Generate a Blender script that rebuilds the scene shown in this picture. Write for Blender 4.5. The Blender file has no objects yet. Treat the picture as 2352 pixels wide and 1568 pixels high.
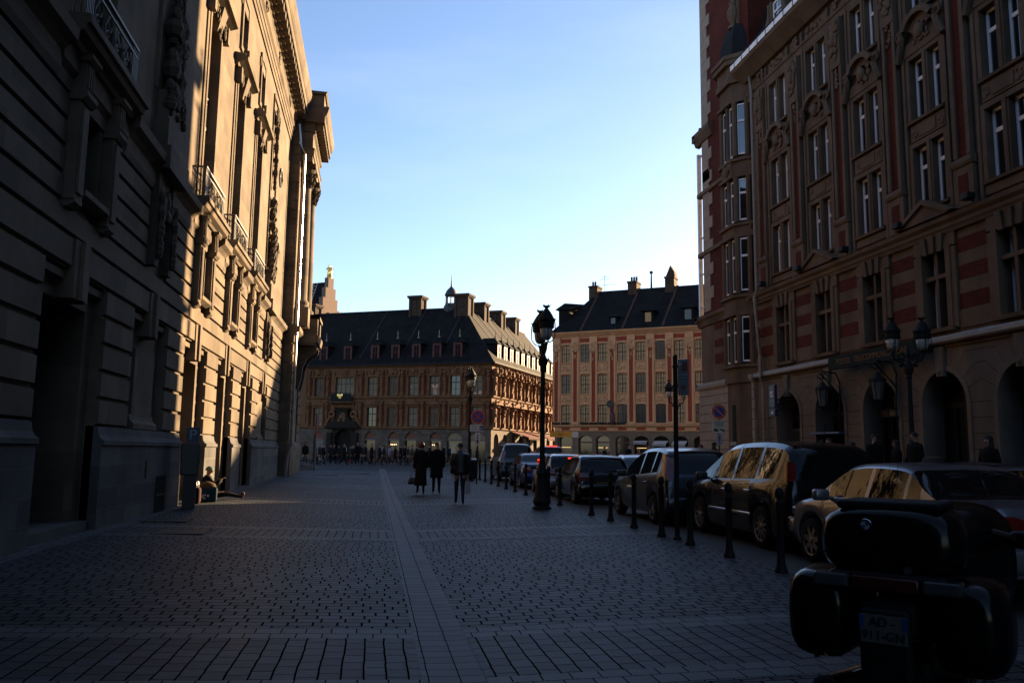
import bpy, bmesh, math, random
from mathutils import Vector, Matrix, Euler
random.seed(7)
scene = bpy.context.scene
COL = scene.collection
R = math.radians

# ------------------------------------------------------------------ camera
CAMH = 1.62
PITCH, YAW, ROLL = R(7.54), R(9.29), 0.0135
cam = bpy.data.cameras.new('camera')
cam.sensor_width = 22.2
cam.lens = 22.2 * 1907.0 / 2352.0
cam.clip_start = 0.1
cam.clip_end = 6000
camo = bpy.data.objects.new('camera', cam)
COL.objects.link(camo)
camo.location = (0, 0, CAMH)
camo.rotation_mode = 'QUATERNION'
camo.rotation_quaternion = (Matrix.Rotation(-YAW, 4, 'Z') @ Matrix.Rotation(R(90) + PITCH, 4, 'X') @ Matrix.Rotation(ROLL, 4, 'Z')).to_quaternion()
scene.camera = camo

# ------------------------------------------------------------------ light
SUN_AZ, SUN_EL = R(49.5), R(13.5)
world = bpy.data.worlds.new("World")
scene.world = world
world.use_nodes = True
wn = world.node_tree
sky = wn.nodes.new('ShaderNodeTexSky')
sky.sky_type = 'NISHITA'
sky.sun_disc = False
sky.sun_elevation = SUN_EL
sky.sun_rotation = SUN_AZ
sky.altitude = 50
sky.air_density = 1.0
sky.dust_density = 0.4
sky.ozone_density = 2.6
bg = wn.nodes['Background']
tint = wn.nodes.new('ShaderNodeMixRGB'); tint.blend_type = 'MULTIPLY'; tint.inputs[0].default_value = 1.0
tint.inputs[2].default_value = (1.05, 0.97, 1.0, 1)
wn.links.new(sky.outputs[0], tint.inputs[1])
# a breath of high thin cloud
wtc = wn.nodes.new('ShaderNodeTexCoord'); wmp = wn.nodes.new('ShaderNodeMapping'); wmp.inputs['Scale'].default_value = (1.4, 2.2, 7.0); wmp.inputs['Rotation'].default_value = (0.25, 0.1, 0.6)
wnz = wn.nodes.new('ShaderNodeTexNoise'); wnz.inputs['Scale'].default_value = 1.6; wnz.inputs['Detail'].default_value = 7; wnz.inputs['Roughness'].default_value = 0.55
wrp = wn.nodes.new('ShaderNodeValToRGB'); wrp.color_ramp.elements[0].position = 0.45; wrp.color_ramp.elements[0].color = (0, 0, 0, 1); wrp.color_ramp.elements[1].position = 0.8; wrp.color_ramp.elements[1].color = (0.16, 0.16, 0.16, 1)
wn.links.new(wtc.outputs['Generated'], wmp.inputs[0]); wn.links.new(wmp.outputs[0], wnz.inputs[0]); wn.links.new(wnz.outputs['Fac'], wrp.inputs[0])
cl = wn.nodes.new('ShaderNodeMixRGB'); cl.inputs[2].default_value = (4.2, 4.5, 4.9, 1)
wn.links.new(wrp.outputs[0], cl.inputs[0]); wn.links.new(tint.outputs[0], cl.inputs[1])
wn.links.new(cl.outputs[0], bg.inputs[0])
bg.inputs[1].default_value = 0.05
sun = bpy.data.lights.new('sun', 'SUN')
sun.energy = 5.0
sun.angle = R(0.55)
sun.color = (1.0, 0.69, 0.38)
suno = bpy.data.objects.new('sun', sun)
COL.objects.link(suno)
sd = Vector((math.sin(SUN_AZ) * math.cos(SUN_EL), math.cos(SUN_AZ) * math.cos(SUN_EL), math.sin(SUN_EL)))
suno.rotation_mode = 'QUATERNION'
suno.rotation_quaternion = (-sd).to_track_quat('-Z', 'Y')
suno.location = (40, 30, 60)
vs = scene.view_settings
vs.view_transform = 'Standard'
vs.look = 'None'
vs.exposure = 2.5
vs.gamma = 1.0

# ------------------------------------------------------------------ materials
MATS = {}
def _new(name):
    m = bpy.data.materials.new(name)
    m.use_nodes = True
    nt = m.node_tree
    return m, nt, nt.nodes['Principled BSDF']
def _c(c): return (c[0], c[1], c[2], 1)
def mat(name, col, rough=0.7, metal=0.0, var=0.12, scale=2.5, bump=0.0, bscale=None, spec=None, emit=None, estr=1.0, coat=0.0, stain=0.0, streak=0.0):
    if name in MATS: return MATS[name]
    m, nt, b = _new(name)
    b.inputs['Roughness'].default_value = rough
    b.inputs['Metallic'].default_value = metal
    b.inputs['Specular IOR Level'].default_value = spec if spec is not None else (0.12 if rough >= 0.8 else 0.4)
    if coat: b.inputs['Coat Weight'].default_value = coat; b.inputs['Coat Roughness'].default_value = 0.03
    if emit:
        b.inputs['Emission Color'].default_value = _c(emit); b.inputs['Emission Strength'].default_value = estr
    if var > 0:
        tc = nt.nodes.new('ShaderNodeTexCoord')
        n = nt.nodes.new('ShaderNodeTexNoise'); n.inputs['Scale'].default_value = scale; n.inputs['Detail'].default_value = 8; n.inputs['Roughness'].default_value = 0.62
        nt.links.new(tc.outputs['Object'], n.inputs['Vector'])
        rmp = nt.nodes.new('ShaderNodeValToRGB')
        rmp.color_ramp.elements[0].position = 0.3; rmp.color_ramp.elements[1].position = 0.7
        rmp.color_ramp.elements[0].color = _c([x * (1 - var) for x in col]); rmp.color_ramp.elements[1].color = _c([min(1, x * (1 + var)) for x in col])
        nt.links.new(n.outputs['Fac'], rmp.inputs['Fac'])
        out = rmp.outputs['Color']
        if stain > 0 or streak > 0:
            n2 = nt.nodes.new('ShaderNodeTexNoise'); n2.inputs['Scale'].default_value = 0.45; n2.inputs['Detail'].default_value = 6
            mp = nt.nodes.new('ShaderNodeMapping'); mp.inputs['Scale'].default_value = (2.2, 2.2, 0.35) if streak > 0 else (1, 1, 1)
            nt.links.new(tc.outputs['Object'], mp.inputs['Vector']); nt.links.new(mp.outputs[0], n2.inputs['Vector'])
            r2 = nt.nodes.new('ShaderNodeValToRGB'); s = 1 - max(stain, streak)
            r2.color_ramp.elements[0].position = 0.35; r2.color_ramp.elements[0].color = (s, s, s * 0.97, 1)
            r2.color_ramp.elements[1].position = 0.62; r2.color_ramp.elements[1].color = (1, 1, 1, 1)
            nt.links.new(n2.outputs['Fac'], r2.inputs['Fac'])
            mx = nt.nodes.new('ShaderNodeMixRGB'); mx.blend_type = 'MULTIPLY'; mx.inputs[0].default_value = 1
            nt.links.new(out, mx.inputs[1]); nt.links.new(r2.outputs[0], mx.inputs[2]); out = mx.outputs[0]
        nt.links.new(out, b.inputs['Base Color'])
        if bump > 0:
            nb = nt.nodes.new('ShaderNodeTexNoise'); nb.inputs['Scale'].default_value = bscale or scale * 6; nb.inputs['Detail'].default_value = 6
            nt.links.new(tc.outputs['Object'], nb.inputs['Vector'])
            bp = nt.nodes.new('ShaderNodeBump'); bp.inputs['Strength'].default_value = bump; bp.inputs['Distance'].default_value = 0.02
            nt.links.new(nb.outputs['Fac'], bp.inputs['Height']); nt.links.new(bp.outputs[0], b.inputs['Normal'])
    else:
        b.inputs['Base Color'].default_value = _c(col)
    MATS[name] = m
    return m
def brickmat(name, c1, c2, cm, bw, rh, mortar, rough=0.85, flat=False, sx=1.0, offset=0.5, bump=0.5, var=0.25, spec=None, swap=False, dist=0.01):
    """courses along local x (walls use x+y / z, pavements x / y)"""
    if name in MATS: return MATS[name]
    m, nt, b = _new(name)
    b.inputs['Roughness'].default_value = rough
    b.inputs['Specular IOR Level'].default_value = spec if spec is not None else 0.1
    tc = nt.nodes.new('ShaderNodeTexCoord')
    sep = nt.nodes.new('ShaderNodeSeparateXYZ'); cmb = nt.nodes.new('ShaderNodeCombineXYZ')
    nt.links.new(tc.outputs['Object'], sep.inputs[0])
    if flat:
        nt.links.new(sep.outputs['Y' if swap else 'X'], cmb.inputs[0]); nt.links.new(sep.outputs['X' if swap else 'Y'], cmb.inputs[1])
    else:
        ad = nt.nodes.new('ShaderNodeMath'); nt.links.new(sep.outputs[0], ad.inputs[0]); nt.links.new(sep.outputs[1], ad.inputs[1])
        nt.links.new(ad.outputs[0], cmb.inputs[0]); nt.links.new(sep.outputs[2], cmb.inputs[1])
    mp = nt.nodes.new('ShaderNodeMapping'); mp.inputs['Scale'].default_value = (sx, 1, 1)
    nt.links.new(cmb.outputs[0], mp.inputs['Vector'])
    if flat and offset:
        # every row is pushed along by its own amount, as hand-laid rows are
        s2 = nt.nodes.new('ShaderNodeSeparateXYZ'); nt.links.new(cmb.outputs[0], s2.inputs[0])
        dv = nt.nodes.new('ShaderNodeMath'); dv.operation = 'DIVIDE'; dv.inputs[1].default_value = rh; nt.links.new(s2.outputs[1], dv.inputs[0])
        fl_ = nt.nodes.new('ShaderNodeMath'); fl_.operation = 'FLOOR'; nt.links.new(dv.outputs[0], fl_.inputs[0])
        wn_ = nt.nodes.new('ShaderNodeTexWhiteNoise'); wn_.noise_dimensions = '1D'; nt.links.new(fl_.outputs[0], wn_.inputs['W'])
        ma = nt.nodes.new('ShaderNodeMath'); ma.operation = 'MULTIPLY_ADD'; ma.inputs[1].default_value = bw * .45; nt.links.new(wn_.outputs['Value'], ma.inputs[0]); nt.links.new(s2.outputs[0], ma.inputs[2])
        cq = nt.nodes.new('ShaderNodeCombineXYZ'); nt.links.new(ma.outputs[0], cq.inputs[0]); nt.links.new(s2.outputs[1], cq.inputs[1])
        nt.links.new(cq.outputs[0], mp.inputs['Vector'])
    # wobble the joints a little so that the courses are not ruled lines
    nw = nt.nodes.new('ShaderNodeTexNoise'); nw.inputs['Scale'].default_value = 2.6; nw.inputs['Detail'].default_value = 3
    nt.links.new(tc.outputs['Object'], nw.inputs['Vector'])
    vm = nt.nodes.new('ShaderNodeVectorMath'); vm.operation = 'MULTIPLY_ADD'
    vm.inputs[1].default_value = (0.016, 0.030, 0) if flat else (0.01, 0.01, 0)
    nt.links.new(nw.outputs['Color'], vm.inputs[0]); nt.links.new(mp.outputs[0], vm.inputs[2])
    br = nt.nodes.new('ShaderNodeTexBrick')
    br.offset = offset
    br.inputs['Scale'].default_value = 1.0
    br.inputs['Brick Width'].default_value = bw * sx; br.inputs['Row Height'].default_value = rh
    br.inputs['Mortar Size'].default_value = mortar; br.inputs['Mortar Smooth'].default_value = 0.08
    br.inputs['Color1'].default_value = _c(c1); br.inputs['Color2'].default_value = _c(c2); br.inputs['Mortar'].default_value = _c(cm)
    nt.links.new(vm.outputs[0], br.inputs['Vector'])
    n = nt.nodes.new('ShaderNodeTexNoise'); n.inputs['Scale'].default_value = 0.6; n.inputs['Detail'].default_value = 8; n.inputs['Roughness'].default_value = 0.65
    nt.links.new(tc.outputs['Object'], n.inputs['Vector'])
    rm = nt.nodes.new('ShaderNodeValToRGB'); rm.color_ramp.elements[0].position = 0.3; rm.color_ramp.elements[1].position = 0.7
    rm.color_ramp.elements[0].color = (1 - var, 1 - var, 1 - var, 1); rm.color_ramp.elements[1].color = (1 + var, 1 + var, 1 + var, 1)
    nt.links.new(n.outputs['Fac'], rm.inputs[0])
    mx = nt.nodes.new('ShaderNodeMixRGB'); mx.blend_type = 'MULTIPLY'; mx.inputs[0].default_value = 1
    nt.links.new(br.outputs['Color'], mx.inputs[1]); nt.links.new(rm.outputs[0], mx.inputs[2]); nt.links.new(mx.outputs[0], b.inputs['Base Color'])
    if flat:
        sm_ = nt.nodes.new('ShaderNodeMath'); sm_.operation = 'MULTIPLY_ADD'; sm_.inputs[1].default_value = -(spec or .1); sm_.inputs[2].default_value = spec or .1
        nt.links.new(br.outputs['Fac'], sm_.inputs[0]); nt.links.new(sm_.outputs[0], b.inputs['Specular IOR Level'])
    if bump:
        nb = nt.nodes.new('ShaderNodeTexNoise'); nb.inputs['Scale'].default_value = 14; nb.inputs['Detail'].default_value = 5
        nt.links.new(tc.outputs['Object'], nb.inputs['Vector'])
        h = nt.nodes.new('ShaderNodeMath'); h.operation = 'MULTIPLY_ADD'; h.inputs[1].default_value = 0.35
        iv = nt.nodes.new('ShaderNodeMath'); iv.operation = 'SUBTRACT'; iv.inputs[0].default_value = 1.0
        nt.links.new(br.outputs['Fac'], iv.inputs[1]); nt.links.new(nb.outputs['Fac'], h.inputs[0]); nt.links.new(iv.outputs[0], h.inputs[2])
        bp = nt.nodes.new('ShaderNodeBump'); bp.inputs['Strength'].default_value = bump; bp.inputs['Distance'].default_value = dist
        nt.links.new(h.outputs[0], bp.inputs['Height']); nt.links.new(bp.outputs[0], b.inputs['Normal'])
    MATS[name] = m
    return m

# ------------------------------------------------------------------ mesh builder
class MB:
    def __init__(s): s.v = []; s.f = []; s.M = None; s.mi = []; s.cur = 0; s.sm = []; s.smooth = False
    def add(s, vs, fs):
        o = len(s.v)
        if s.M is not None: s.v += [tuple(s.M @ Vector(p)) for p in vs]
        else: s.v += [tuple(p) for p in vs]
        for f in fs:
            s.f.append(tuple(i + o for i in f)); s.mi.append(s.cur); s.sm.append(s.smooth)
        return s
    def box(s, x0, x1, y0, y1, z0, z1):
        if x0 > x1: x0, x1 = x1, x0
        if y0 > y1: y0, y1 = y1, y0
        if z0 > z1: z0, z1 = z1, z0
        return s.add([(x0,y0,z0),(x1,y0,z0),(x1,y1,z0),(x0,y1,z0),(x0,y0,z1),(x1,y0,z1),(x1,y1,z1),(x0,y1,z1)],
                     [(0,3,2,1),(4,5,6,7),(0,1,5,4),(1,2,6,5),(2,3,7,6),(3,0,4,7)])
    def quad(s, a, b, c, d): return s.add([a, b, c, d], [(0, 1, 2, 3)])
    def tri(s, a, b, c): return s.add([a, b, c], [(0, 1, 2)])
    def poly_xz(s, pts, y0, y1):
        """prism: outline in x,z (anticlockwise seen from -y), from y0 (front) to y1 (back)"""
        n = len(pts)
        vs = [(x, y0, z) for x, z in pts] + [(x, y1, z) for x, z in pts]
        fs = [tuple(range(n)), tuple(range(2 * n - 1, n - 1, -1))]
        for i in range(n):
            j = (i + 1) % n
            fs.append((i, i + n, j + n, j))
        return s.add(vs, fs)
    def run(s, prof, x0, x1):
        """moulding: profile of (y,z) run along x, closed with caps"""
        n = len(prof)
        vs = [(x0, y, z) for y, z in prof] + [(x1, y, z) for y, z in prof]
        fs = [tuple(range(n)), tuple(range(2 * n - 1, n - 1, -1))]
        for i in range(n):
            j = (i + 1) % n
            fs.append((i, i + n, j + n, j))
        return s.add(vs, fs)
    def lathe(s, prof, c=(0, 0, 0), n=12, sx=1.0, sy=1.0, cap=True):
        vs = []; fs = []
        for r, z in prof:
            for k in range(n):
                a = 2 * math.pi * k / n
                vs.append((c[0] + r * sx * math.cos(a), c[1] + r * sy * math.sin(a), c[2] + z))
        m = len(prof)
        for i in range(m - 1):
            for k in range(n):
                l = (k + 1) % n
                fs.append((i * n + k, i * n + l, (i + 1) * n + l, (i + 1) * n + k))
        if cap:
            fs.append(tuple(range(n - 1, -1, -1))); fs.append(tuple((m - 1) * n + k for k in range(n)))
        return s.add(vs, fs)
    def ell(s, c, r, n=8, m=5):
        prof = []
        for i in range(m + 1):
            a = -math.pi / 2 + math.pi * i / m
            prof.append((max(0.02, math.cos(a)), math.sin(a)))
        vs = []; fs = []
        for pr, pz in prof:
            for k in range(n):
                a = 2 * math.pi * k / n
                vs.append((c[0] + r[0] * pr * math.cos(a), c[1] + r[1] * pr * math.sin(a), c[2] + r[2] * pz))
        for i in range(m):
            for k in range(n):
                l = (k + 1) % n
                fs.append((i * n + k, i * n + l, (i + 1) * n + l, (i + 1) * n + k))
        fs.append(tuple(range(n - 1, -1, -1))); fs.append(tuple(m * n + k for k in range(n)))
        return s.add(vs, fs)
    def tube(s, pts, r, n=6, closed=False):
        pts = [Vector(p) for p in pts]
        if not isinstance(r, (list, tuple)): r = [r] * len(pts)
        rings = []; N = len(pts)
        for i, p in enumerate(pts):
            a = pts[i - 1] if (i > 0 or closed) else p
            b = pts[(i + 1) % N] if (i < N - 1 or closed) else p
            t = (b - a).normalized()
            u = t.cross(Vector((0, 0, 1)))
            if u.length < 0.05: u = t.cross(Vector((0, 1, 0)))
            u.normalize(); w = u.cross(t).normalized()
            rings.append([tuple(p + r[i] * (math.cos(2 * math.pi * k / n) * u + math.sin(2 * math.pi * k / n) * w)) for k in range(n)])
        vs = [q for rg in rings for q in rg]; fs = []
        for i in range(N if closed else N - 1):
            j = (i + 1) % N
            for k in range(n):
                l = (k + 1) % n
                fs.append((i * n + k, i * n + l, j * n + l, j * n + k))
        if not closed:
            fs.append(tuple(range(n - 1, -1, -1))); fs.append(tuple((N - 1) * n + k for k in range(n)))
        return s.add(vs, fs)
    def ring(s, c, r, t, axis='y', n=14, m=4, a0=0, a1=2 * math.pi):
        full = abs(a1 - a0 - 2 * math.pi) < 1e-4
        k = n if full else n + 1
        pts = []
        for i in range(k):
            a = a0 + (a1 - a0) * i / n
            u, w = r * math.cos(a), r * math.sin(a)
            pts.append({'y': (c[0] + u, c[1], c[2] + w), 'x': (c[0], c[1] + u, c[2] + w), 'z': (c[0] + u, c[1] + w, c[2])}[axis])
        return s.tube(pts, t, m, closed=full)
    def disc(s, c, r, axis='y', n=24, th=0.01):
        M0 = s.M
        m = {'y': Matrix.Rotation(R(90), 4, 'X'), 'x': Matrix.Rotation(R(90), 4, 'Y'), 'z': Matrix.Identity(4)}[axis]
        s.M = (M0 if M0 is not None else Matrix.Identity(4)) @ Matrix.Translation(c) @ m
        s.lathe([(r, -th / 2), (r, th / 2)], n=n)
        s.M = M0
        return s
    def rbox(s, x0, x1, y0, y1, z0, z1, bev=0.05, seg=3):
        bm = bmesh.new()
        bmesh.ops.create_cube(bm, size=1.0)
        for v in bm.verts:
            v.co = Vector(((x0 + x1) / 2 + v.co.x * (x1 - x0), (y0 + y1) / 2 + v.co.y * (y1 - y0), (z0 + z1) / 2 + v.co.z * (z1 - z0)))
        bmesh.ops.bevel(bm, geom=list(bm.edges), offset=bev, segments=seg, profile=0.5, affect='EDGES')
        bm.verts.index_update()
        vs = [tuple(v.co) for v in bm.verts]; fs = [tuple(v.index for v in f.verts) for f in bm.faces]
        bm.free()
        return s.add(vs, fs)
    def loft(s, rings, cap=True):
        n = len(rings[0]); vs = [p for r in rings for p in r]; fs = []
        for i in range(len(rings) - 1):
            for k in range(n):
                l = (k + 1) % n
                fs.append((i * n + k, i * n + l, (i + 1) * n + l, (i + 1) * n + k))
        if cap:
            fs.append(tuple(range(n - 1, -1, -1))); fs.append(tuple((len(rings) - 1) * n + k for k in range(n)))
        return s.add(vs, fs)
    def mesh(s, name, mats, auto=None):
        me = bpy.data.meshes.new(name)
        me.from_pydata(s.v, [], s.f)
        if not isinstance(mats, (list, tuple)): mats = [mats]
        for m in mats: me.materials.append(m)
        if any(s.mi): me.polygons.foreach_set('material_index', s.mi)
        if auto is not None:
            me.polygons.foreach_set('use_smooth', [True] * len(me.polygons))
            me.set_sharp_from_angle(angle=R(auto))
        elif any(s.sm): me.polygons.foreach_set('use_smooth', s.sm)
        me.update()
        return me
    def build(s, name, mats, parent=None, loc=None, rz=0, auto=None, label=None):
        return link(name, s.mesh(name, mats, auto), parent, loc, rz, label)

def link(name, me, parent=None, loc=None, rz=0, label=None):
    o = bpy.data.objects.new(name, me)
    COL.objects.link(o)
    if parent is not None: o.parent = parent
    if loc is not None: o.location = loc
    o.rotation_euler = (0, 0, rz)
    if label: o['label'] = label
    return o
def tag(o, label, cat, group=None):
    o['label'] = label; o['category'] = cat
    if group: o['group'] = group
    return o
def thing(name, label, cat, loc=(0, 0, 0), rz=0, group=None):
    o = link(name, None, None, loc, rz)
    o.empty_display_size = 0.3
    return tag(o, label, cat, group)
def copy_tree(o, parent=None):
    c = o.copy(); COL.objects.link(c)
    if parent is not None: c.parent = parent
    for ch in o.children: copy_tree(ch, c)
    return c
def clone(src, label, loc, rz=None):
    c = copy_tree(src); c['label'] = label; c.location = loc
    if rz is not None: c.rotation_euler = (0, 0, rz)
    return c
def text_mesh(body, size, mt, parent, loc, rot=(R(90), 0, 0), name='lettering', ext=0.004, align='CENTER', sx=1.0):
    cu = bpy.data.curves.new(name, 'FONT')
    cu.body = body; cu.size = size; cu.extrude = ext; cu.align_x = align; cu.align_y = 'CENTER'
    tmp = bpy.data.objects.new('tmp', cu); COL.objects.link(tmp)
    bpy.context.view_layer.update()
    me = bpy.data.meshes.new_from_object(tmp.evaluated_get(bpy.context.evaluated_depsgraph_get()))
    bpy.data.objects.remove(tmp)
    me.materials.clear(); me.materials.append(mt); me.name = name
    o = link(name, me, parent, loc)
    o.rotation_euler = rot
    o.scale = (sx, 1, 1)
    return o
def structure(name, mb, m, loc=None):
    o = mb.build(name, m, None, loc)
    o['kind'] = 'structure'
    return o

# ground height: a shallow valley towards the gutter, a higher pavement before the post office, the square a little higher
def sstep(a, b, x):
    t = max(0.0, min(1.0, (x - a) / (b - a)))
    return t * t * (3 - 2 * t)
def gz(x, y):
    v = min(0.025 * abs(x - 0.62), 0.12)
    if x > 9: v = 0.12 + min(x - 9, 4) / 4 * 0.18
    r = sstep(30, 66, y)
    return v * (1 - r) + 0.30 * r
# ------------------------------------------------------------------ ground
def ground_sheet(name, m, xs, ys, dz):
    mb = MB(); nx, ny = len(xs), len(ys)
    vs = [(x, y, gz(x, y) + dz) for y in ys for x in xs]
    fs = [(j * nx + i, j * nx + i + 1, (j + 1) * nx + i + 1, (j + 1) * nx + i) for j in range(ny - 1) for i in range(nx - 1)]
    mb.add(vs, fs)
    return structure(name, mb, m)
def fr(a, b, st):
    n = max(1, int(round((b - a) / st)))
    return [a + (b - a) * i / n for i in range(n + 1)]
cobble = brickmat('cobbles', (0.010, 0.014, 0.019), (0.037, 0.044, 0.053), (0.005, 0.005, 0.0055), 0.222, 0.163, 0.0075, rough=0.6, flat=True, sx=0.72, bump=1.0, var=0.36, spec=0.22)
setts = brickmat('setts_in_columns', (0.013, 0.016, 0.022), (0.034, 0.039, 0.047), (0.005, 0.005, 0.0055), 0.215, 0.158, 0.0075, rough=0.6, flat=True, sx=1.5, bump=1.0, var=0.34, spec=0.22, swap=True)
slab = brickmat('pale_slabs', (0.044, 0.047, 0.053), (0.070, 0.073, 0.079), (0.005, 0.005, 0.006), 0.216, 0.207, 0.0055, rough=0.6, flat=True, bump=0.5, var=0.22, spec=0.22)
gutm = brickmat('gutter_slabs', (0.040, 0.044, 0.051), (0.062, 0.066, 0.074), (0.005, 0.005, 0.006), 0.225, 0.19, 0.0045, rough=0.6, flat=True, offset=0.0, bump=0.5, var=0.25, spec=0.22)
asph = mat('asphalt', (0.018, 0.0185, 0.02), rough=0.75, var=0.25, scale=1.2, bump=0.5, bscale=60)
plaza = brickmat('square_paving', (0.024, 0.028, 0.034), (0.038, 0.043, 0.049), (0.006, 0.006, 0.0065), 0.3, 0.22, 0.014, rough=0.6, flat=True, sx=0.6, bump=0.5, var=0.2)

YS = fr(-40, 0, 10) + fr(0, 30, 5)[1:] + fr(30, 70, 2.5)[1:] + [90, 120, 160, 220]
mb = MB(); mb.quad((-3000, -3000, -0.12), (3000, -3000, -0.12), (3000, 3000, -0.12), (-3000, 3000, -0.12))
structure('ground', mb, asph)
ground_sheet('road', asph, [5.45, 7, 9, 9.2], YS, 0.0)
ground_sheet('pavement', cobble, [-4.62, -4.2, -2, 0.40], fr(-10, 30, 5) + fr(30, 55, 2.5)[1:], 0.004)
ground_sheet('pavement', cobble, [0.85, 2.5, 5.05, 5.45], fr(-10, 30, 5) + fr(30, 55, 2.5)[1:], 0.004)
ground_sheet('wall_footing', slab, [-6.5, -5.4, -4.62], fr(-10, 30, 5) + fr(30, 55, 2.5)[1:], 0.006)
ground_sheet('gutter', gutm, [0.40, 0.62, 0.85], fr(-10, 30, 5) + fr(30, 60, 2.5)[1:], 0.004)
ground_sheet('square', plaza, fr(-90, -5, 17) + [0.6, 5.2, 9, 13, 20, 40, 80, 120], [55, 57.5, 60, 62.5, 66, 80, 120, 180, 260], 0.002)
ground_sheet('footpath', plaza, [9.2, 11, 13, 20], fr(-40, 30, 5) + fr(30, 55, 2.5)[1:], 0.10)
mbk = MB()
for a, b in zip(fr(-40, 30, 5), fr(-40, 30, 5)[1:]): mbk.box(9.02, 9.2, a, b, -0.1, 0.236)
structure('kerb', mbk, mat('kerb_stone', (0.13, 0.13, 0.125), rough=0.6))
# bands of columns of setts between double rows of pale slabs
for k, y0 in enumerate((-3.9, 5.75, 15.25, 25.0, 35.0, 45.0)):
    for xa, xb in ((-4.62, 0.40), (0.85, 5.45)):
        xs = [xa, (xa + xb) / 2, xb] if k else [xa, xb]
        xs = sorted(set(xs + ([-4.2] if xa < 0 else [5.05])))
        ground_sheet('paving_strip', slab, xs, [y0, y0 + 0.41], 0.008)
        ground_sheet('paving_band', setts, xs, [y0 + 0.41, y0 + 1.72], 0.008)
        ground_sheet('paving_strip', slab, xs, [y0 + 1.72, y0 + 2.13], 0.008)
# drain covers by the opera wall
dm = mat('cast_iron', (0.02, 0.018, 0.017), rough=0.55, metal=0.3)
def grate(label, x, y, w, d, n):
    mb = MB()
    for i in range(n):
        a = -w / 2 + (w * i) / n
        mb.box(a, a + w / n * 0.6, -d / 2, d / 2, 0, 0.012)
    mb.box(-w / 2 - 0.03, w / 2 + 0.03, -d / 2 - 0.03, -d / 2, 0, 0.013); mb.box(-w / 2 - 0.03, w / 2 + 0.03, d / 2, d / 2 + 0.03, 0, 0.013)
    mb.box(-w / 2, w / 2, -d / 2, d / 2, -0.01, 0.002)
    tag(mb.build('drain_grate', dm, None, (x, y, gz(x, y) + 0.008)), label, 'drain grate', 'drain grates in the pavement')
grate('wide rusty drain grate in the pavement slabs ahead of the parking meter', -3.35, 16.0, 0.85, 0.85, 14)
grate('smaller drain grate close to the foot of the stone wall, before the barred cellar window', -4.1, 18.2, 0.8, 0.6, 12)
grate('flat dark drain cover on the square behind the walking couple', -0.9, 50.5, 1.5, 0.7, 14)
grate('flat dark drain cover on the square nearest the opera steps', -2.6, 47.5, 1.3, 0.6, 12)
# ------------------------------------------------------------------ facade helpers (local x along the wall, -y outwards, z up)
def wall(mb, x0, x1, z0, z1, ops, depth, y=0.0):
    """front face at y with openings (xa,xb,za,zb[,spring]) and their reveals; spring = height where a round head starts"""
    xs = sorted(set([x0, x1] + [v for o in ops for v in o[:2] if x0 < v < x1]))
    zs = sorted(set([z0, z1] + [v for o in ops for v in o[2:4] if z0 < v < z1]))
    for i in range(len(xs) - 1):
        for j in range(len(zs) - 1):
            cx, cz = (xs[i] + xs[i + 1]) / 2, (zs[j] + zs[j + 1]) / 2
            if any(o[0] < cx < o[1] and o[2] < cz < o[3] for o in ops): continue
            mb.quad((xs[i], y, zs[j]), (xs[i + 1], y, zs[j]), (xs[i + 1], y, zs[j + 1]), (xs[i], y, zs[j + 1]))
    for o in ops:
        xa, xb, za, zb = o[:4]; d = y + depth
        sp = o[4] if len(o) > 4 and o[4] else None
        zt = sp if sp else zb
        mb.quad((xa, y, za), (xa, y, zt), (xa, d, zt), (xa, d, za))
        mb.quad((xb, y, zt), (xb, y, za), (xb, d, za), (xb, d, zt))
        mb.quad((xa, y, za), (xa, d, za), (xb, d, za), (xb, y, za))
        if not sp: mb.quad((xa, y, zb), (xb, y, zb), (xb, d, zb), (xa, d, zb))
        else:
            n = 12; c = (xa + xb) / 2; rx = (xb - xa) / 2; rz_ = zb - sp
            pts = [(c - rx * math.cos(math.pi * k / n), sp + rz_ * math.sin(math.pi * k / n)) for k in range(n + 1)]
            for k in range(n):
                (ax, az), (bx, bz) = pts[k], pts[k + 1]
                mb.quad((ax, y, az), (bx, y, bz), (bx, y, zb + 1e-4), (ax, y, zb + 1e-4))
                mb.quad((ax, y, az), (ax, d, az), (bx, d, bz), (bx, y, bz))
def spans(x0, x1, cuts):
    cur = [(x0, x1)]
    for a, b in cuts:
        nx = []
        for p, q in cur:
            if b <= p or a >= q: nx.append((p, q)); continue
            if a > p: nx.append((p, a))
            if b < q: nx.append((b, q))
        cur = nx
    return [c for c in cur if c[1] - c[0] > 0.03]
def courses(mb, x0, x1, z0, z1, h, gap, y, ops, yb=0.0, bev=0.02):
    n = max(1, int(round((z1 - z0) / h))); hh = (z1 - z0) / n
    for k in range(n):
        a, b = z0 + k * hh + gap / 2, z0 + (k + 1) * hh - gap / 2
        cuts = [(o[0], o[1]) for o in ops if o[2] < b and o[3] > a]
        for p, q in spans(x0, x1, cuts):
            mb.add([(p, yb, a - bev * .0), (q, yb, a), (q, yb, b), (p, yb, b), (p, y, a + bev), (q, y, a + bev), (q, y, b - bev), (p, y, b - bev)],
                   [(4, 5, 6, 7), (0, 1, 5, 4), (3, 7, 6, 2), (0, 4, 7, 3), (1, 2, 6, 5)])
def frame_border(mb, xa, xb, za, zb, w, y0, y1, bottom=False):
    mb.box(xa - w, xa, y0, y1, za, zb + w); mb.box(xb, xb + w, y0, y1, za, zb + w); mb.box(xa, xb, y0, y1, zb, zb + w)
    if bottom: mb.box(xa - w, xb + w, y0, y1, za - w, za)
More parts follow.
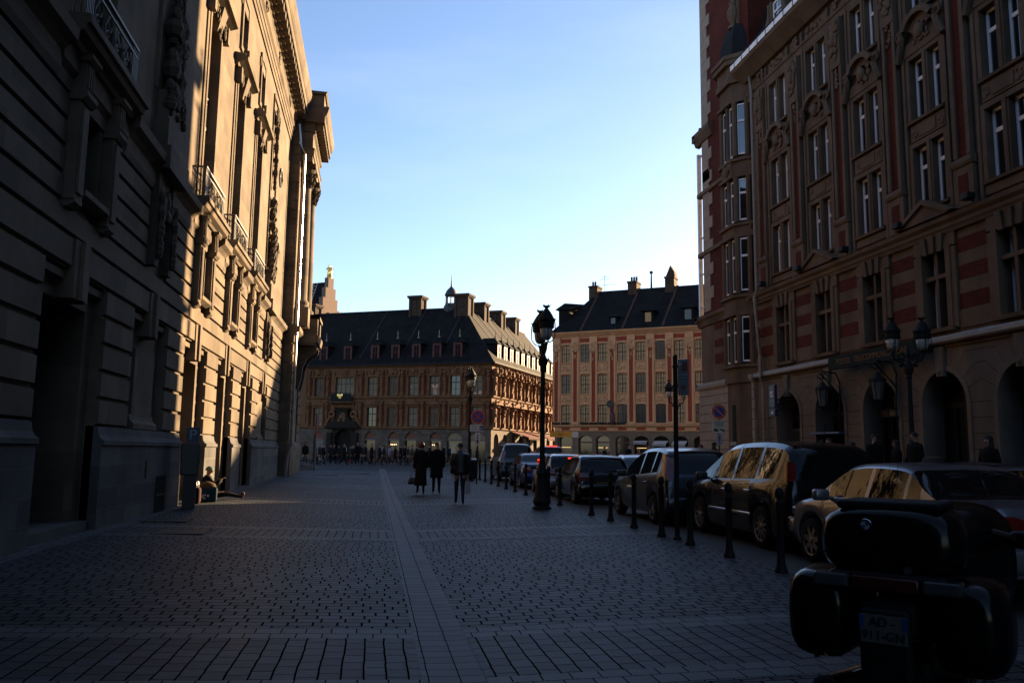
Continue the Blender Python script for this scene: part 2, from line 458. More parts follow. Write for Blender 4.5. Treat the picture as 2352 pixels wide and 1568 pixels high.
def window_mesh(w, h, cols, rows, bar=0.05, bord=0.07, thick=0.06, transom=None, tw=0.08, arch=0.0):
    """frame and pane, origin at the lower left corner, y=0 the front of the frame"""
    f = MB()
    f.box(0, bord, 0, thick, 0, h); f.box(w - bord, w, 0, thick, 0, h); f.box(bord, w - bord, 0, thick, 0, bord); f.box(bord, w - bord, 0, thick, h - bord, h)
    if transom: f.box(bord, w - bord, -0.012, thick, transom - tw / 2, transom + tw / 2)
    for i in range(1, cols):
        x = w * i / cols; f.box(x - bar / 2, x + bar / 2, 0.006, thick - 0.006, bord, h - bord)
    for j in range(1, rows):
        z = h * j / rows; f.box(bord, w - bord, 0.01, thick - 0.01, z - bar * .4, z + bar * .4)
    p = MB(); p.box(0.01, w - 0.01, thick * .55, thick * .55 + 0.012, 0.01, h - 0.01)
    return f, p
def put_window(parent, meshes, loc, rz=0, name='window'):
    o = link(name, meshes[0], parent, loc, rz)
    link('pane', meshes[1], o)
    return o
def carve(mb, x0, x1, z0, z1, y, n, r, seed=1, dp=0.5):
    rnd = random.Random(seed)
    for i in range(n):
        rr = r * rnd.uniform(0.55, 1.2)
        mb.ell((rnd.uniform(x0, x1), y, rnd.uniform(z0, z1)), (rr * rnd.uniform(.7, 1.3), rr * dp * rnd.uniform(.7, 1.4), rr * rnd.uniform(.7, 1.5)), 6, 4)
def garland(mb, pts, r, y, seed=3):
    rnd = random.Random(seed)
    for i in range(len(pts) - 1):
        (ax, az), (bx, bz) = pts[i], pts[i + 1]
        n = max(2, int(math.hypot(bx - ax, bz - az) / (r * 0.9)))
        for k in range(n):
            t = k / n; q = r * rnd.uniform(.7, 1.25)
            mb.ell((ax + (bx - ax) * t + rnd.uniform(-.3, .3) * r, y, az + (bz - az) * t), (q, q * .8, q * 1.1), 6, 4)

# ------------------------------------------------------------------ the opera house on the left
st_op = brickmat('opera_stone', (0.088, 0.070, 0.052), (0.138, 0.108, 0.077), (0.09, 0.072, 0.055), 1.15, 0.504, 0.0, var=0.30, bump=0.35)
st_pl = brickmat('opera_plinth_stone', (0.058, 0.057, 0.056), (0.104, 0.100, 0.096), (0.08, 0.075, 0.07), 1.15, 0.42, 0.0, var=0.28, bump=0.3)
st_cv = mat('carved_stone', (0.072, 0.057, 0.042), rough=0.9, var=0.25, scale=5, bump=0.4, bscale=30)
iron_r = mat('painted_railing_iron', (0.07, 0.063, 0.054), rough=0.5, var=0.1)
dglass = mat('dark_glass', (0.012, 0.014, 0.018), rough=0.04, var=0, spec=0.6)
lead = mat('lead_sheet', (0.04, 0.042, 0.047), rough=0.5, var=0.2, metal=0.2)
wood_d = mat('dark_oak', (0.022, 0.011, 0.006), rough=0.5, var=0.3, scale=4)
zinc = mat('zinc_pipe', (0.42, 0.41, 0.40), rough=0.28, metal=0.85, var=0.1)
frame_g = mat('grey_window_paint', (0.07, 0.068, 0.064), rough=0.5, var=0.08)

BAY0, BAYW = 14.75, 4.75
bays = {k: BAY0 + BAYW * k for k in range(-1, 6)}
kind = {-1: 'blind', 0: 'door', 1: 'blind', 2: 'win', 3: 'win', 4: 'win', 5: 'blind'}
opera = thing('opera_house', 'long pale stone opera house with balconies and heavy cornice, half sunlit, half shaded', 'opera house', (-5.05, 0, 0), R(90))
XN, XE = -60.0, 45.25
GF = -0.07
ops_g, ops_m, ops_u = [], [], []
for k, c in bays.items():
    if kind[k] != 'blind':
        ops_g.append((c - 1.5, c + 1.5, 0.1, 4.5))
        ops_m.append((c - 0.47, c + 0.47, 5.78, 7.2))
        ops_u.append((c - 0.74, c + 0.74, 8.3, 14.1)); ops_u.append((c - 0.5, c + 0.5, 15.5, 17.3))
    else:
        ops_g.append((c - 1.45, c + 1.45, 1.98, 4.5))
w = MB()
wall(w, XN, XE, 0.05, 5.02, ops_g, 0.16)
wall(w, XN, XE, 5.02, 8.3, ops_m, 0.5)
wall(w, XN, XE, 8.3, 19.4, ops_u, 0.6)
w.box(XN, XE, 1.25, 14, 0.0, 19.3)
for k, c in bays.items():
    if kind[k] != 'blind':
        # deep recess behind the stepped jamb, flat lintel
        ops = [(c - 1.07, c + 1.07, 0.1, 4.0)]
        wall(w, c - 1.5, c + 1.5, 0.1, 4.5, ops, 0.85, y=0.16)
    else:
        w.quad((c - 1.45, 0.16, 1.98), (c + 1.45, 0.16, 1.98), (c + 1.45, 0.16, 4.5), (c - 1.45, 0.16, 4.5))
        w.box(c - 0.78, c + 0.78, 0.04, 0.2, 2.1, 3.7)
        w.run([(0.16, 1.99), (-0.06, 1.99), (-0.06, 2.1), (0.02, 2.18), (0.05, 2.3), (0.16, 2.3)], c - 0.95, c + 0.95)
    # keystone of three voussoirs between grooves
    for dx, yy in ((-0.27, -0.10), (0, -0.16), (0.27, -0.10)):
        w.add([(c + dx - .125, .2, 5.0), (c + dx + .125, .2, 5.0), (c + dx * .85 + .11, .2, 4.02), (c + dx * .85 - .11, .2, 4.02),
               (c + dx - .125, yy, 5.0), (c + dx + .125, yy, 5.0), (c + dx * .85 + .11, yy, 4.02), (c + dx * .85 - .11, yy, 4.02)],
              [(4, 7, 6, 5), (0, 4, 5, 1), (3, 2, 6, 7), (0, 3, 7, 4), (1, 5, 6, 2)])
    # small moulding at the top of the jamb steps
    for s in (-1, 1): w.box(c + s * 0.42, c + s * 1.5, 0.03, 0.17, 4.32, 4.44)
courses(w, XN, XE, 1.98, 4.5, 0.504, 0.055, GF, ops_g)
courses(w, XN, XE, 4.5, 5.02, 0.52, 0.045, GF, [(c - .42, c + .42, 4, 5.1) for c in bays.values()])
courses(w, XN, XE, 5.02, 5.46, 0.44, 0.045, GF, [])
courses(w, XN, XE, 5.46, 7.2, 0.435, 0.05, GF, [(c - 1.1, c + 1.1, 5.3, 7.3) for k, c in bays.items() if kind[k] != 'blind'] + [(c - .9, c + .9, 5.3, 7.3) for k, c in bays.items() if kind[k] == 'blind'])
for k, c in bays.items():
    if kind[k] != 'blind':
        frame_border(w, c - .47, c + .47, 5.78, 7.2, .14, -0.05, 0.0)
        frame_border(w, c - .74, c + .74, 8.3, 14.1, .16, -0.075, 0.0); 
        w.box(c - 1.12, c - .93, -0.045, 0, 8.3, 14.2); w.box(c + .93, c + 1.12, -0.045, 0, 8.3, 14.2)
        frame_border(w, c - .5, c + .5, 15.5, 17.3, .2, -0.08, 0.0, True)
        w.box(c - .85, c + .85, -0.05, 0, 16.9, 17.25)
        w.box(c - .72, c + .72, -.05, 0.5, 8.15, 8.32)
w.run([(0.0, 18.18), (-.06, 18.18), (-.06, 18.4), (-.10, 18.42), (-.10, 18.66), (-.14, 18.68), (-.14, 18.86), (-.22, 18.95), (-.22, 19.0), (0, 19.0)], XN, XE)
w.build('wall', st_op, opera)
# plinth with a flared top
p = MB()
prof = [(0.14, 0.02), (-.16, 0.02), (-.16, 1.62), (-.20, 1.64), (-.20, 1.72), (-.15, 1.75), (-.10, 1.82), (-.07, 1.97), (0.0, 1.98), (0.14, 1.98)]
cuts = [(c - 1.5, c + 1.5) for k, c in bays.items() if kind[k] != 'blind']
for a, b in spans(XN, XE, cuts):
    p.run(prof, a, b)
p.build('plinth', st_pl, opera)
pj = MB()
for a, b in spans(10.2, XE, cuts):
    for z in (0.45, 0.86, 1.28): pj.box(a + .002, b - .002, -.1625, -.15, z, z + 0.012)
    x = a + 0.9
    j = 0
    while x < b - .3:
        pj.box(x, x + 0.012, -.1628, -.15, (0.45, 0.86)[j % 2] + .012, (0.86, 1.28)[j % 2]); x += 1.15; j += 1
pj.build('plinth_joints', mat('mortar_dark', (0.06, 0.055, 0.05), var=0), opera)
# string course, balconies
s = MB()
SC = [(0.0, 7.2), (-.09, 7.22), (-.13, 7.34), (-.13, 7.62), (-.22, 7.72), (-.34, 7.8), (-.36, 7.98), (-.30, 8.04), (-.1, 8.18), (0.0, 8.24)]
for a, b in spans(XN, XE, [(c - 1.72, c + 1.72) for k, c in bays.items() if kind[k] != 'blind']): s.run(SC, a, b)
s.build('string_course', st_op, opera)
wf_t, wp_t = window_mesh(1.48, 5.8, 2, 5, bar=.07, bord=.1, transom=2.75, tw=.16)
W_TALL = (wf_t.mesh('tall_window', wood_d), wp_t.mesh('tall_pane', dglass))
a, b = window_mesh(0.94, 1.42, 2, 2); W_MEZ = (a.mesh('mezzanine_window', frame_g), b.mesh('mezzanine_pane', dglass))
a, b = window_mesh(1.0, 1.8, 2, 2); W_ATT = (a.mesh('attic_window', frame_g), b.mesh('attic_pane', dglass))
a, b = window_mesh(2.14, 3.9, 2, 4, bar=.08, bord=.1); W_GRD = (a.mesh('ground_window', wood_d), b.mesh('ground_pane', dglass))
def railing(mb, x0, x1, y, z0, z1, scroll=True):
    mb.box(x0, x1, y - .03, y + .03, z1 - .05, z1); mb.box(x0, x1, y - .02, y + .02, z0, z0 + .03); mb.box(x0, x1, y - .015, y + .015, z1 - .2, z1 - .17)
    for k in range(5):
        for e in (x0 + .03 + .07 * k, x1 - .03 - .07 * k): mb.box(e - .01, e + .01, y - .01, y + .01, z0, z1)
    a, b = x0 + .36, x1 - .36; h = z1 - .2 - z0; n = 4; st = (b - a) / n
    for i in range(n):
        cx = a + st * (i + .5)
        mb.ring((cx, y, z0 + h * .32), h * .27, .018, n=10); mb.ring((cx, y, z0 + h * .32), h * .13, .014, n=8)
        mb.ring((cx, y, z0 + h * .75), h * .17, .016, n=8)
        mb.tube([(cx - st / 2, y, z0), (cx - st * .38, y, z0 + h * .6), (cx, y, z0 + h)], .014, 4); mb.tube([(cx + st / 2, y, z0), (cx + st * .38, y, z0 + h * .6), (cx, y, z0 + h)], .014, 4)
for k, c in bays.items():
    if kind[k] == 'blind': continue
    bal = MB()
    bal.run([(0.0, 7.88), (-.22, 7.88), (-.26, 7.95), (-.40, 8.02), (-.44, 8.12), (-.50, 8.14), (-.50, 8.26), (-.46, 8.29), (0, 8.29)], c - 1.7, c + 1.7)
    bal.run([(0.0, 7.22), (-.08, 7.22), (-.08, 7.45), (-.16, 7.55), (-.16, 7.88), (0, 7.88)], c - 1.72, c + 1.72)
    bo = bal.build('balcony', st_op, opera)
    rl = MB(); railing(rl, c - 1.42, c + 1.42, -.30, 8.29, 9.2)
    for sx in (-1.42, 1.42): rl.box(c + sx - .012, c + sx + .012, -.30, 0, 9.15, 9.2); [rl.box(c + sx - .008, c + sx + .008, -.3 + .1 * q - .008, -.3 + .1 * q + .008, 8.29, 9.2) for q in (1, 2)]
    rl.build('railing', iron_r, bo)
    for sx in (-1, 1):
        x = c + sx * .86
        cs = MB()
        cs.box(x - .2, x + .2, -.22, 0, 5.5, 7.15); cs.box(x - .12, x + .12, -.26, -.22, 5.62, 7.05)
        cs.run([(0, 5.38), (-.14, 5.38), (-.24, 5.46), (-.24, 5.52), (0, 5.52)], x - .17, x + .17)
        cs.run([(0, 7.12), (-.26, 7.12), (-.33, 7.2), (-.33, 7.28), (-.24, 7.32), (0, 7.32)], x - .25, x + .25)
        cs.box(x - .19, x + .19, -.26, 0, 7.32, 7.86)
        for q in (-.1, 0, .1): cs.box(x + q - .02, x + q + .02, -.29, -.26, 7.36, 7.8)
        cs.run([(0, 7.78), (-.3, 7.78), (-.36, 7.84), (-.36, 7.9), (0, 7.9)], x - .24, x + .24)
        cs.build('console', st_op, opera)
    sl = MB(); sl.run([(0, 5.6), (-.12, 5.6), (-.26, 5.68), (-.26, 5.78), (0, 5.8)], c - .62, c + .62)
    sl.build('sill', st_op, opera)
    put_window(opera, W_MEZ, (c - .47, .4, 5.78)); put_window(opera, W_TALL, (c - .74, .5, 8.3)); put_window(opera, W_ATT, (c - .5, .45, 15.5))
    ur = MB(); ur.box(c - .74, c + .74, .18, .26, 10.9, 10.98); railing(ur, c - .74, c + .74, .2, 10.98, 11.9)
    ur.build('railing', iron_r, opera)
    hd = MB()
    hd.run([(0, 14.42), (-.10, 14.42), (-.14, 14.5), (-.30, 14.56), (-.42, 14.6), (-.44, 14.72), (-.3, 14.8), (0, 14.86)], c - 1.35, c + 1.35)
    hd.box(c - .95, c + .95, -.1, 0, 14.26, 14.42)
    hd.add([(c - .3, 0, 14.42), (c + .3, 0, 14.42), (c + .2, 0, 13.7), (c - .2, 0, 13.7), (c - .3, -.3, 14.42), (c + .3, -.3, 14.42), (c + .2, -.12, 13.7), (c - .2, -.12, 13.7)], [(4, 7, 6, 5), (3, 2, 6, 7), (0, 3, 7, 4), (1, 5, 6, 2)])
    for sx in (-1, 1): hd.box(c + sx * 1.05 - .12, c + sx * 1.05 + .12, -.22, 0, 13.9, 14.42)
    hd.box(c - .55, c + .55, -.2, 0, 14.86, 15.2); hd.box(c - .12, c + .12, -.26, 0, 15.0, 15.5)
    ho = hd.build('window_hood', st_op, opera)
    cv = MB(); carve(cv, c - .95, c + .95, 14.05, 14.4, -.14, 26, .10, seed=k + 40); carve(cv, c - .12, c + .12, 13.6, 14.1, -.16, 8, .09, seed=k + 60)
    cv.build('carving', st_cv, ho)
    if kind[k] == 'win':
        lw = MB(); lw.box(c - 1.07, c + 1.07, .5, .95, .1, 1.5)
        lw.build('parapet_wall', st_pl, opera)
        put_window(opera, W_GRD, (c - 1.07, .95, .1 + 0.0))
# big oak door of the nearest bay, steps
c = bays[0]
d = MB(); d.box(c - 1.07, c + 1.07, .93, 1.0, .3, 4.0)
for sx in (-1, 1):
    for za, zb in ((.5, 1.0), (1.2, 2.4), (2.55, 2.95), (3.1, 3.85)):
        d.box(c + sx * .55 - .36, c + sx * .55 + .36, .88, .93, za, zb); d.box(c + sx * .55 - .27, c + sx * .55 + .27, .855, .88, za + .1, zb - .1)
d.box(c - .03, c + .03, .86, .93, .3, 4.0)
dd = d.build('door', wood_d, opera)
MB().ell((c + .12, .84, 1.35), (.04, .04, .04)).build('handle', mat('brass', (.35, .24, .09), rough=.35, metal=.8), dd)
MB().box(c - 1.45, c + 1.45, -.05, .9, .08, .3).build('door_step', st_pl, opera)
# little openings in the plinth
vt = MB()
vt.box(19.5 - .16, 19.5 + .1, -.19, -.1, .95, 1.32)
vt.build('vent', dm, opera)
gr = MB()
gx = 20.7
gr.box(gx - .42, gx + .42, -.164, -.1, .12, .95)
gr.build('cellar_window', mat('cellar_dark', (.008, .008, .008), var=0), opera)
gb = MB(); [gb.box(gx - .4 + .1 * i, gx - .38 + .1 * i, -.19, -.17, .12, .95) for i in range(9)]; gb.box(gx - .42, gx + .42, -.2, -.165, .5, .54)
gb.build('cellar_bars', dm, opera)
# trophies, garlands and lower festoons on the blind bays
for k in (1, 5):
    c = bays[k]
    t = MB()
    t.box(c - 1.0, c - .96, -.07, 0, 9.5, 17.6); t.box(c + .96, c + 1.0, -.07, 0, 9.5, 17.6); t.box(c - 1, c + 1, -.07, 0, 17.6, 17.7)
    t.box(c - .75, c + .75, -.30, 0, 8.2, 8.9); t.box(c - .62, c + .62, -.24, 0, 8.9, 9.6); t.box(c - .9, c + .9, -.42, 0, 7.7, 8.22)
    to = t.build('pedestal', st_op, opera)
    cv = MB()
    carve(cv, c - .45, c + .45, 9.5, 11.6, -.2, 70, .17, seed=k, dp=.9); carve(cv, c - .28, c + .28, 11.6, 13.0, -.14, 34, .14, seed=k + 1, dp=.9); carve(cv, c - .7, c + .7, 9.2, 9.8, -.24, 30, .14, seed=k + 2, dp=.8)
    cv.tube([(c - .5, -.2, 9.6), (c + .1, -.2, 11.4)], .035, 5); cv.tube([(c + .55, -.2, 9.5), (c, -.2, 11.8)], .03, 5)
    cv.build('trophy_carving', st_cv, opera); cv = MB()
    garland(cv, [(c + .1, 16.9), (c - .05, 15.8), (c + .02, 14.6), (c - .03, 13.4)], .14, -.12, seed=k)
    carve(cv, c - .3, c + .3, 16.5, 17.2, -.12, 22, .13, seed=k + 5)
    cv.build('garland', st_cv, opera)
    cv = MB()
    for sx in (-.62, .62):
        cv.box(c + sx - .16, c + sx + .16, -.2, 0, 5.55, 7.7)
        garland(cv, [(c + sx, 7.1), (c + sx * .96, 6.3), (c + sx, 5.7)], .12, -.24, seed=k + 8)
    garland(cv, [(c - .6, 7.2), (c - .2, 6.85), (c + .2, 6.85), (c + .6, 7.2)], .12, -.16, seed=k + 9)
    carve(cv, c - .22, c + .22, 7.0, 7.5, -.18, 12, .13, seed=k + 11)
    cv.build('festoon', st_cv, opera)
for z in (14.95, 11.3):
    oc = MB(); oc.ring((41.3, -.03, z), .42, .07, n=20, m=5); oc.disc((41.3, -.004, z), .40, n=20, th=.02)
    oc.build('oculus', mat('oculus_dark', (.03, .028, .025), var=0), opera)
# cornice with modillions
cn = MB()
cn.run([(0, 19.0), (-.2, 19.02), (-.2, 19.45), (-.26, 19.55), (-.34, 19.58), (-.34, 19.66), (0, 19.66)], XN, XE)
cn.run([(0, 20.02), (-.80, 20.02), (-.82, 20.06), (-.82, 20.36), (-.86, 20.4), (-.92, 20.5), (-1.0, 20.72), (-1.03, 20.9), (-1.03, 21.0), (-.5, 21.1), (0, 21.1)], XN, XE)
cn.box(XN, XE, -.06, .5, 19.6, 21.05)
co = cn.build('cornice', st_op, opera)
md = MB().box(0, .34, -.74, -.06, 19.68, 20.02).box(-.02, .36, -.5, -.06, 19.64, 19.7).mesh('modillion', st_op)
x = 9.0
while x < XE - .2:
    link('modillion', md, co, (x, 0, 0)); x += .68
for k in range(0, 7):
    cv = MB(); carve(cv, bays[0] + k * BAYW - 1.6, bays[0] + k * BAYW - .9, 19.05, 19.45, -.2, 8, .12, seed=70 + k); cv.build('carving', st_cv, co)
pp = MB()
pp.box(XN, XE, -.55, 1.0, 21.0, 22.0); pp.run([(1.0, 22.0), (-.62, 22.0), (-.7, 22.1), (-.7, 22.2), (1.0, 22.22)], XN, XE)
for x in (16.9, 26.6, 36.1, 41.0): pp.box(x - .5, x + .5, -.72, 0, 21.0, 22.45)
po = pp.build('roof_parapet', st_op, opera)
for x in (30.5, 33.0):
    ac = MB(); carve(ac, x - .4, x + .4, 22.2, 23.6, -.45, 30, .24, seed=int(x), dp=1.0); ac.build('roof_sculpture', st_cv, po)
rf = MB(); rf.add([(XN, .9, 22), (XE, .9, 22), (XE, 7, 24.5), (XN, 7, 24.5), (XN, 14, 22), (XE, 14, 22), (XN, .9, 19.2), (XE, .9, 19.2), (XN, 14, 19.2), (XE, 14, 19.2)],
      [(0, 1, 2, 3), (3, 2, 5, 4), (6, 7, 1, 0), (4, 5, 9, 8), (1, 7, 9, 5, 2), (0, 3, 4, 8, 6)])
rf.build('roof', lead, opera)
# corner pavilion
PX0, PX1, PY = XE, 51.2, -.55
pv = MB()
wall(pv, PX0, PX1, 0.05, 19.2, [], .1, PY)
pv.quad((PX0, 0.2, 0.05), (PX0, PY, 0.05), (PX0, PY, 22), (PX0, 0.2, 22)); pv.quad((PX1, PY, 0.05), (PX1, 12, 0.05), (PX1, 12, 22), (PX1, PY, 22))
pv.box(PX0 + .02, PX1 - .02, .1, 14, 0, 22)
courses(pv, PX0, PX0 + 2.1, 1.98, 7.2, .52, .05, PY - .08, [], PY); courses(pv, PX1 - 1.6, PX1, 1.98, 7.2, .52, .05, PY - .08, [], PY)
pv.run([(PY + .1, .02), (PY - .2, .02), (PY - .2, 1.7), (PY - .08, 1.96), (PY + .1, 1.98)], PX0 - .1, PX1 + .1)
pv.run([(PY + .1, 7.2), (PY - .12, 7.25), (PY - .12, 7.6), (PY - .4, 7.85), (PY - .4, 8.1), (PY + .1, 8.24)], PX0 - .2, PX1 + .3)
# block courses on the return facing the camera
for k in range(int((18.8 - 2.0) / .52)):
    z = 2.0 + k * .52
    pv.box(PX0 - .05, PX0 + .01, PY + .04, PY + .40, z + .02, z + .50)
pv.build('corner_pavilion', st_op, opera)
for xc in (46.6, 49.9):
    cl = MB(); cl.smooth = True
    cl.lathe([(.62, 8.24), (.62, 9.3), (.56, 9.35), (.56, 9.5), (.6, 9.6), (.5, 9.72), (.46, 9.8), (.46, 12), (.40, 16.0), (.42, 16.08), (.42, 16.16)], (xc, PY - .12, 0), 18)
    cl.smooth = False
    cl.box(xc - .62, xc + .62, PY - .72, PY + .1, 8.24, 9.3)
    co2 = cl.build('column', st_op, opera)
    cp = MB(); cp.lathe([(.40, 16.1), (.44, 16.5), (.52, 16.9), (.66, 17.2)], (xc, PY - .12, 0), 16); cp.box(xc - .66, xc + .66, PY - .78, PY + .1, 17.2, 17.4)
    rnd = random.Random(int(xc))
    for q in range(46):
        a = 2 * math.pi * q / 15.3; zz = 16.2 + .3 * (q // 15) + .1 * rnd.random(); r_ = .44 + .09 * (q // 15)
        cp.ell((xc + r_ * math.cos(a), PY - .12 + r_ * math.sin(a), zz), (.10, .10, .15), 6, 4)
    cp.build('capital', st_cv, co2)
en = MB()
en.run([(PY + .1, 17.4), (PY - .62, 17.4), (PY - .62, 17.7), (PY - .68, 17.72), (PY - .68, 18.05), (PY - .74, 18.1), (PY - .6, 18.2), (PY - .6, 18.9), (PY - .72, 19.0), (PY - .72, 19.1), (PY + .1, 19.1)], PX0 + .3, PX1)
en.run([(PY + .1, 19.62), (PY - 1.2, 19.62), (PY - 1.2, 19.95), (PY - 1.3, 20.05), (PY - 1.4, 20.4), (PY - 1.4, 20.52), (PY + .1, 20.6)], PX0 + .1, PX1 + .2)
en.box(PX0 + .3, PX1, PY - .7, PY + .5, 19.05, 20.5)
en.box(PX0 + .2, PX1 + .1, PY - 1.12, 2, 20.55, 21.3); en.run([(2, 21.25), (PY - 1.2, 21.25), (PY - 1.28, 21.4), (2, 21.5)], PX0 + .1, PX1 + .2)
eo = en.build('entablature', st_op, opera)
md = MB().box(0, .26, PY - 1.12, PY - .6, 19.3, 19.62).mesh('modillion', st_op)
x = PX0 + .45
while x < PX1 - .2:
    link('modillion', md, eo, (x, 0, 0)); x += .52
bl = MB()
bl.box(47.7, 50.6, -1.75, PY, 7.55, 7.95); bl.run([(PY, 7.4), (-1.5, 7.4), (-1.62, 7.55), (-1.75, 7.6), (-1.8, 7.85), (-1.8, 7.98), (PY, 7.98)], 47.6, 50.7)
bl.box(47.75, 48.3, -1.68, PY, 7.98, 8.95); bl.box(50.0, 50.55, -1.68, -1.2, 7.98, 8.95); bl.box(47.65, 50.65, -1.76, -1.15, 8.95, 9.15); bl.box(47.65, 48.4, -1.76, PY, 8.95, 9.15)
for q in range(5): bl.lathe([(.07, 0), (.1, .25), (.05, .6), (.08, .95)], (48.5 + .3 * q, -1.45, 8.0), 8)
bo = bl.build('balcony', st_op, opera)
br = MB()
br.poly_xz([(0, 0), (1, 0)] , 0, 0) if False else None
for xc in (48.3, 50.1):
    br.M = Matrix.Translation((xc, 0, 0)) @ Matrix.Rotation(R(90), 4, 'Z')
    br.poly_xz([(PY, 4.9), (PY - .18, 5.0), (PY - .3, 5.5), (PY - .38, 6.2), (PY - .6, 6.7), (PY - .95, 6.95), (PY - 1.1, 7.2), (PY - 1.1, 7.42), (PY, 7.42)][::-1], -.22, .22)
br.M = None
carve(br, 47.9, 50.5, 6.2, 7.3, PY - .25, 30, .16, seed=5)
br.build('console', st_cv, bo)
sp = MB()
for i, (r_, h) in enumerate(((1.75, .15), (1.4, .30), (1.05, .46))):
    sp.lathe([(r_, 0), (r_, h - .02), (r_ - .02, h)], (57.4, .4, gz(-5, 57)), 26, sx=1.5)
sp.build('steps', st_pl, opera)
far = MB(); far.box(51.25, 58.5, .4, 12, 0, 16); far.box(51.25, 58.5, .2, .4, .2, 1.9)
far.build('recessed_wall', st_op, opera)
dp_ = MB(); dp_.tube([(45.12, -.78, 1.9), (45.12, -.78, 17.6), (45.12, -.5, 18.3), (45.12, -.4, 19.3)], .075, 8); dp_.tube([(45.12, -.78, 1.9), (45.12, -.6, 1.2), (45.12, -.55, .15)], .1, 8)
for z in (4, 7.6, 11, 14.5): dp_.lathe([(.1, 0), (.1, .1)], (45.12, -.78, z), 8)
dp_.build('downpipe', zinc, opera, auto=40)
# ------------------------------------------------------------------ the post office on the right
st_po = mat('post_office_stone', (0.125, 0.089, 0.063), rough=0.85, var=0.18, scale=1.5, bump=0.35, bscale=24, streak=0.3)
st_pg = mat('post_office_base_stone', (0.135, 0.112, 0.093), rough=0.85, var=0.15, scale=1.4, bump=0.3, bscale=22, streak=0.25)
brick = brickmat('red_brick', (0.068, 0.012, 0.008), (0.092, 0.019, 0.0115), (0.042, 0.021, 0.015), 0.22, 0.072, 0.008, var=0.2, bump=0.4)
cv_po = mat('post_office_carving', (0.13, 0.092, 0.064), rough=0.9, var=0.25, scale=6, bump=0.4, bscale=30)
white_p = mat('white_window_paint', (0.72, 0.72, 0.74), rough=0.45, var=0.06)
glass = mat('window_glass', (0.006, 0.007, 0.010), rough=0.02, var=0, spec=1.0, coat=1.0)
leadw = mat('pale_lead_flashing', (0.19, 0.185, 0.185), rough=0.5, var=0.15, scale=3)
slate = brickmat('roof_slate', (0.009, 0.0088, 0.009), (0.014, 0.0135, 0.014), (0.005, 0.005, 0.005), 0.3, 0.2, 0.012, rough=0.9, spec=0.1, bump=0.4, var=0.3)
black_m = mat('black_paint', (0.007, 0.008, 0.009), rough=0.6, var=0.1, spec=0.2)
dark_in = mat('dark_interior', (0.012, 0.011, 0.010), rough=0.8, var=0)
PO = thing('post_office', 'tall brick and stone post office in shade, with round arches and pairs of white windows', 'post office', (17, 35.3, 0), R(-90))
NB = 7; C0 = 2.95; BW = 3.22
bc = [C0 + BW * k for k in range(NB)]
XL = 96.0
w = MB()
g_ops = [(c - 1.0, c + 1.0, .25, 4.22, 3.22) for c in bc]
wall(w, 0, XL, .15, 4.95, g_ops, .75)
for c in bc:
    # ring moulding of the arch and voussoir joints
    for k in range(16):
        a0, a1 = math.pi * k / 16, math.pi * (k + 1) / 16
        q = []
        for r_, yy in ((1.0, -.04), (1.16, -.04)):
            q.append([(c - r_ * math.cos(a), yy, 3.22 + r_ * math.sin(a)) for a in (a0, a1)])
        w.add([q[0][0], q[0][1], q[1][1], q[1][0], (q[1][0][0], 0, q[1][0][2]), (q[1][1][0], 0, q[1][1][2]), (q[0][0][0], .1, q[0][0][2]), (q[0][1][0], .1, q[0][1][2])], [(0, 1, 2, 3), (3, 2, 5, 4), (0, 6, 7, 1)])
    for sx in (-1, 1): w.box(c + sx * 1.0, c + sx * 1.16, -.04, 0, .9, 3.22)
    w.add([(c - .2, -.12, 4.95), (c + .2, -.12, 4.95), (c + .15, -.12, 4.05), (c - .15, -.12, 4.05), (c - .2, 0, 4.95), (c + .2, 0, 4.95), (c + .15, .1, 4.05), (c - .15, .1, 4.05)], [(0, 3, 2, 1), (3, 7, 6, 2), (0, 4, 7, 3), (1, 2, 6, 5)])
    w.ell((c, -.13, 4.2), (.09, .07, .1), 8, 5)
    # rustication joints
w.build('wall', st_pg, PO)
jn = MB()
for a, b in zip([0] + [c + 1.18 for c in bc], [c - 1.18 for c in bc] + [XL]):
    for z in (.95, 1.4, 1.85, 2.3, 2.75, 3.2): jn.box(a, b, -.006, .002, z, z + .03)
for c in bc:
    for sx in (-1, 1):
        for ang in (20, 38, 56, 73):
            a = R(90 - ang) if False else R(ang)
            x0, z0 = c + sx * 1.17 * math.cos(a), 3.22 + 1.17 * math.sin(a)
            x1, z1 = c + sx * (1.17 + .62) * math.cos(a), 3.22 + (1.17 + .62) * math.sin(a)
            z1 = min(z1, 4.9); x1 = c + sx * min(abs(x1 - c), 1.6)
            jn.add([(x0, -.006, z0), (x1, -.006, z1), (x1, -.006, z1 + .03), (x0, -.006, z0 + .03)], [(0, 1, 2, 3) if sx > 0 else (3, 2, 1, 0)])
            jn.box(min(x1, c + sx * 1.61), max(x1, c + sx * 1.61), -.006, .002, z1, z1 + .03)
jn.build('masonry_joints', mat('joint_dark', (.02, .016, .013), var=0), PO)  # dark joint lines drawn on the stone
b0 = MB()
for a, b in spans(0, XL, [(c - 1.0, c + 1.0) for c in bc]): b0.run([(.1, .15), (-.12, .15), (-.12, .82), (-.06, .9), (.1, .9)], a, b)
b0.build('plinth', mat('post_office_plinth', (.045, .038, .031), rough=.85, var=.2, scale=2, bump=.3), PO)
# ledge with pale lead
l = MB(); l.run([(.1, 4.9), (-.06, 4.9), (-.06, 4.97), (-.16, 5.0), (-.2, 5.04), (-.2, 5.08), (.1, 5.08)], 0, XL)
l.build('ledge', st_po, PO)
l = MB(); l.run([(.1, 5.085), (-.21, 5.085), (-.21, 5.2), (-.19, 5.24), (.1, 5.34)], 0, XL)
l.build('lead_flashing', leadw, PO)
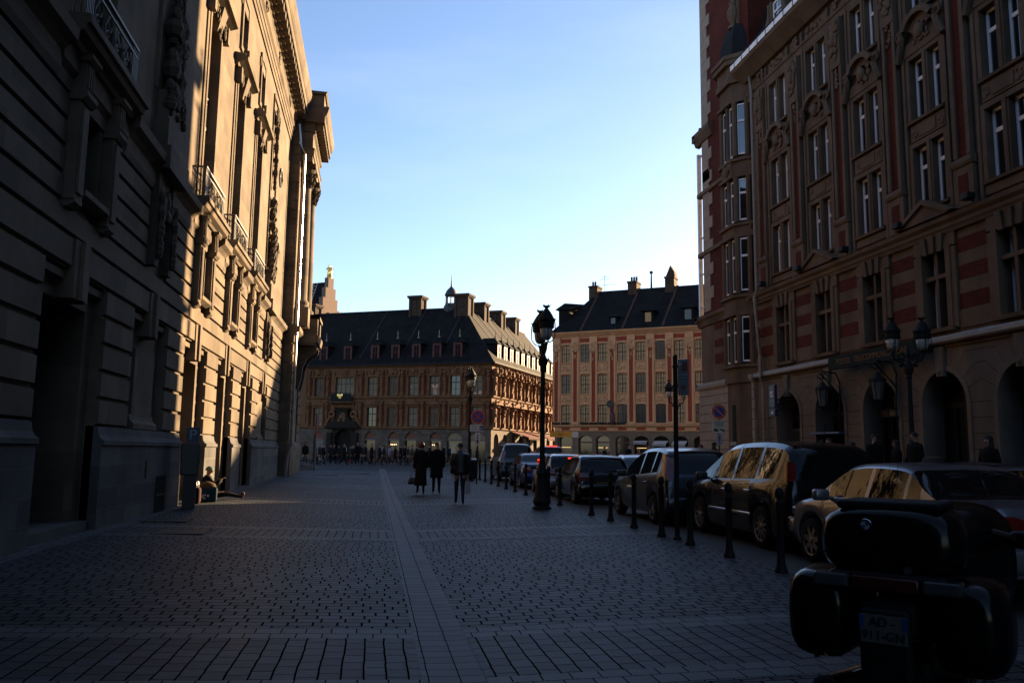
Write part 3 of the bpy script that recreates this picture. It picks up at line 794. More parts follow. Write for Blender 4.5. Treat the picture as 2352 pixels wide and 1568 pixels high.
# striped storey
f = MB()
ops = [(c - .55, c + .55, 5.52, 7.9) for c in bc]
wall(f, 0, XL, 5.3, 8.45, ops, .45)
for c in bc:
    f.box(c - .95, c - .55, -.1, 0, 5.45, 7.95); f.box(c + .55, c + .95, -.1, 0, 5.45, 7.95); f.box(c - .95, c + .95, -.1, 0, 7.9, 8.35)
    f.box(c - .75, c - .55, -.14, -.1, 5.5, 7.95); f.box(c + .55, c + .75, -.14, -.1, 5.5, 7.95)
    f.box(c - .06, c + .06, -.02, .3, 5.55, 7.9); f.box(c - .55, c + .55, -.03, .3, 7.05, 7.18)
    f.run([(.0, 5.38), (-.2, 5.38), (-.22, 5.5), (.0, 5.54)], c - .8, c + .8)
    for q in (-.42, 0, .42): f.add([(c + q - .12, -.2, 8.4), (c + q + .12, -.2, 8.4), (c + q * .8 + .08, -.16, 7.86), (c + q * .8 - .08, -.16, 7.86), (c + q - .12, -.1, 8.4), (c + q + .12, -.1, 8.4), (c + q * .8 + .08, -.1, 7.86), (c + q * .8 - .08, -.1, 7.86)], [(0, 3, 2, 1), (3, 7, 6, 2), (0, 4, 7, 3), (1, 2, 6, 5)])
f.run([(.1, 8.35), (-.12, 8.35), (-.16, 8.45), (-.2, 8.5), (-.2, 8.6), (-.3, 8.7), (-.32, 8.82), (.1, 8.9)], 0, XL)
# upper storeys in stone
ops = []
for c in bc:
    for za, zb in ((9.42, 11.5), (12.42, 14.48), (16.03, 18.0)): ops += [(c - .74, c - .13, za, zb), (c + .13, c + .74, za, zb)]
wall(f, 0, XL, 8.9, 19.35, ops, .4)
for k, c in enumerate(bc):
    for za, zb in ((9.42, 11.5), (12.42, 14.48), (16.03, 18.0)):
        frame_border(f, c - .74, c + .74, za, zb, .16, -.09, 0.0)
        f.box(c - .13, c + .13, -.05, 0, za, zb); f.box(c - .06, c + .06, -.09, -.05, za, zb)
        f.run([(.0, za - .12), (-.16, za - .12), (-.18, za - .04), (0, za + .02)], c - .85, c + .85)
        for sx in (-1, 1): f.box(c + sx * .74, c + sx * .68, .2, .42, za, zb)
    f.box(c - .82, c + .82, -.06, 0, 11.72, 12.25); f.box(c - .4, c + .4, -.085, -.06, 11.8, 12.17)
    f.box(c - .9, c + .9, -.07, 0, 9.0, 9.25)
    f.box(c - 1.05, c - .93, -.12, 0, 8.9, 19.0); f.box(c + .93, c + 1.05, -.12, 0, 8.9, 19.0)
for q in range(NB + 1):
    x = C0 - BW / 2 + BW * q
    if q == 0: x += .1
    f.box(x - .42, x + .42, -.2, 0, 8.9, 10.1); f.run([(0, 10.1), (-.24, 10.1), (-.28, 10.18), (-.28, 10.28), (-.22, 10.36), (0, 10.4)], x - .46, x + .46)
    f.box(x - .36, x - .2, -.2, 0, 10.4, 16.2); f.box(x + .2, x + .36, -.2, 0, 10.4, 16.2)
    f.box(x - .36, x + .36, -.22, 0, 16.2, 18.1)
f.run([(.1, 18.1), (-.1, 18.1), (-.1, 18.35), (-.16, 18.4), (-.16, 18.5), (.1, 18.5)], 0, XL)
f.run([(.1, 19.1), (-.2, 19.1), (-.3, 19.2), (-.55, 19.45), (-.72, 19.6), (-.75, 19.72), (.1, 19.75)], -.2, XL)
f.box(0, XL, .46, 14, 5.3, 19.7); f.box(0, XL, .95, 14, .1, 5.4)
f.build('stone_front', st_po, PO)
for q in range(NB + 1):
    bk = MB()
    x = C0 - BW / 2 + BW * q
    if q == 0: x += .1
    bk.box(x - .2, x + .2, -.12, 0, 10.4, 16.2); bk.box(x - .2, x + .2, -.215, 0, 9.1, 9.85)
    for za, zb in ((7.65, 8.08), (6.83, 7.24), (5.95, 6.4)):
        a, b = (x - .62, x + .62) if q else (0.25, x + .62)
        bk.box(a, b, -.03, 0, za, zb)
    bk.build('brick_panel', brick, PO)
for q in range(1, NB + 1):
    x = C0 - BW / 2 + BW * q; sb = MB()
    sb.box(x - .62, x + .62, -.028, 0, 7.25, 7.64); sb.box(x - .62, x + .62, -.028, 0, 6.41, 6.82); sb.box(x - .66, x + .66, -.05, 0, 5.4, 5.94)
    sb.build('stone_band', st_po, PO)
# gables, hoods and carving
for k, c in enumerate(bc):
    h = MB()
    if k % 2 == 1:
        h.poly_xz([(c - 1.3, 8.88), (c + 1.3, 8.88), (c, 9.45)], -.36, 0); h.poly_xz([(c - 1.42, 8.88), (c - 1.12, 8.88), (c, 9.40), (c, 9.56)], -.46, 0); h.poly_xz([(c + 1.12, 8.88), (c + 1.42, 8.88), (c, 9.56), (c, 9.40)], -.46, 0)
        h.build('pediment', st_po, PO)
        h = MB()
    # curved hood with scrolls over the second row of windows
    n = 10
    for r0, r1, yy in ((.55, .74, -.34), (.30, .55, -.16)):
        for i in range(n):
            a0, a1 = math.pi * (.12 + .76 * i / n), math.pi * (.12 + .76 * (i + 1) / n)
            P = lambda r_, a, y_: (c - r_ * 1.15 * math.cos(a), y_, 15.22 + r_ * math.sin(a))
            h.add([P(r0, a0, yy), P(r0, a1, yy), P(r1, a1, yy), P(r1, a0, yy), P(r0, a0, 0), P(r0, a1, 0), P(r1, a1, 0), P(r1, a0, 0)], [(0, 1, 2, 3), (0, 4, 5, 1), (3, 2, 6, 7)])
    h.box(c - .95, c + .95, -.12, 0, 14.64, 15.05)
    for sx in (-1, 1):
        h.tube([(c + sx * 1.12, -.2, 14.55), (c + sx * .95, -.22, 14.95), (c + sx * .82, -.22, 15.25), (c + sx * .95, -.22, 15.5)], [.11, .13, .12, .07], 6)
        h.ring((c + sx * .92, -.22, 15.42), .14, .07, n=10, m=5)
    ho = h.build('window_hood', st_po, PO)
    cv = MB(); cv.ell((c, -.2, 15.2), (.2, .14, .26), 10, 6); carve(cv, c - .4, c + .4, 14.85, 15.5, -.16, 18, .09, seed=k + 5)
    carve(cv, c - .7, c + .7, 18.55, 18.95, -.04, 24, .10, seed=k + 105)
    for sx in (-1, 1): carve(cv, c + sx * .62 - .12, c + sx * .62 + .12, 11.85, 12.12, -.07, 6, .07, seed=k + 205)
    cv.build('carving', cv_po, ho)
for q in range(NB + 1):
    x = C0 - BW / 2 + BW * q + (.1 if q == 0 else 0)
    cv = MB(); carve(cv, x - .25, x + .25, 16.6, 18.0, -.26, 34, .12, seed=q + 305); cv.ell((x, -.3, 17.3), (.17, .12, .26), 8, 6); carve(cv, x - .1, x + .1, 15.4, 16.5, -.16, 14, .08, seed=q + 405)
    cv.build('cartouche', cv_po, PO)
    cv = MB(); carve(cv, x - .3, x + .3, 18.55, 19.0, -.1, 14, .09, seed=q + 505); cv.build('carving', cv_po, PO)
# windows
a, b = window_mesh(.61, 2.08, 1, 1, bord=.095, transom=1.42, tw=.12); W_PO = (a.mesh('casement', white_p), b.mesh('casement_pane', glass))
a, b = window_mesh(.49, 2.38, 1, 1, bord=.07, transom=1.6, tw=.1); W_PS = (a.mesh('casement_narrow', white_p), b.mesh('casement_narrow_pane', glass))
for c in bc:
    for za in (9.42, 12.42, 15.95):
        for x in (c - .74, c + .13): put_window(PO, W_PO, (x, .16, za))
    for x in (c - .55, c + .06): put_window(PO, W_PS, (x, .3, 5.52))
# gutter, roof, dormers
g = MB(); g.run([(-.3, 19.76), (-.78, 19.76), (-.78, 20.0), (-.74, 20.02), (-.3, 20.02)], -.25, XL)
go = g.build('gutter', mat('white_gutter', (.85, .85, .86), rough=.5, var=.1), PO)
gb = MB(); x = .2
while x < 30: gb.box(x, x + .035, -.795, -.3, 19.74, 20.04); x += .8
gb.box(-.25, XL, -.80, -.74, 20.02, 20.06)
gb.build('gutter_clips', black_m, go)
r_ = MB(); r_.add([(-.1, -.3, 19.8), (XL, -.3, 19.8), (XL, 3.2, 28.5), (-.1, 3.2, 28.5), (XL, 7, 32), (-.1, 7, 32), (XL, 14, 19.8), (-.1, 14, 19.8)], [(0, 1, 2, 3), (3, 2, 4, 5), (5, 4, 6, 7), (0, 3, 5, 7)])  # upper slopes are out of view, raised to block sky light
r_.build('roof', slate, PO)
a, b = window_mesh(.9, 1.6, 2, 1, bord=.08, transom=1.1); W_DO = (a.mesh('dormer_window', white_p), b.mesh('dormer_pane', glass))
for c in bc[:4]:
    d = MB(); d.box(c - .62, c - .45, 0.0, 1.6, 20.1, 22.0); d.box(c + .45, c + .62, 0.0, 1.6, 20.1, 22.0); d.box(c - .62, c + .62, 0, 1.6, 21.9, 22.2); d.box(c - .5, c + .5, .16, 1.6, 20.1, 22)
    d.poly_xz([(c - .9, 22.2), (c + .9, 22.2), (c + .6, 22.7), (c, 22.95), (c - .6, 22.7)], -.25, 1.8)
    do = d.build('dormer', st_po, PO)
    put_window(do, W_DO, (c - .45, .08, 20.2))
    cv = MB()
    for sx in (-1, 1): cv.tube([(c + sx * .75, .05, 20.1), (c + sx * .85, 0, 20.5), (c + sx * .68, 0, 21.2), (c + sx * .66, 0, 21.8)], [.16, .18, .1, .08], 6)
    cv.build('carving', cv_po, do)
# doors and shop windows in the arches
for k, c in enumerate(bc):
    d = MB(); d.box(c - 1.0, c + 1.0, .82, .9, .2, 4.3)
    do = d.build('arch_infill', dark_in, PO)
    fr_ = MB()
    fr_.box(c - 1.0, c + 1.0, .68, .8, 3.14, 3.3); fr_.box(c - .06, c + .06, .7, .8, .2, 4.1); fr_.box(c - .98, c - .9, .7, .8, .2, 3.2); fr_.box(c + .9, c + .98, .7, .8, .2, 3.2)
    for a_ in (R(60), R(120)): fr_.tube([(c, .74, 3.3), (c + .95 * math.cos(a_), .74, 3.22 + .95 * math.sin(a_))], .03, 4)
    if k in (2, 3): fr_.box(c - .5, c - .42, .7, .8, .2, 3.2); fr_.box(c + .42, c + .5, .7, .8, .2, 3.2)
    fo = fr_.build('door_frame', black_m, PO)
    MB().box(c - .9, c + .9, .76, .78, .3, 4.1).build('pane', glass, fo)
# folding grille in the first arch
c = bc[0]; gr = MB()
for i in range(20): gr.box(c - .93 + i * .097, c - .905 + i * .097, .55, .58, .25, 2.75)
for z in (.5, 1.4, 1.75, 2.65): gr.box(c - .95, c + .95, .545, .585, z, z + .03)
gr.build('folding_grille', mat('grey_grille', (.10, .09, .08), rough=.5, metal=.3), PO)
# cash machine and blue canopy in the second arch
c = bc[1]
cm_ = MB(); cm_.rbox(c - .4, c + .78, .35, .7, .4, 1.55, .04)
cm_o = cm_.build('cash_machine_panel', mat('pale_grey_panel', (.16, .155, .15), rough=.5), PO)
MB().box(c - .1, c + .3, .34, .36, .95, 1.3).build('screen', black_m, cm_o)
MB().box(c + .4, c + .75, .345, .36, 1.3, 1.38).build('lit_strip', mat('cash_machine_light', (.8, .6, .2), emit=(1, .72, .25), estr=.1, var=0), cm_o)
MB().rbox(c - 1.02, c + 1.02, -.28, .6, 2.42, 2.5, .02).build('canopy', mat('blue_canopy', (.025, .03, .10), rough=.35), PO)
MB().rbox(c - .86, c - .62, .3, .7, .3, 1.8, .02).build('notice_pillar', mat('dark_blue_pillar', (.02, .022, .06), rough=.5), PO)
# lettering over the third arch
c = bc[2]
tb = MB().box(c - .92, c + .92, .6, .68, 2.98, 3.22).build('transom_board', mat('bronze_board', (.05, .043, .036), rough=.5), PO)
text_mesh('LA POSTE', .19, mat('pale_letters', (.25, .23, .2), var=0), tb, (c, .595, 3.09))
gm = mat('gilt', (.22, .15, .07), rough=.4, metal=.5)
gl = MB()
for x in (-.25, -.1, .08, .22): gl.box(c + x - .012, c + x + .012, .69, .72, 3.3, 3.7 + .5 * (x > 0) * .3)
gl.ring((c, .7, 3.75), .2, .02, n=12); gl.box(c - .28, c + .28, .69, .72, 3.5, 3.53)
gl.build('gilt_ornament', gm, tb)
# blue shop window in the fifth arch
c = bc[4]
MB().box(c - .85, c - .2, .72, .745, .6, 3.0).build('poster', mat('blue_poster', (.03, .12, .19), rough=.25, var=.2, scale=2), PO)
# uplights on the ledge
for q in range(0, NB):
    x = C0 - BW / 2 + BW * q + .5
    u = MB(); u.rbox(x - .16, x + .16, -.62, -.35, 8.92, 9.12, .03); u.tube([(x, -.3, 8.9), (x, -.45, 9.0)], .04, 6)
    u.build('floodlight', black_m, PO, auto=40)
pip = mat('beige_pipe', (.17, .135, .105), rough=.45, var=.12)
dp = MB(); dp.tube([(.75, -.28, 19.1), (.78, -.24, 18.4), (.8, -.22, 9.0), (.8, -.34, 8.6), (.95, -.22, 6.0), (.95, -.2, 5.45), (1.15, -.34, 5.0), (1.15, -.2, 4.6), (1.15, -.2, 1.6), (1.28, -.2, 1.2), (1.28, -.2, .3)], .075, 8)
for z in (16, 13, 10, 7.3, 3.8, 2.6): dp.lathe([(.1, 0), (.1, .06)], (.8 if z > 8 else (.93 if z > 5 else 1.15), -.21, z), 8)
dp.build('downpipe', pip, PO, auto=40)
# name board hung before the ledge
NBo = thing('sign_board', 'long dark green board lettered POSTES TELECOMMUNICATIONS above the arches', 'sign', (17, 35.3, 0), R(-90))
xa, xb = 35.3 - 28.1, 35.3 - 22.9
nb = MB(); nb.poly_xz([(xa + .08, 4.72), (xb - .08, 4.72), (xb, 4.82), (xb, 5.12), (xb - .08, 5.22), (xa + .08, 5.22), (xa, 5.12), (xa, 4.82)], -.6, -.52)
nb.build('panel', mat('dark_green_board', (.014, .020, .020), rough=.85, var=.1), NBo)
g_ = mat('dull_gold_letters', (.16, .10, .05), rough=.8, var=.1)
text_mesh('POSTES   TELECOMMUNICATIONS', .29, g_, NBo, ((xa + xb) / 2, -.608, 4.96), sx=.92)
hb = MB()
for x in (xa + .9, xb - .9): hb.box(x - .02, x + .02, -.52, 0, 5.15, 5.19); hb.box(x - .02, x + .02, -.52, 0, 4.78, 4.82)
hb.build('brackets', black_m, NBo)
# ------------------------------------------------------------------ wall lanterns on scrolled brackets
lglass = mat('lantern_glass', (.10, .10, .095), rough=.12, var=0, spec=.6)
def wall_lantern(label, Y, Z):
    t = thing('wall_lantern', label, 'lantern', (17, Y, Z), R(-90), 'wall lanterns beside the post office door')
    b = MB()
    b.tube([(0, -.02, -.9), (0, -.12, -.75), (0, -.05, .6), (0, -.2, .95), (0, -.75, 1.0)], .03, 5)
    b.tube([(0, -.05, .1), (0, -.45, .55), (0, -.85, .95), (0, -.95, .8), (0, -.8, .7)], .026, 5)
    b.ring((0, -.25, -.7), .16, .024, 'x', 12, 4); b.ring((0, -.62, .82), .1, .02, 'x', 10, 4)
    b.tube([(0, -.75, 1.0), (0, -.75, .62)], .02, 5)
    b.build('bracket', black_m, t)
    h = MB(); h.lathe([(.05, .62), (.1, .56), (.12, .5), (.3, .38), (.31, .34)], (0, -.75, 0), 8); h.lathe([(.13, -.32), (.15, -.28), (.05, -.38), (.04, -.45)], (0, -.75, 0), 8)
    for k in range(6):
        a = k * math.pi / 3; h.tube([(.24 * math.cos(a), -.75 + .24 * math.sin(a), .35), (.13 * math.cos(a), -.75 + .13 * math.sin(a), -.3)], .014, 4)
    h.build('lantern_frame', black_m, t)
    MB().lathe([(.12, -.29), (.22, .34)], (0, -.75, 0), 6).build('glass', lglass, t)
wall_lantern('black six-sided wall lantern on scrolled bracket at the far end of the name board', 28.3, 3.7)
wall_lantern('black six-sided wall lantern on scrolled bracket in front of the door lettered LA POSTE', 24.9, 3.75)
# projecting blue sign
bs = thing('projecting_sign', 'dark blue projecting box sign with a white bird emblem above the grille arch', 'sign', (17, 32.0, 3.55), R(-90))
MB().rbox(-.55, -.05, -.75, -.62, 0, .95, .02).build('upper_box', mat('navy_sign', (.018, .02, .07), rough=.4, var=.05), bs)
MB().rbox(-.55, -.05, -.75, -.62, -.34, -.03, .02).build('lower_box', MATS['navy_sign'], bs)
MB().rbox(-.1, .0, -.72, 0, .3, .36, .01).build('arm', black_m, bs)
wl = mat('sign_white', (.42, .42, .42), rough=.5, var=0)
e_ = MB(); e_.box(-.43, -.17, -.756, -.75, .45, .70); e_.poly_xz([(-.4, -.22), (-.36, -.16), (-.2, -.12), (-.18, -.24), (-.34, -.25)], -.756, -.75)
e_.build('emblem', wl, bs)
MB().poly_xz([(-.41, .52), (-.3, .56), (-.19, .67), (-.19, .59), (-.27, .52)], -.762, -.757).build('bird_mark', MATS['navy_sign'], bs)
text_mesh('LA POSTE', .07, wl, bs, (-.3, -.754, .83)); text_mesh('BANQUE', .07, wl, bs, (-.3, -.754, .3))

# ------------------------------------------------------------------ the belfry tower at the far end
TW = thing('belfry_tower', 'red brick belfry tower with pale stone quoins and a stone oriel', 'tower', (17.0, 41.45, 0), R(-90))
TL = 6.3
t = MB()
t.box(.5, TL, 0, 12, 8.9, 62)
t.add([(0, .5, 8.9), (.5, 0, 8.9), (.5, 0, 62), (0, .5, 62), (0, 12, 8.9), (0, 12, 62)], [(0, 1, 2, 3), (4, 0, 3, 5)])
t.box(.02, .52, .5, 12, 8.9, 62)
t.build('shaft', brick, TW)
q = MB(); z = 9.0; k = 0
while z < 44:
    h = .62; wdt = 1.75 if k % 2 else 1.35; w2 = .8 if k % 2 else 1.2
    q.box(.5, wdt, -.05, .3, z, z + h - .015)
    q.add([(-.035, .5, z), (.5, -.05, z), (.5, -.05, z + h - .015), (-.035, .5, z + h - .015), (.2, .7, z), (.7, .2, z), (.7, .2, z + h - .015), (.2, .7, z + h - .015)], [(0, 1, 2, 3), (3, 2, 6, 7), (0, 4, 5, 1)])
    q.box(-.04, .3, .5, .5 + w2, z, z + h - .015)
    z += h; k += 1
q.build('quoins', mat('quoin_stone', (.25, .21, .175), rough=.85, var=.15), TW)
bs_ = MB()
bs_.box(-.15, TL, -.15, 12, .1, 4.9)
for z in (.95, 1.4, 1.85, 2.3, 2.75, 3.2, 3.65, 4.1, 4.55): pass
bs_.run([(.1, 4.9), (-.2, 4.9), (-.26, 5.0), (-.26, 5.1), (.1, 5.1)], -.3, TL)
bs_.build('base', MATS['quoin_stone'], TW)
jn = MB()
for z in (.95, 1.4, 1.85, 2.3, 2.75, 3.2, 3.65, 4.1, 4.55): jn.box(-.155, TL, -.156, -.14, z, z + .03); jn.box(-.156, -.14, -.15, 8, z, z + .03)
jn.build('masonry_joints', MATS['joint_dark'], TW)
l = MB(); l.run([(.1, 5.105), (-.27, 5.105), (-.27, 5.22), (.1, 5.32)], -.3, TL); l.box(-.31, -.1, -.27, 8, 5.105, 5.22)
l.build('lead_flashing', leadw, TW)
m = MB(); m.box(-.02, TL, -.02, 12, 5.1, 8.9); m.run([(.1, 8.2), (-.1, 8.25), (-.2, 8.5), (-.3, 8.62), (-.3, 8.78), (.1, 8.95)], -.25, TL); m.box(-.25, .1, -.3, 8, 8.5, 8.8)
for z in (15.3, 12.0): m.run([(.1, z), (-.12, z + .05), (-.12, z + .25), (.1, z + .35)], -.12, TL); m.box(-.13, .1, -.1, 8, z + .05, z + .25)
m.run([(.1, 18.2), (-.12, 18.25), (-.3, 18.7), (-.3, 18.9), (.1, 19.05)], -.2, 2.0); m.box(-.28, .1, -.3, 8, 18.5, 18.9)
m.box(.5, 1.5, -.05, .3, 16.0, 16.6)
m.build('stone_storey', st_po, TW)
bk = MB()
for za, zb in ((7.88, 8.3), (6.98, 7.38), (6.13, 6.65)): bk.box(1.75, 3.2, -.035, 0, za, zb)
bk.build('brick_panels', brick, TW)
# polygonal stone oriel
ox0, ox1, op = 3.75, 6.25, .58
def oriel(mb, z0, z1, e=0.0, p=op):
    pts = [(ox0 - e, 0), (ox0 + .5 - e * .4, -p - e), (ox1 - .75 + e * .4, -p - e), (ox1 + e, 0)]
    n = 4
    mb.add([(x, y, z0) for x, y in pts] + [(x, y, z1) for x, y in pts], [(3, 2, 1, 0), (4, 5, 6, 7)] + [(i, i + 1, i + 5, i + 4) for i in range(3)])
o = MB()
oriel(o, .1, 4.9, 0, .5); oriel(o, 4.9, 5.1, .12, .5)
for za, zb in ((5.1, 5.75), (8.0, 9.0), (11.7, 12.4), (14.6, 15.6), (18.3, 19.3)): oriel(o, za, zb, .02)
for za, zb in ((5.75, 8.0), (9.0, 11.7), (12.4, 14.6), (15.6, 18.3)): oriel(o, za, zb, -.16)
for z in (5.6, 8.0, 8.85, 11.7, 12.25, 14.6, 15.4, 18.3): oriel(o, z, z + .14, .16)
oriel(o, 19.3, 19.6, .2); oriel(o, 19.6, 20.2, .12); oriel(o, 20.2, 20.45, .32); oriel(o, 20.45, 20.65, .4)
# corner mullions
for za, zb in ((5.75, 8.0), (9.0, 11.7), (12.4, 14.6), (15.6, 18.3)):
    for x, y in ((ox0 + .52, -op + .05), (ox1 - .52, -op + .05), (ox0 + .12, -.08), (5.0, -op + .05), (ox1 - .12, -.08)): o.lathe([(.14, 0), (.14, zb - za)], (x, y, za), 8)
o.build('oriel', st_po, TW)
dm_ = MB()
rings = []
for s_, z in ((1.04, 20.65), (1.0, 21.1), (.9, 21.7), (.65, 22.3), (.25, 22.7)):
    cx = (ox0 + ox1) / 2
    rings.append([(cx + (x - cx) * s_, y * s_ if y else .05, z) for x, y in ((ox0, 0), (ox0 + .5, -op), (ox1 - .5, -op), (ox1, 0))])
dm_.loft(rings)
dm_.build('lead_dome', mat('dark_lead', (.014, .015, .018), rough=.9, var=.2), TW)
fn = MB(); fn.lathe([(.25, 0), (.25, .12), (.1, .25), (.28, .6), (.3, .9), (.16, 1.2), (.2, 1.35), (.05, 1.6)], (5.1, -.2, 22.4), 10); fn.box(4.8, 5.4, -.1, .1, 22.2, 23.8)
fn.build('urn', st_po, TW)
for za, zb in ((5.85, 7.95), (9.15, 11.65), (12.5, 14.5), (15.7, 18.2)):
    for (xa, ya), (xb, yb) in (((3.88, -.12), (4.2, -.50)), ((4.34, -.56), (4.92, -.56)), ((5.08, -.56), (5.66, -.56)), ((5.8, -.50), (6.12, -.12))):
        wd = math.hypot(xb - xa, yb - ya); key = ('or', round(wd, 2), round(zb - za, 2))
        if key not in MATS:
            a, b = window_mesh(wd, zb - za, 1, 1, bord=.075, transom=(zb - za) * .66, tw=.1)
            MATS[key] = (a.mesh('oriel_window', white_p), b.mesh('oriel_pane', glass))
        put_window(TW, MATS[key], (xa, ya + .04, za), math.atan2(yb - ya, xb - xa))
cv = MB(); carve(cv, 4.5, 5.5, 14.75, 15.4, -.62, 26, .12, seed=2, dp=.8); cv.ell((5.0, -.68, 15.1), (.2, .15, .25))
cv.build('cartouche', cv_po, TW)
sl = MB(); sl.box(4.75, 5.1, -.52, -.4, 2.2, 3.9)
sl.build('slit_window', dark_in, TW)
MB().box(4.6, 5.25, -.6, -.4, 2.05, 2.2).build('sill', leadw, TW)
sg = MB(); sg.tube([(-.1, .3, 18.7), (-.45, .3, 18.5), (-.5, .3, 18.9)], [.06, .1, .12], 6); sg.ell((-.5, .3, 19.1), (.13, .13, .18)); sg.ell((-.48, .3, 19.45), (.12, .12, .12)); sg.tube([(0, .3, 19.3), (-.5, .3, 19.4)], .02, 4)
sg.build('corner_lamp', black_m, TW)
vf = MB(); vf.box(-.60, -.44, .1, .3, 8.9, 18.0); vf.box(-.60, 0, .22, .28, 17.8, 17.9)
for z in (9.4, 11.2, 13.2, 15.6): vf.box(-.60, 0, .2, .28, z, z + .06)
vf.build('banner_frame', mat('pale_metal', (.5, .5, .52), rough=.4, metal=.4), TW)
# ------------------------------------------------------------------ the old exchange at the end of the street
st_vb = mat('exchange_ochre_stone', (0.165, 0.083, 0.041), rough=0.85, var=0.22, scale=1.2, bump=0.4, bscale=14, streak=0.2)
st_vg = brickmat('exchange_base_ashlar', (0.085, 0.064, 0.05), (0.125, 0.10, 0.08), (0.03, 0.023, 0.019), 0.55, 0.27, 0.012, var=0.25, bump=0.5)
red_vb = mat('exchange_red_panels', (0.09, 0.02, 0.013), rough=0.85, var=0.25, scale=3)
cv_vb = mat('exchange_carving', (0.16, 0.082, 0.041), rough=0.9, var=0.3, scale=4, bump=0.4)
blind = mat('cream_pane_glass', (0.19, 0.145, 0.092), rough=0.3, var=0.3, scale=0.9, spec=0.08)  # mottled cream pane colour; no blinds are modelled
redblind = mat('red_patterned_glass', (0.36, 0.05, 0.04), rough=0.15, var=0.1, spec=0.7)
wfr = mat('dark_green_frame', (0.02, 0.024, 0.022), rough=0.5, var=0.1)
lunette_o = mat('orange_lunette', (0.12, 0.036, 0.013), rough=0.6, var=0.2)
lunette_c = mat('cream_lunette', (0.20, 0.15, 0.085), rough=0.6, var=0.15)
shop_d = mat('dark_shop_glass', (0.014, 0.010, 0.010), rough=0.08, var=0, spec=0.6)
warm = mat('warm_shop_lamp', (1, .8, .5), emit=(1, .68, .32), estr=.9, var=0)
redsh = mat('shop_display', (0.07, 0.022, 0.018), rough=0.7, var=0.5, scale=6)
gold = mat('gilding', (0.75, 0.50, 0.16), rough=0.28, metal=0.9, var=0.1)
dred = mat('dormer_red_paint', (0.075, 0.011, 0.008), rough=0.6, var=0.15)
VB = thing('old_exchange', 'ornate ochre stone exchange hall with dark slate roof, chimneys and small spired cupola', 'historic building', (-8.14, 104.56, 0), math.atan2(-.4735, .8808))
VL, VD, B0 = 24.0, 30.0, 0.25
winx = [1.5, 5.08, 8.82, 11.5, 14.2, 16.88, 19.5, 22.2]
pilx = [0.15, 2.75, 7.3, 10.05, 12.75, 15.45, 18.2, 20.8, 23.6]
sx_side = [1.7 + 3.0 * i for i in range(9)]
py_side = [.25 + 3.0 * i for i in range(10)]
MSIDE = Matrix.Translation((VL, 0, 0)) @ Matrix.Rotation(R(90), 4, 'Z')
w = MB(); g = MB()
def exch_front(wm, gm_, L, wx, wids, arches):
    ops = []
    for x, wd in zip(wx, wids): ops += [(x - wd / 2, x + wd / 2, 4.33, 6.62), (x - wd / 2, x + wd / 2, 7.95, 10.25)]
    wall(wm, 0, L, 4.25, 11.6, ops, .28)
    wall(gm_, 0, L, B0 - .2, 4.08, arches, .35)
    wm.run([(.1, 4.06), (-.12, 4.06), (-.2, 4.14), (-.2, 4.24), (.1, 4.3)], 0, L)
    wm.run([(.1, 7.6), (-.1, 7.62), (-.22, 7.74), (-.22, 7.84), (.1, 7.92)], 0, L)
    wm.run([(.1, 11.3), (-.15, 11.35), (-.35, 11.55), (-.4, 11.62), (.1, 11.66)], 0, L)
fw = [1.25] * 8; fw[1] = 2.5
archx = [(1.0, 2.4), (7.97, 9.42), (11.07, 12.55), (13.26, 14.71), (16.42, 17.9), (18.58, 20.45), (21.27, 23.31)]
f_ar = [(a, b, B0 - .1, 3.72, 2.9) for a, b in archx] + [(4.05, 6.27, B0 - .1, 4.02, 3.0)]
exch_front(w, g, VL, winx, fw, f_ar)
w.M = MSIDE; g.M = MSIDE
s_ar = [(x - .8, x + .8, B0 - .1, 3.6, 2.8) for x in sx_side]
exch_front(w, g, VD, sx_side, [1.25] * 9, s_ar)
w.M = None; g.M = None
w.box(-6, VL - .3, .31, VD, 4.2, 11.6); g.box(-6, VL - .3, .8, VD, 0, 4.2); w.box(-6, 0, 0, .3, 4.2, 11.6); g.box(-6, 0, 0, .3, 0, 4.1)
w.build('wall', st_vb, VB); g.build('ground_floor_wall', st_vg, VB)
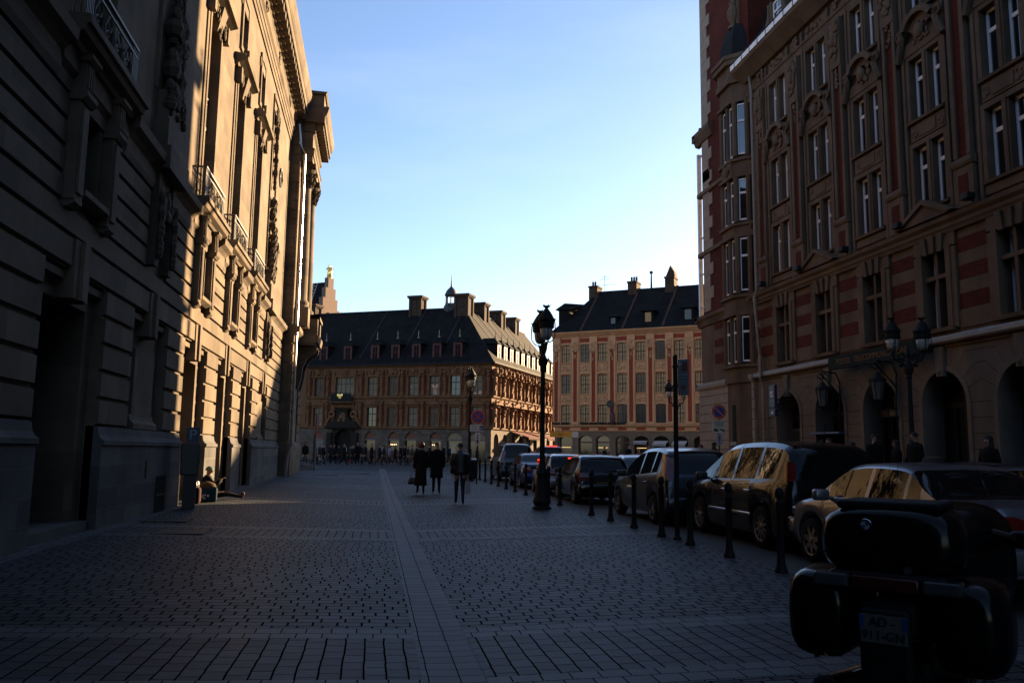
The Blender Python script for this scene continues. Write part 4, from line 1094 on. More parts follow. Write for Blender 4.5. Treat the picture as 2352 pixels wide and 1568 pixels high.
# window surrounds, herms and pediments, each a part of its own
def exch_trim(M0, wx, wids, pxs, seed):
    for i, (x, wd) in enumerate(zip(wx, wids)):
        for za, zb in ((4.33, 6.62), (7.95, 10.25)):
            tr = MB(); cv = MB(); tr.M = M0; cv.M = M0
            frame_border(tr, x - wd / 2, x + wd / 2, za, zb, .16, -.12, 0)
            hw = wd / 2 + .32
            if za < 5:
                tr.poly_xz([(x - hw, zb + .25), (x + hw, zb + .25), (x + hw * .6, zb + .55), (x, zb + .68), (x - hw * .6, zb + .55)], -.26, 0)
                carve(cv, x - .35, x + .35, zb + .3, zb + .85, -.2, 9, .13, seed + i)
            else:
                carve(cv, x - .4, x + .4, zb + .2, zb + .95, -.16, 14, .15, seed + i + 50); tr.ell((x, -.2, zb + .55), (.2, .14, .28), 8, 5)
                tr.box(x - hw, x - hw + .16, -.2, 0, zb, zb + .8); tr.box(x + hw - .16, x + hw, -.2, 0, zb, zb + .8)
            to = tr.build('window_surround', st_vb, VB); cv.build('carving', cv_vb, to)
    for j, x in enumerate(pxs):
        for za, zb in ((4.3, 7.6), (7.92, 11.3)):
            tr = MB(); cv = MB(); rd = MB()
            for m_ in (tr, cv, rd): m_.M = M0
            tr.box(x - .2, x + .2, -.24, 0, za, za + .55)
            tr.loft([[(x - a, -b, z), (x + a, -b, z), (x + a, 0, z), (x - a, 0, z)] for a, b, z in ((.11, .16, za + .55), (.19, .26, za + 1.9), (.15, .22, za + 2.1))])
            tr.ell((x, -.2, za + 2.3), (.17, .17, .22), 8, 5); tr.box(x - .24, x + .24, -.3, 0, zb - .75, zb - .55)
            carve(cv, x - .15, x + .15, za + 1.2, za + 2.2, -.24, 6, .10, seed + 100 + j)
            carve(cv, x - .2, x + .2, zb - .5, zb - .1, -.2, 5, .12, seed + 150 + j)
            for s_ in (-1, 1): rd.box(x + s_ * .32 - .09, x + s_ * .32 + .09, -.03, 0, za + .3, zb - .35)
            to = tr.build('pilaster', st_vb, VB); cv.build('carving', cv_vb, to); rd.build('red_panel', red_vb, to)
exch_trim(None, winx, fw, pilx, 500)
exch_trim(MSIDE @ Matrix.Diagonal((1, 2.1, 1, 1)), sx_side, [1.25] * 9, py_side, 700)
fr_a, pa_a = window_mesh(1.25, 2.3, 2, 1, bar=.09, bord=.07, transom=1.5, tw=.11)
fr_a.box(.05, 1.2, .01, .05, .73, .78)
FM = fr_a.mesh('exchange_window', wfr); PM = pa_a.mesh('exchange_pane', blind); PMR = pa_a.mesh('exchange_red_pane', redblind); PMD = pa_a.mesh('exchange_dark_pane', dglass); PM2 = pa_a.mesh('exchange_brown_pane', mat('brown_mottled_glass', (.10, .058, .032), rough=.25, var=.5, scale=1.5, spec=.1))  # brown mottled panes vary the row of windows
fr_b, pa_b = window_mesh(2.5, 2.3, 4, 1, bar=.09, bord=.07, transom=1.5, tw=.11)
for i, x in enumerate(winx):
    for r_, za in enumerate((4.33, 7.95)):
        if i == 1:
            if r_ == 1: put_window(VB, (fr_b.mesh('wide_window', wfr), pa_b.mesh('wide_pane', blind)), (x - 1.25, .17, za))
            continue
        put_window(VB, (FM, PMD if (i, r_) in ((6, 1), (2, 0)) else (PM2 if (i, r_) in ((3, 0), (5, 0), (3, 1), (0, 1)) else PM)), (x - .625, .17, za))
# red shapes hanging in two upper windows
rb = MB(); rb.poly_xz([(16.4, 9.2), (16.75, 9.2), (16.86, 9.0), (17.0, 9.2), (17.4, 9.25), (17.1, 8.9), (17.05, 8.05), (16.7, 8.05), (16.7, 8.8)], .185, .195)
rb.poly_xz([(21.65, 8.05), (22.1, 8.05), (22.0, 8.3), (21.65, 8.2)], .185, .195); rb.poly_xz([(22.3, 8.05), (22.75, 8.05), (22.75, 8.4), (22.4, 8.45)], .185, .195); rb.poly_xz([(13.65, 9.15), (14.0, 8.9), (14.1, 8.7), (13.7, 9.0)], .185, .195)
rb.build('window_banners', redblind, VB)
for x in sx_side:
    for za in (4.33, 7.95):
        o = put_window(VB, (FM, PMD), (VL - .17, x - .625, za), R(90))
# shop fronts
for k, (a, b) in enumerate(archx):
    d = MB(); d.box(a, b, .33, .4, B0, 2.72)
    so = d.build('shop_window', shop_d, VB)
    n = 14; c = (a + b) / 2; rx = (b - a) / 2
    MB().poly_xz([(c - rx * math.cos(math.pi * i / n), 2.9 + .82 * math.sin(math.pi * i / n)) for i in range(n, -1, -1)], .22, .3).build('lunette', lunette_c if k >= 5 else lunette_o, so)
    MB().box(a, b, .1, .3, 2.72, 2.92).build('transom_board', mat('grey_fascia', (.09, .085, .08), rough=.6), so)
    if k in (1, 2, 3, 4):
        ds = MB(); ds.box(a + .15, b - .1, .3, .34, .4, 1.5); ds.build('display', redsh, so)
        if k in (2, 4): lb = MB(); [lb.ell((a + .3 + .22 * i, .28, 2.25), (.05, .05, .05), 6, 4) for i in range(4 if k == 2 else 2)]; lb.build('lamps', warm, so)
    if k == 0: MB().box(a, b, .29, .33, B0, 2.7).build('shutter', mat('grey_shutter', (.13, .13, .125), rough=.6), so)
    if k == 5: MB().box(a + .15, a + 1.0, .3, .33, .9, 2.5).build('cream_panel', mat('cream_display', (.34, .28, .18), rough=.6), so)  # plain cream panel in this shop window
for x in sx_side: MB().box(x - .8, x + .8, .36, .42, B0, 3.6).build('shop_window', shop_d, VB).matrix_local = MSIDE
# doorway
st_dk = mat('dark_marble', (0.022, 0.018, 0.015), rough=0.9, var=0.3, scale=4)
d = MB()
d.box(3.1, 3.7, -.5, 0, B0, 3.6); d.box(6.6, 7.2, -.5, 0, B0, 3.6); d.box(3.7, 4.05, -.25, 0, B0, 4.1); d.box(6.27, 6.6, -.25, 0, B0, 4.1)
wall(d, 3.7, 6.6, B0, 4.2, [(4.05, 6.27, B0, 3.95, 2.95)], .6, -.2)
d.run([(0, 4.05), (-.6, 4.05), (-.7, 4.2), (-.7, 4.35), (0, 4.4)], 2.9, 7.4)
d.poly_xz([(2.9, 4.38), (7.4, 4.38), (6.9, 4.75), (6.1, 5.15), (5.8, 5.7), (5.75, 6.3), (4.4, 6.3), (4.35, 5.7), (4.1, 5.15), (3.4, 4.75)], -.5, 0)
d.run([(0, 6.25), (-.6, 6.25), (-.65, 6.4), (0, 6.5)], 4.15, 6.0)
do = d.build('portal', st_dk, VB)
MB().box(4.0, 6.3, .38, .45, B0, 4.0).build('passage', dark_in, do)
sc = MB()
for sx in (-1, 1): sc.ring((5.1 + sx * 1.5, -.35, 5.75), .34, .16, n=14, m=5); sc.tube([(5.1 + sx * 1.75, -.3, 5.5), (5.1 + sx * 2.0, -.3, 5.0), (5.1 + sx * 2.2, -.3, 4.6)], [.16, .14, .08], 6)
sc.build('scrolls', cv_vb, do)
carve_ = MB(); carve(carve_, 4.6, 5.5, 5.0, 6.0, -.52, 16, .16, 5); carve_.ell((5.08, -.55, 5.5), (.24, .16, .28)); carve_.build('carving', cv_vb, do)
bl = MB(); bl.run([(0, 6.95), (-.5, 7.0), (-.85, 7.15), (-.85, 7.25), (0, 7.25)], 3.6, 6.5)
bo = bl.build('balcony', st_vb, VB)
rl = MB()
for i in range(24): rl.box(3.68 + .118 * i, 3.70 + .118 * i, -.82, -.80, 7.25, 8.3)
rl.box(3.65, 6.45, -.84, -.79, 8.28, 8.34); rl.box(3.67, 6.43, -.80, -.79, 7.3, 8.2)
ro = rl.build('railing', black_m, bo)
ge = MB(); ge.ell((4.95, -.88, 7.95), (.2, .05, .2)); 
for sx in (-1, 1): ge.ell((4.95 + sx * .25, -.88, 8.02), (.16, .04, .22)); ge.ell((4.95 + sx * .1, -.88, 7.72), (.08, .04, .16))
ge.build('gilt_emblem', gold, ro)
# roof: hipped corner, front and side slopes
RH, RD = 19.2, 6.0
r = MB()
ez = 11.64
A, Bp, Cc = (-6.4, -.4, ez), (VL + .4, -.4, ez), (VL + .4, VD, ez)
r1, r2, r3 = (-6.4, RD, RH), (VL - RD, RD, RH), (VL - RD, VD, RH)
r.add([A, Bp, r2, r1], [(0, 1, 2, 3)]); r.add([Bp, Cc, r3, r2], [(0, 1, 2, 3)])
r.add([r1, r2, (VL - 2 * RD, 2 * RD, ez), (-6.4, 2 * RD, ez)], [(0, 1, 2, 3)]); r.add([r2, r3, (VL - 2 * RD, VD, ez), (VL - 2 * RD, 2 * RD, ez)], [(0, 1, 2, 3)])
r.add([A, r1, (-6.4, 2 * RD, ez)], [(0, 1, 2)]); r.add([Cc, (VL - 2 * RD, VD, ez), r3], [(0, 1, 2)])
ro = r.build('roof', slate, VB)
rg = MB(); rg.box(-6.4, VL - RD + .1, RD - .12, RD + .12, RH - .05, RH + .1); rg.box(VL - RD - .12, VL - RD + .12, RD, VD, RH - .05, RH + .1)
rg.box(-6.4, VL + .45, -.52, -.38, ez - .1, ez + .08); rg.box(VL + .38, VL + .52, -.5, VD, ez - .1, ez + .08)
for x in (6.6, 12.0, 17.2): rg.add([(x - .12, -.3, ez + .1), (x + .12, -.3, ez + .1), (x + 1.0, RD - .1, RH + .02), (x + .76, RD - .1, RH + .02)], [(0, 1, 2, 3)])
for y in (6.5, 9.5, 12.5, 15.5, 18.5, 21.5): rg.add([(VL + .3, y - .15, ez + .12), (VL + .3, y + .15, ez + .12), (VL - RD + .1, y + .15, RH + .05), (VL - RD + .1, y - .15, RH + .05)], [(0, 1, 2, 3)])
rg.build('ridge_lead', mat('dull_lead', (.022, .022, .024), rough=.8, var=.2), ro)
ch_st = mat('chimney_stone', (.055, .038, .029), rough=.9, var=.25, scale=3)
def chimney(x, y, z0, z1, wx_, wy_, parent):
    c_ = MB(); c_.box(x - wx_ / 2, x + wx_ / 2, y - wy_ / 2, y + wy_ / 2, z0, z1 - .35)
    for sx in (-1, 1):
        for sy in (-1, 1): c_.box(x + sx * wx_ / 2 - .14, x + sx * wx_ / 2 + .14, y + sy * wy_ / 2 - .14, y + sy * wy_ / 2 + .14, z0, z1 - .35)
    c_.box(x - .14, x + .14, y - wy_ / 2 - .07, y + wy_ / 2 + .07, z1 - 1.7, z1 - .5)
    c_.box(x - wx_ / 2 - .2, x + wx_ / 2 + .2, y - wy_ / 2 - .2, y + wy_ / 2 + .2, z1 - .4, z1 - .25); c_.box(x - wx_ / 2 - .32, x + wx_ / 2 + .32, y - wy_ / 2 - .32, y + wy_ / 2 + .32, z1 - .25, z1)
    c_.build('chimney', ch_st, parent)
chimney(11.6, RD, 17.2, 20.9, 1.45, 1.4, ro); chimney(18.0, RD - .2, 17.2, 20.8, 1.6, 1.6, ro); chimney(-3.7, RD, 17.2, 20.5, 1.5, 1.4, ro)
for y in (11.5, 18.0, 24.0): chimney(VL - RD, y, 17.2, 20.7, 1.5, 1.5, ro)
cp = MB(); cx, cy = 15.9, RD + .6
cp.lathe([(1.0, 18.6), (.98, 19.5), (.8, 19.7), (.8, 19.9)], (cx, cy, 0), 8)
for k in range(8):
    a = math.pi * (k + .5) / 4; cp.tube([(cx + .62 * math.cos(a), cy + .62 * math.sin(a), 19.85), (cx + .62 * math.cos(a), cy + .62 * math.sin(a), 20.95)], .09, 5)
cp.lathe([(.8, 20.9), (.85, 21.0), (.8, 21.1), (.72, 21.3), (.55, 21.65), (.3, 21.9), (.12, 22.1), (.1, 22.3), (.02, 23.6)], (cx, cy, 0), 12)
cp.lathe([(.5, 19.85), (.5, 19.9)], (cx, cy, 0), 8)
cp.build('cupola', lead, ro)
# dormers with gilded finials
a, b = window_mesh(.72, 1.5, 2, 2, bar=.05, bord=.06); DW = (a.mesh('dormer_casement', dred), b.mesh('dormer_casement_pane', mat('dim_glass', (.05, .045, .04), rough=.1, var=0)))
def dormer_parts():
    d = MB(); d.box(-.55, .55, 0, 2.4, 0, 1.75)
    e = MB(); e.box(-.56, -.38, -.04, .02, -.05, 1.75); e.box(.38, .56, -.04, .02, -.05, 1.75); e.box(-.56, .56, -.05, .02, 1.58, 1.8)
    f = MB(); f.add([(-.78, -.2, 1.78), (.78, -.2, 1.78), (.78, 2.6, 1.78), (-.78, 2.6, 1.78), (0, .55, 2.55), (0, 2.9, 2.55)], [(0, 1, 4), (1, 2, 5, 4), (3, 0, 4, 5), (0, 3, 2, 1)])
    h = MB(); h.lathe([(.16, 0), (.1, .12), (.05, .2), (.09, .3), (.03, .4), (.05, .55), (.005, 1.0)], (0, .5, 2.5), 8)
    return d.mesh('dormer', slate), e.mesh('dormer_frame', dred), f.mesh('dormer_roof', slate), h.mesh('finial', mat('pale_finial', (.30, .25, .15), rough=.4, metal=.6, var=.1))
DP = dormer_parts()
def put_dormer(parent, loc, rz):
    o = link('dormer', DP[0], parent, loc, rz)
    link('dormer_frame', DP[1], o); link('dormer_roof', DP[2], o); link('finial', DP[3], o)
    w_ = link('window', DW[0], o, (-.36, -.03, .06))
for x in (1.73, 5.1, 8.81, 11.54, 14.28, 16.94, 19.58): put_dormer(ro, (x, .35, 12.35), 0)
for i in range(11): put_dormer(ro, (VL - .35, 3.2 + 2.25 * i, 12.35), R(90))
# dark red awnings over the terrace along its side
mred = mat('dark_red_canvas', (0.10, 0.018, 0.018), rough=0.8, var=0.15)
def awning(label, loc, rz, w_, d_, m, group, drop=.55, fr=.25, text=None):
    t = thing('awning', label, 'awning', loc, rz, group)
    a_ = MB(); a_.add([(-w_ / 2, 0, 0), (w_ / 2, 0, 0), (w_ / 2, -d_, -drop), (-w_ / 2, -d_, -drop), (-w_ / 2, -d_, -drop - fr), (w_ / 2, -d_, -drop - fr), (-w_ / 2, 0, .03), (w_ / 2, 0, .03), (w_ / 2, -d_, -drop + .03), (-w_ / 2, -d_, -drop + .03)],
        [(3, 2, 1, 0), (6, 7, 8, 9), (9, 8, 5, 4), (4, 5, 2, 3), (0, 6, 9, 3), (1, 2, 8, 7)])
    a_.build('canvas', m, t)
    b_ = MB()
    for sx in (-1, 1): b_.tube([(sx * (w_ / 2 - .1), 0, -.5), (sx * (w_ / 2 - .1), -d_, -drop)], .025, 4)
    b_.build('folding_arm', black_m, t)
    if text: text_mesh(text, fr * .75, black_m, t, (0, -d_ - .005, -drop - fr * .45))
    return t
def vb_world(x, y, z):
    a = math.atan2(-.4735, .8808)
    return (-8.14 + x * math.cos(a) - y * math.sin(a), 104.56 + x * math.sin(a) + y * math.cos(a), z)
RSIDE = math.atan2(-.4735, .8808) + R(90)
awning('dark red terrace awning nearest the corner of the old exchange', vb_world(VL, 9.0, 4.0), RSIDE, 5.0, 2.4, mred, 'dark red terrace awnings', .7)
awning('dark red terrace awning farther along, beside the tall lamp post', vb_world(VL, 16.0, 4.0), RSIDE, 7.0, 3.0, mred, 'dark red terrace awnings', .7)

# ------------------------------------------------------------------ the cream and red house row
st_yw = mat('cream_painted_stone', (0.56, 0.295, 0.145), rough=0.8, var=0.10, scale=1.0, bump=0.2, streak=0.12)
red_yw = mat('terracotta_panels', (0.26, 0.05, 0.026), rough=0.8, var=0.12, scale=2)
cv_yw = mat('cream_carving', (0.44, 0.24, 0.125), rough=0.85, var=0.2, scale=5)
st_yg = mat('sandstone_arcade', (0.15, 0.105, 0.07), rough=0.85, var=0.2, scale=2)
YW = thing('row_house', 'four storey cream house row with red panels between many-paned windows', 'house', (20.5, 94, 0), math.atan2(-.5827, .8127))
ywx = [1.37, 3.73, 5.82, 8.15, 10.3, 12.55, 14.65] + [16.9 + 2.25 * i for i in range(5)]
YL = 27.6
rows = ((4.9, 7.0), (8.25, 10.5), (11.82, 13.92))
w = MB(); ops = [(x - .58, x + .58, za, zb, zb - .16) for x in ywx for za, zb in rows]
wall(w, 0, YL, 4.6, 14.9, ops, .22)
w.run([(.1, 4.02), (-.1, 4.05), (-.1, 4.1), (.1, 4.1)], 0, YL)
w.run([(.1, 4.42), (-.15, 4.45), (-.3, 4.6), (-.32, 4.7), (.1, 4.76)], -.2, YL)
w.box(0, YL, -.02, .3, 4.0, 4.5)
w.run([(.1, 14.75), (-.1, 14.78), (-.3, 15.0), (-.5, 15.2), (-.55, 15.35), (.1, 15.4)], -.35, YL + .3)
w.box(0.02, YL, .23, 14, 4, 15.3)
px_ = [0.2] + [(a + b) / 2 for a, b in zip(ywx, ywx[1:])]
for x in px_:
    for sx in (-1, 1): w.box(x + sx * .33 - .11, x + sx * .33 + .11, -.14, 0, 4.76, 13.2)
    w.box(x - .42, x + .42, -.18, 0, 4.76, 5.05); w.box(x - .46, x + .46, -.2, 0, 13.2, 14.75)
for x in ywx:
    for za, zb in rows:
        frame_border(w, x - .58, x + .58, za, zb, .1, -.05, 0)
        w.run([(0, za - .1), (-.12, za - .1), (-.12, za), (0, za + .02)], x - .65, x + .65)
    for z in (10.9, 7.35): w.box(x - .6, x + .6, -.05, 0, z, z + .6)
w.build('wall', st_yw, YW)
for x in px_: MB().box(x - .22, x + .22, -.05, 0, 5.05, 13.2).build('red_panel', red_yw, YW)
for x in ywx: MB().box(x - .62, x + .62, -.03, 0, 14.15, 14.6).build('red_panel', red_yw, YW); MB().box(x - .5, x + .5, -.045, 0, 4.12, 4.42).build('red_panel', red_yw, YW)
for i, x in enumerate(px_):
    cv = MB(); carve(cv, x - .3, x + .3, 13.1, 14.1, -.22, 18, .15, 900 + i); carve(cv, x - .12, x + .12, 12.0, 13.0, -.1, 7, .1, 930 + i); cv.build('carved_capital', cv_yw, YW)
for i, x in enumerate(ywx):
    for z in (10.95, 7.4): cv = MB(); carve(cv, x - .45, x + .45, z, z + .5, -.07, 12, .10, 960 + i); cv.build('carving', cv_yw, YW)
fr_y, pa_y = window_mesh(1.16, 2.1, 4, 4, bar=.04, bord=.06, transom=1.05, tw=.1); fr_y.box(.53, .63, -.01, .05, 0, 2.1)
YF, YP = fr_y.mesh('sash_window', wfr), pa_y.mesh('sash_pane', mat('painted_reflection_glass', (0.42, 0.265, 0.12), rough=0.3, var=0.3, scale=0.7, spec=0.1))  # bright yellow reflection painted into the pane colour
YP2 = pa_y.mesh('sash_dim_pane', mat('dim_reflection_glass', (.20, .135, .075), rough=.25, var=.4, scale=1.2, spec=.15))  # duller copy of the painted reflection, for variety between windows
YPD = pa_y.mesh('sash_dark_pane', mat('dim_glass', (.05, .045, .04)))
for i, x in enumerate(ywx):
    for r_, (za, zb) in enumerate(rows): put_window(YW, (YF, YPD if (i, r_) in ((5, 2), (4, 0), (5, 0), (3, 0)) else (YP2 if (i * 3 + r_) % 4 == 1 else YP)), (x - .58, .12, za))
g = MB(); ars = [(x - .82, x + .82, B0 - .1, 3.5, 3.0) for x in ywx]
wall(g, 0, YL, B0 - .2, 4.02, ars, .4); g.box(0, YL, .85, 14, 0, 4.0)
g.build('arcade_wall', st_yg, YW)
for i, x in enumerate(ywx):
    so = MB().box(x - .8, x + .8, .38, .45, B0, 3.5).build('shop_front', shop_d, YW)
    if i in (2, 3): MB().box(x - .7, x + .7, .34, .38, .5, 1.6).build('display', redsh, so)
    if i in (0, 2, 4): lb = MB(); lb.box(x - .6, x + .5, .33, .36, 2.15, 2.22); lb.build('lit_strip', mat('warm_strip', (1, .7, .3), emit=(1, .62, .22), estr=.18, var=0), so)
    if i in (1, 2, 3): MB().box(x - .8, x + .8, .3, .36, 2.7, 2.85).build('fascia', mat('dark_red_fascia', (.09, .02, .02), rough=.5), so)
for x0 in (0.2, 1.4, 3.7, 4.8, 5.9, 7.0, 8.1):
    MB().rbox(x0 - .45, x0 + .45, -.4, -.1, 4.76, 5.0, .04).build('window_box', mat('dark_window_box', (.03, .025, .02), rough=.8, var=.3), YW)
# roof with party walls, chimneys and dormers
r = MB(); yz = 15.36
r.add([(-.5, -.5, yz), (YL + .4, -.5, yz), (YL - 3.5, 5, 20.85), (3.6, 5, 20.95), (YL + .4, 12, yz), (9.0, 12, yz)], [(0, 1, 2, 3), (3, 2, 4, 5), (0, 3, 5), (1, 4, 2)])
r.add([(-.5, -.5, yz), (9.0, 12, yz), (9.0, 12, 4), (-.0, 0.2, 4), (0, .2, yz)], [(0, 1, 2, 3, 4)])
ro = r.build('roof', slate, YW)
lw = MB(); lw.box(YL - 1.5, 43, .5, 11, 0, 13.6); lw.add([(YL - 1.5, .3, 13.6), (43.3, .3, 13.6), (43, 5, 18.35), (YL - 1.5, 5, 19.4), (43.3, 11, 13.6), (YL - 1.5, 11, 13.6)], [(0, 1, 2, 3), (3, 2, 4, 5), (1, 4, 2), (0, 3, 5)])
lw.build('unseen_shading_wing', slate, YW)  # hidden behind the tower; added and sized for the shadow it casts
for x in (3.3, 8.3, 12.9): pwm = MB(); pwm.add([(x - .14, -.4, yz + .12), (x + .14, -.4, yz + .12), (x + .5, 4.95, 20.98), (x + .22, 4.95, 20.98), (x - .14, -.4, yz - .1), (x + .14, -.4, yz - .1)], [(0, 1, 2, 3), (4, 5, 1, 0)]); pwm.build('party_wall', mat('brick_coping', (.06, .035, .025), rough=.9, var=.3), ro)
def ychim(x, z0, z1, pots, pointed=False):
    c_ = MB(); c_.box(x - .55, x + .55, 4.2, 5.8, z0, z1 - .3); c_.box(x - .62, x + .62, 4.1, 5.9, z1 - .45, z1 - .25)
    if pointed: c_.poly_xz([(x - .55, z1 - .3), (x + .62, z1 - .3), (x + .5, z1 + .35), (x + .05, z1 + 1.1), (x - .2, z1 + .5)], 4.4, 5.6)
    for p_ in range(pots): c_.lathe([(.14, 0), (.12, .7)], (x - .3 + .3 * p_, 5, z1 - .3), 8)
    c_.build('chimney', mat('old_brick_chimney', (.06, .036, .026), rough=.9, var=.3, scale=3), ro)
ychim(3.1, 18.6, 21.8, 2); ychim(8.0, 18.9, 22.0, 3); ychim(12.5, 18.9, 22.2, 0, True); ychim(21, 18.9, 22.0, 3)
an = MB(); an.tube([(4.3, 5, 20.9), (4.3, 5, 22.9)], .025, 4)
for z, l_ in ((22.7, .35), (22.4, .6), (21.7, 1.4)): an.tube([(4.3 - l_, 5, z), (4.3 + l_, 5, z)], .02, 4)
an.build('aerial', black_m, ro)
st_ = MB(); st_.lathe([(.12, 20.9), (.08, 22.6), (.2, 22.65), (.2, 22.9)], (10.1, 5, 0), 8); st_.build('flue', black_m, ro)
for i, (x, z, s_) in enumerate(((7.0, 16.0, .7), (11.1, 16.1, .95), (15.6, 16.1, 1.0), (20, 16.1, 1.0))):
    d = MB(); d.box(x - .62 * s_, x + .62 * s_, .35, 2.6, z - .2, z + 1.35 * s_); d.add([(x - .95 * s_, .1, z + 1.35 * s_), (x + .95 * s_, .1, z + 1.35 * s_), (x + .95 * s_, 3.2, z + 1.35 * s_), (x - .95 * s_, 3.2, z + 1.35 * s_), (x, .8, z + 2.0 * s_), (x, 3.4, z + 2.0 * s_)], [(0, 1, 4), (1, 2, 5, 4), (3, 0, 4, 5), (0, 3, 2, 1)])
    do = d.build('dormer', slate, ro)
    MB().box(x - .36 * s_, x + .36 * s_, .31, .35, z, z + 1.15 * s_).build('window', MATS['painted_reflection_glass'] if i == 1 else MATS['dim_glass'], do)
d = MB(); d.box(-.1, 1.3, 1.2, 3.5, 16.5, 18.3); d.add([(-.45, .9, 18.3), (1.6, .9, 18.3), (1.6, 4, 18.3), (-.45, 4, 18.3), (.4, 1.8, 19.2), (2.4, 3.6, 19.2)], [(0, 1, 5, 4), (3, 0, 4), (0, 3, 2, 1), (1, 2, 5), (3, 4, 5, 2)])
d.build('dormer', slate, ro)
# shop awnings, dark shop plates
wcan = mat('pale_canvas', (0.42, 0.37, 0.34), rough=0.8, var=0.08)
def yw_world(x, y, z):
    a = math.atan2(-.5827, .8127)
    return (20.5 + x * math.cos(a) - y * math.sin(a), 94 + x * math.sin(a) + y * math.cos(a), z)
RY = math.atan2(-.5827, .8127)
for i, (x, t_) in enumerate(((10.3, 'small shallow pale awning under a round arch, leftmost of the pale shop awnings'), (12.55, 'wide pale shop awning with dark lettering between two narrower ones'), (14.65, 'pale shop awning beside the sign post, next to the red brick tower'))):
    awning(t_, yw_world(x, 0, 2.95), RY, 1.5, .5 if i == 0 else .9, wcan, 'pale awnings of the house row', .15 if i == 0 else .35, .24)
# bell and figure of a shop sign
bs = thing('shop_sign_figure', 'dark round bell sign with a small painted figure on the cream front', 'shop sign', yw_world(7.0, 0, 0), RY)
b_ = MB(); b_.disc((0, -.75, 7.0), .42, 'y', 20, .18); b_.tube([(0, 0, 7.2), (0, -.7, 7.2)], .04, 5)
b_.build('bell', mat('dark_bronze', (.03, .028, .022), rough=.45, metal=.4), bs)
b_ = MB(); b_.lathe([(.1, 4.85), (.28, 5.0), (.3, 5.5), (.26, 6.0), (.12, 6.2), (.16, 6.35), (.12, 6.5)], (.15, -.5, 0), 10); b_.tube([(.15, -.5, 5.9), (-.05, -.6, 6.5)], .07, 5); b_.box(-.1, .4, -.7, 0, 4.75, 4.87)
b_.build('figure', mat('painted_figure', (.06, .025, .03), rough=.6, var=.4, scale=6), bs)
ys = thing('direction_sign', 'yellow direction sign board on a dark post before the cream house row', 'sign', (14.0, 62.0, gz(14, 62)))
MB().box(-.85, .85, -.04, 0, 2.45, 2.88).build('panel', mat('yellow_sign', (.45, .24, .02), rough=.5, var=.05), ys)
MB().box(.85, 1.35, -.04, 0, 2.45, 2.88).build('arrow_panel', wl, ys)
text_mesh('Gare', .22, black_m, ys, (0, -.045, 2.66))
MB().tube([(-.2, .03, 0), (-.2, .03, 2.9)], .04, 6).build('post', black_m, ys)

# ------------------------------------------------------------------ the stepped gable far behind
GB = thing('stepped_gable_building', 'pale stepped gable with dark roof rising behind the old exchange', 'building', (-8.3, 140, 0), R(55))
ga = mat('pink_gable_stone', (.17, .12, .095), rough=.85, var=.12)
APX = 30.0
m = MB(); pts = []
steps = 9
for i in range(steps + 1):
    pts.append((.7 + .62 * i, APX - 1.75 * i)); pts.append((.7 + .62 * (i + 1), APX - 1.75 * i))
right = [(.7, APX)] + [q for i in range(steps) for q in ((.7 + .62 * i, APX - 1.75 * (i + 1)), (.7 + .62 * (i + 1), APX - 1.75 * (i + 1)))]
left = [(-x, z) for x, z in right]
outl = [(left[-1][0], 6)] + [(right[-1][0], 6)] + right[::-1] + left
m.poly_xz(outl, -.4, .4)
m.build('gable_wall', ga, GB)
cv = MB(); carve(cv, -1.5, 1.6, 17.5, 21.5, -.5, 60, .42, 77, .6); carve(cv, -.6, .7, 21.5, 23.8, -.5, 24, .36, 78, .6); cv.loft([[(a * math.cos(t) + .2, -.4 - b * max(0, -math.sin(t)) , z) for t in [2 * math.pi * k / 10 for k in range(10)]] for a, b, z in ((.5, .5, 17.6), (1.2, 1.1, 18.6), (1.3, 1.2, 19.0))])
cv.build('carving', ga, GB)
hw = .7 + .62 * steps
r = MB(); r.add([(-hw, .4, APX - 1.75 * steps), (0, .4, APX - .6), (0, 26, APX - .6), (-hw, 26, APX - 1.75 * steps), (hw, .4, APX - 1.75 * steps), (hw, 26, APX - 1.75 * steps)], [(0, 1, 2, 3), (1, 4, 5, 2)])
r.box(-hw, hw, .4, 26, 3, APX - 1.75 * steps)
ro = r.build('roof', slate, GB)
for y, z in ((6.5, 22.0), (8.2, 18.3)):
    d = MB(); xx = -(APX - .6 - z) / 1.75 * .62 * 1.09 - .5
    d.box(xx - .3, xx + 1.5, y - .6, y + .6, z - .3, z + 1.2); do = d.build('dormer', mat('ochre_dormer', (.26, .15, .05), rough=.7), ro)
    d = MB(); d.box(xx - .33, xx - .3, y - .4, y + .4, z, z + 1.0); d.build('window', mat('blue_glass', (.10, .14, .2), rough=.1, var=0), do)
    d = MB(); d.lathe([(.9, 1.2), (.7, 1.7), (.15, 2.4), (.02, 3.0)], (xx + .3, y, z), 8); d.build('dormer_roof', slate, do)
ld = MB()
for y in (2.2, 2.9): ld.tube([(-hw + .3, y, APX - 1.75 * steps + 1.0), (-.3, y, APX - .7)], .05, 4)
for i in range(24):
    t_ = i / 24; ld.tube([(-hw + .3 + (hw - .6) * t_, 2.2, APX - 1.75 * steps + 1 + (1.75 * steps - 1.7) * t_), (-hw + .3 + (hw - .6) * t_, 2.9, APX - 1.75 * steps + 1 + (1.75 * steps - 1.7) * t_)], .03, 3)
ld.build('roof_ladder', mat('pale_metal', (.5, .5, .52)), ro)
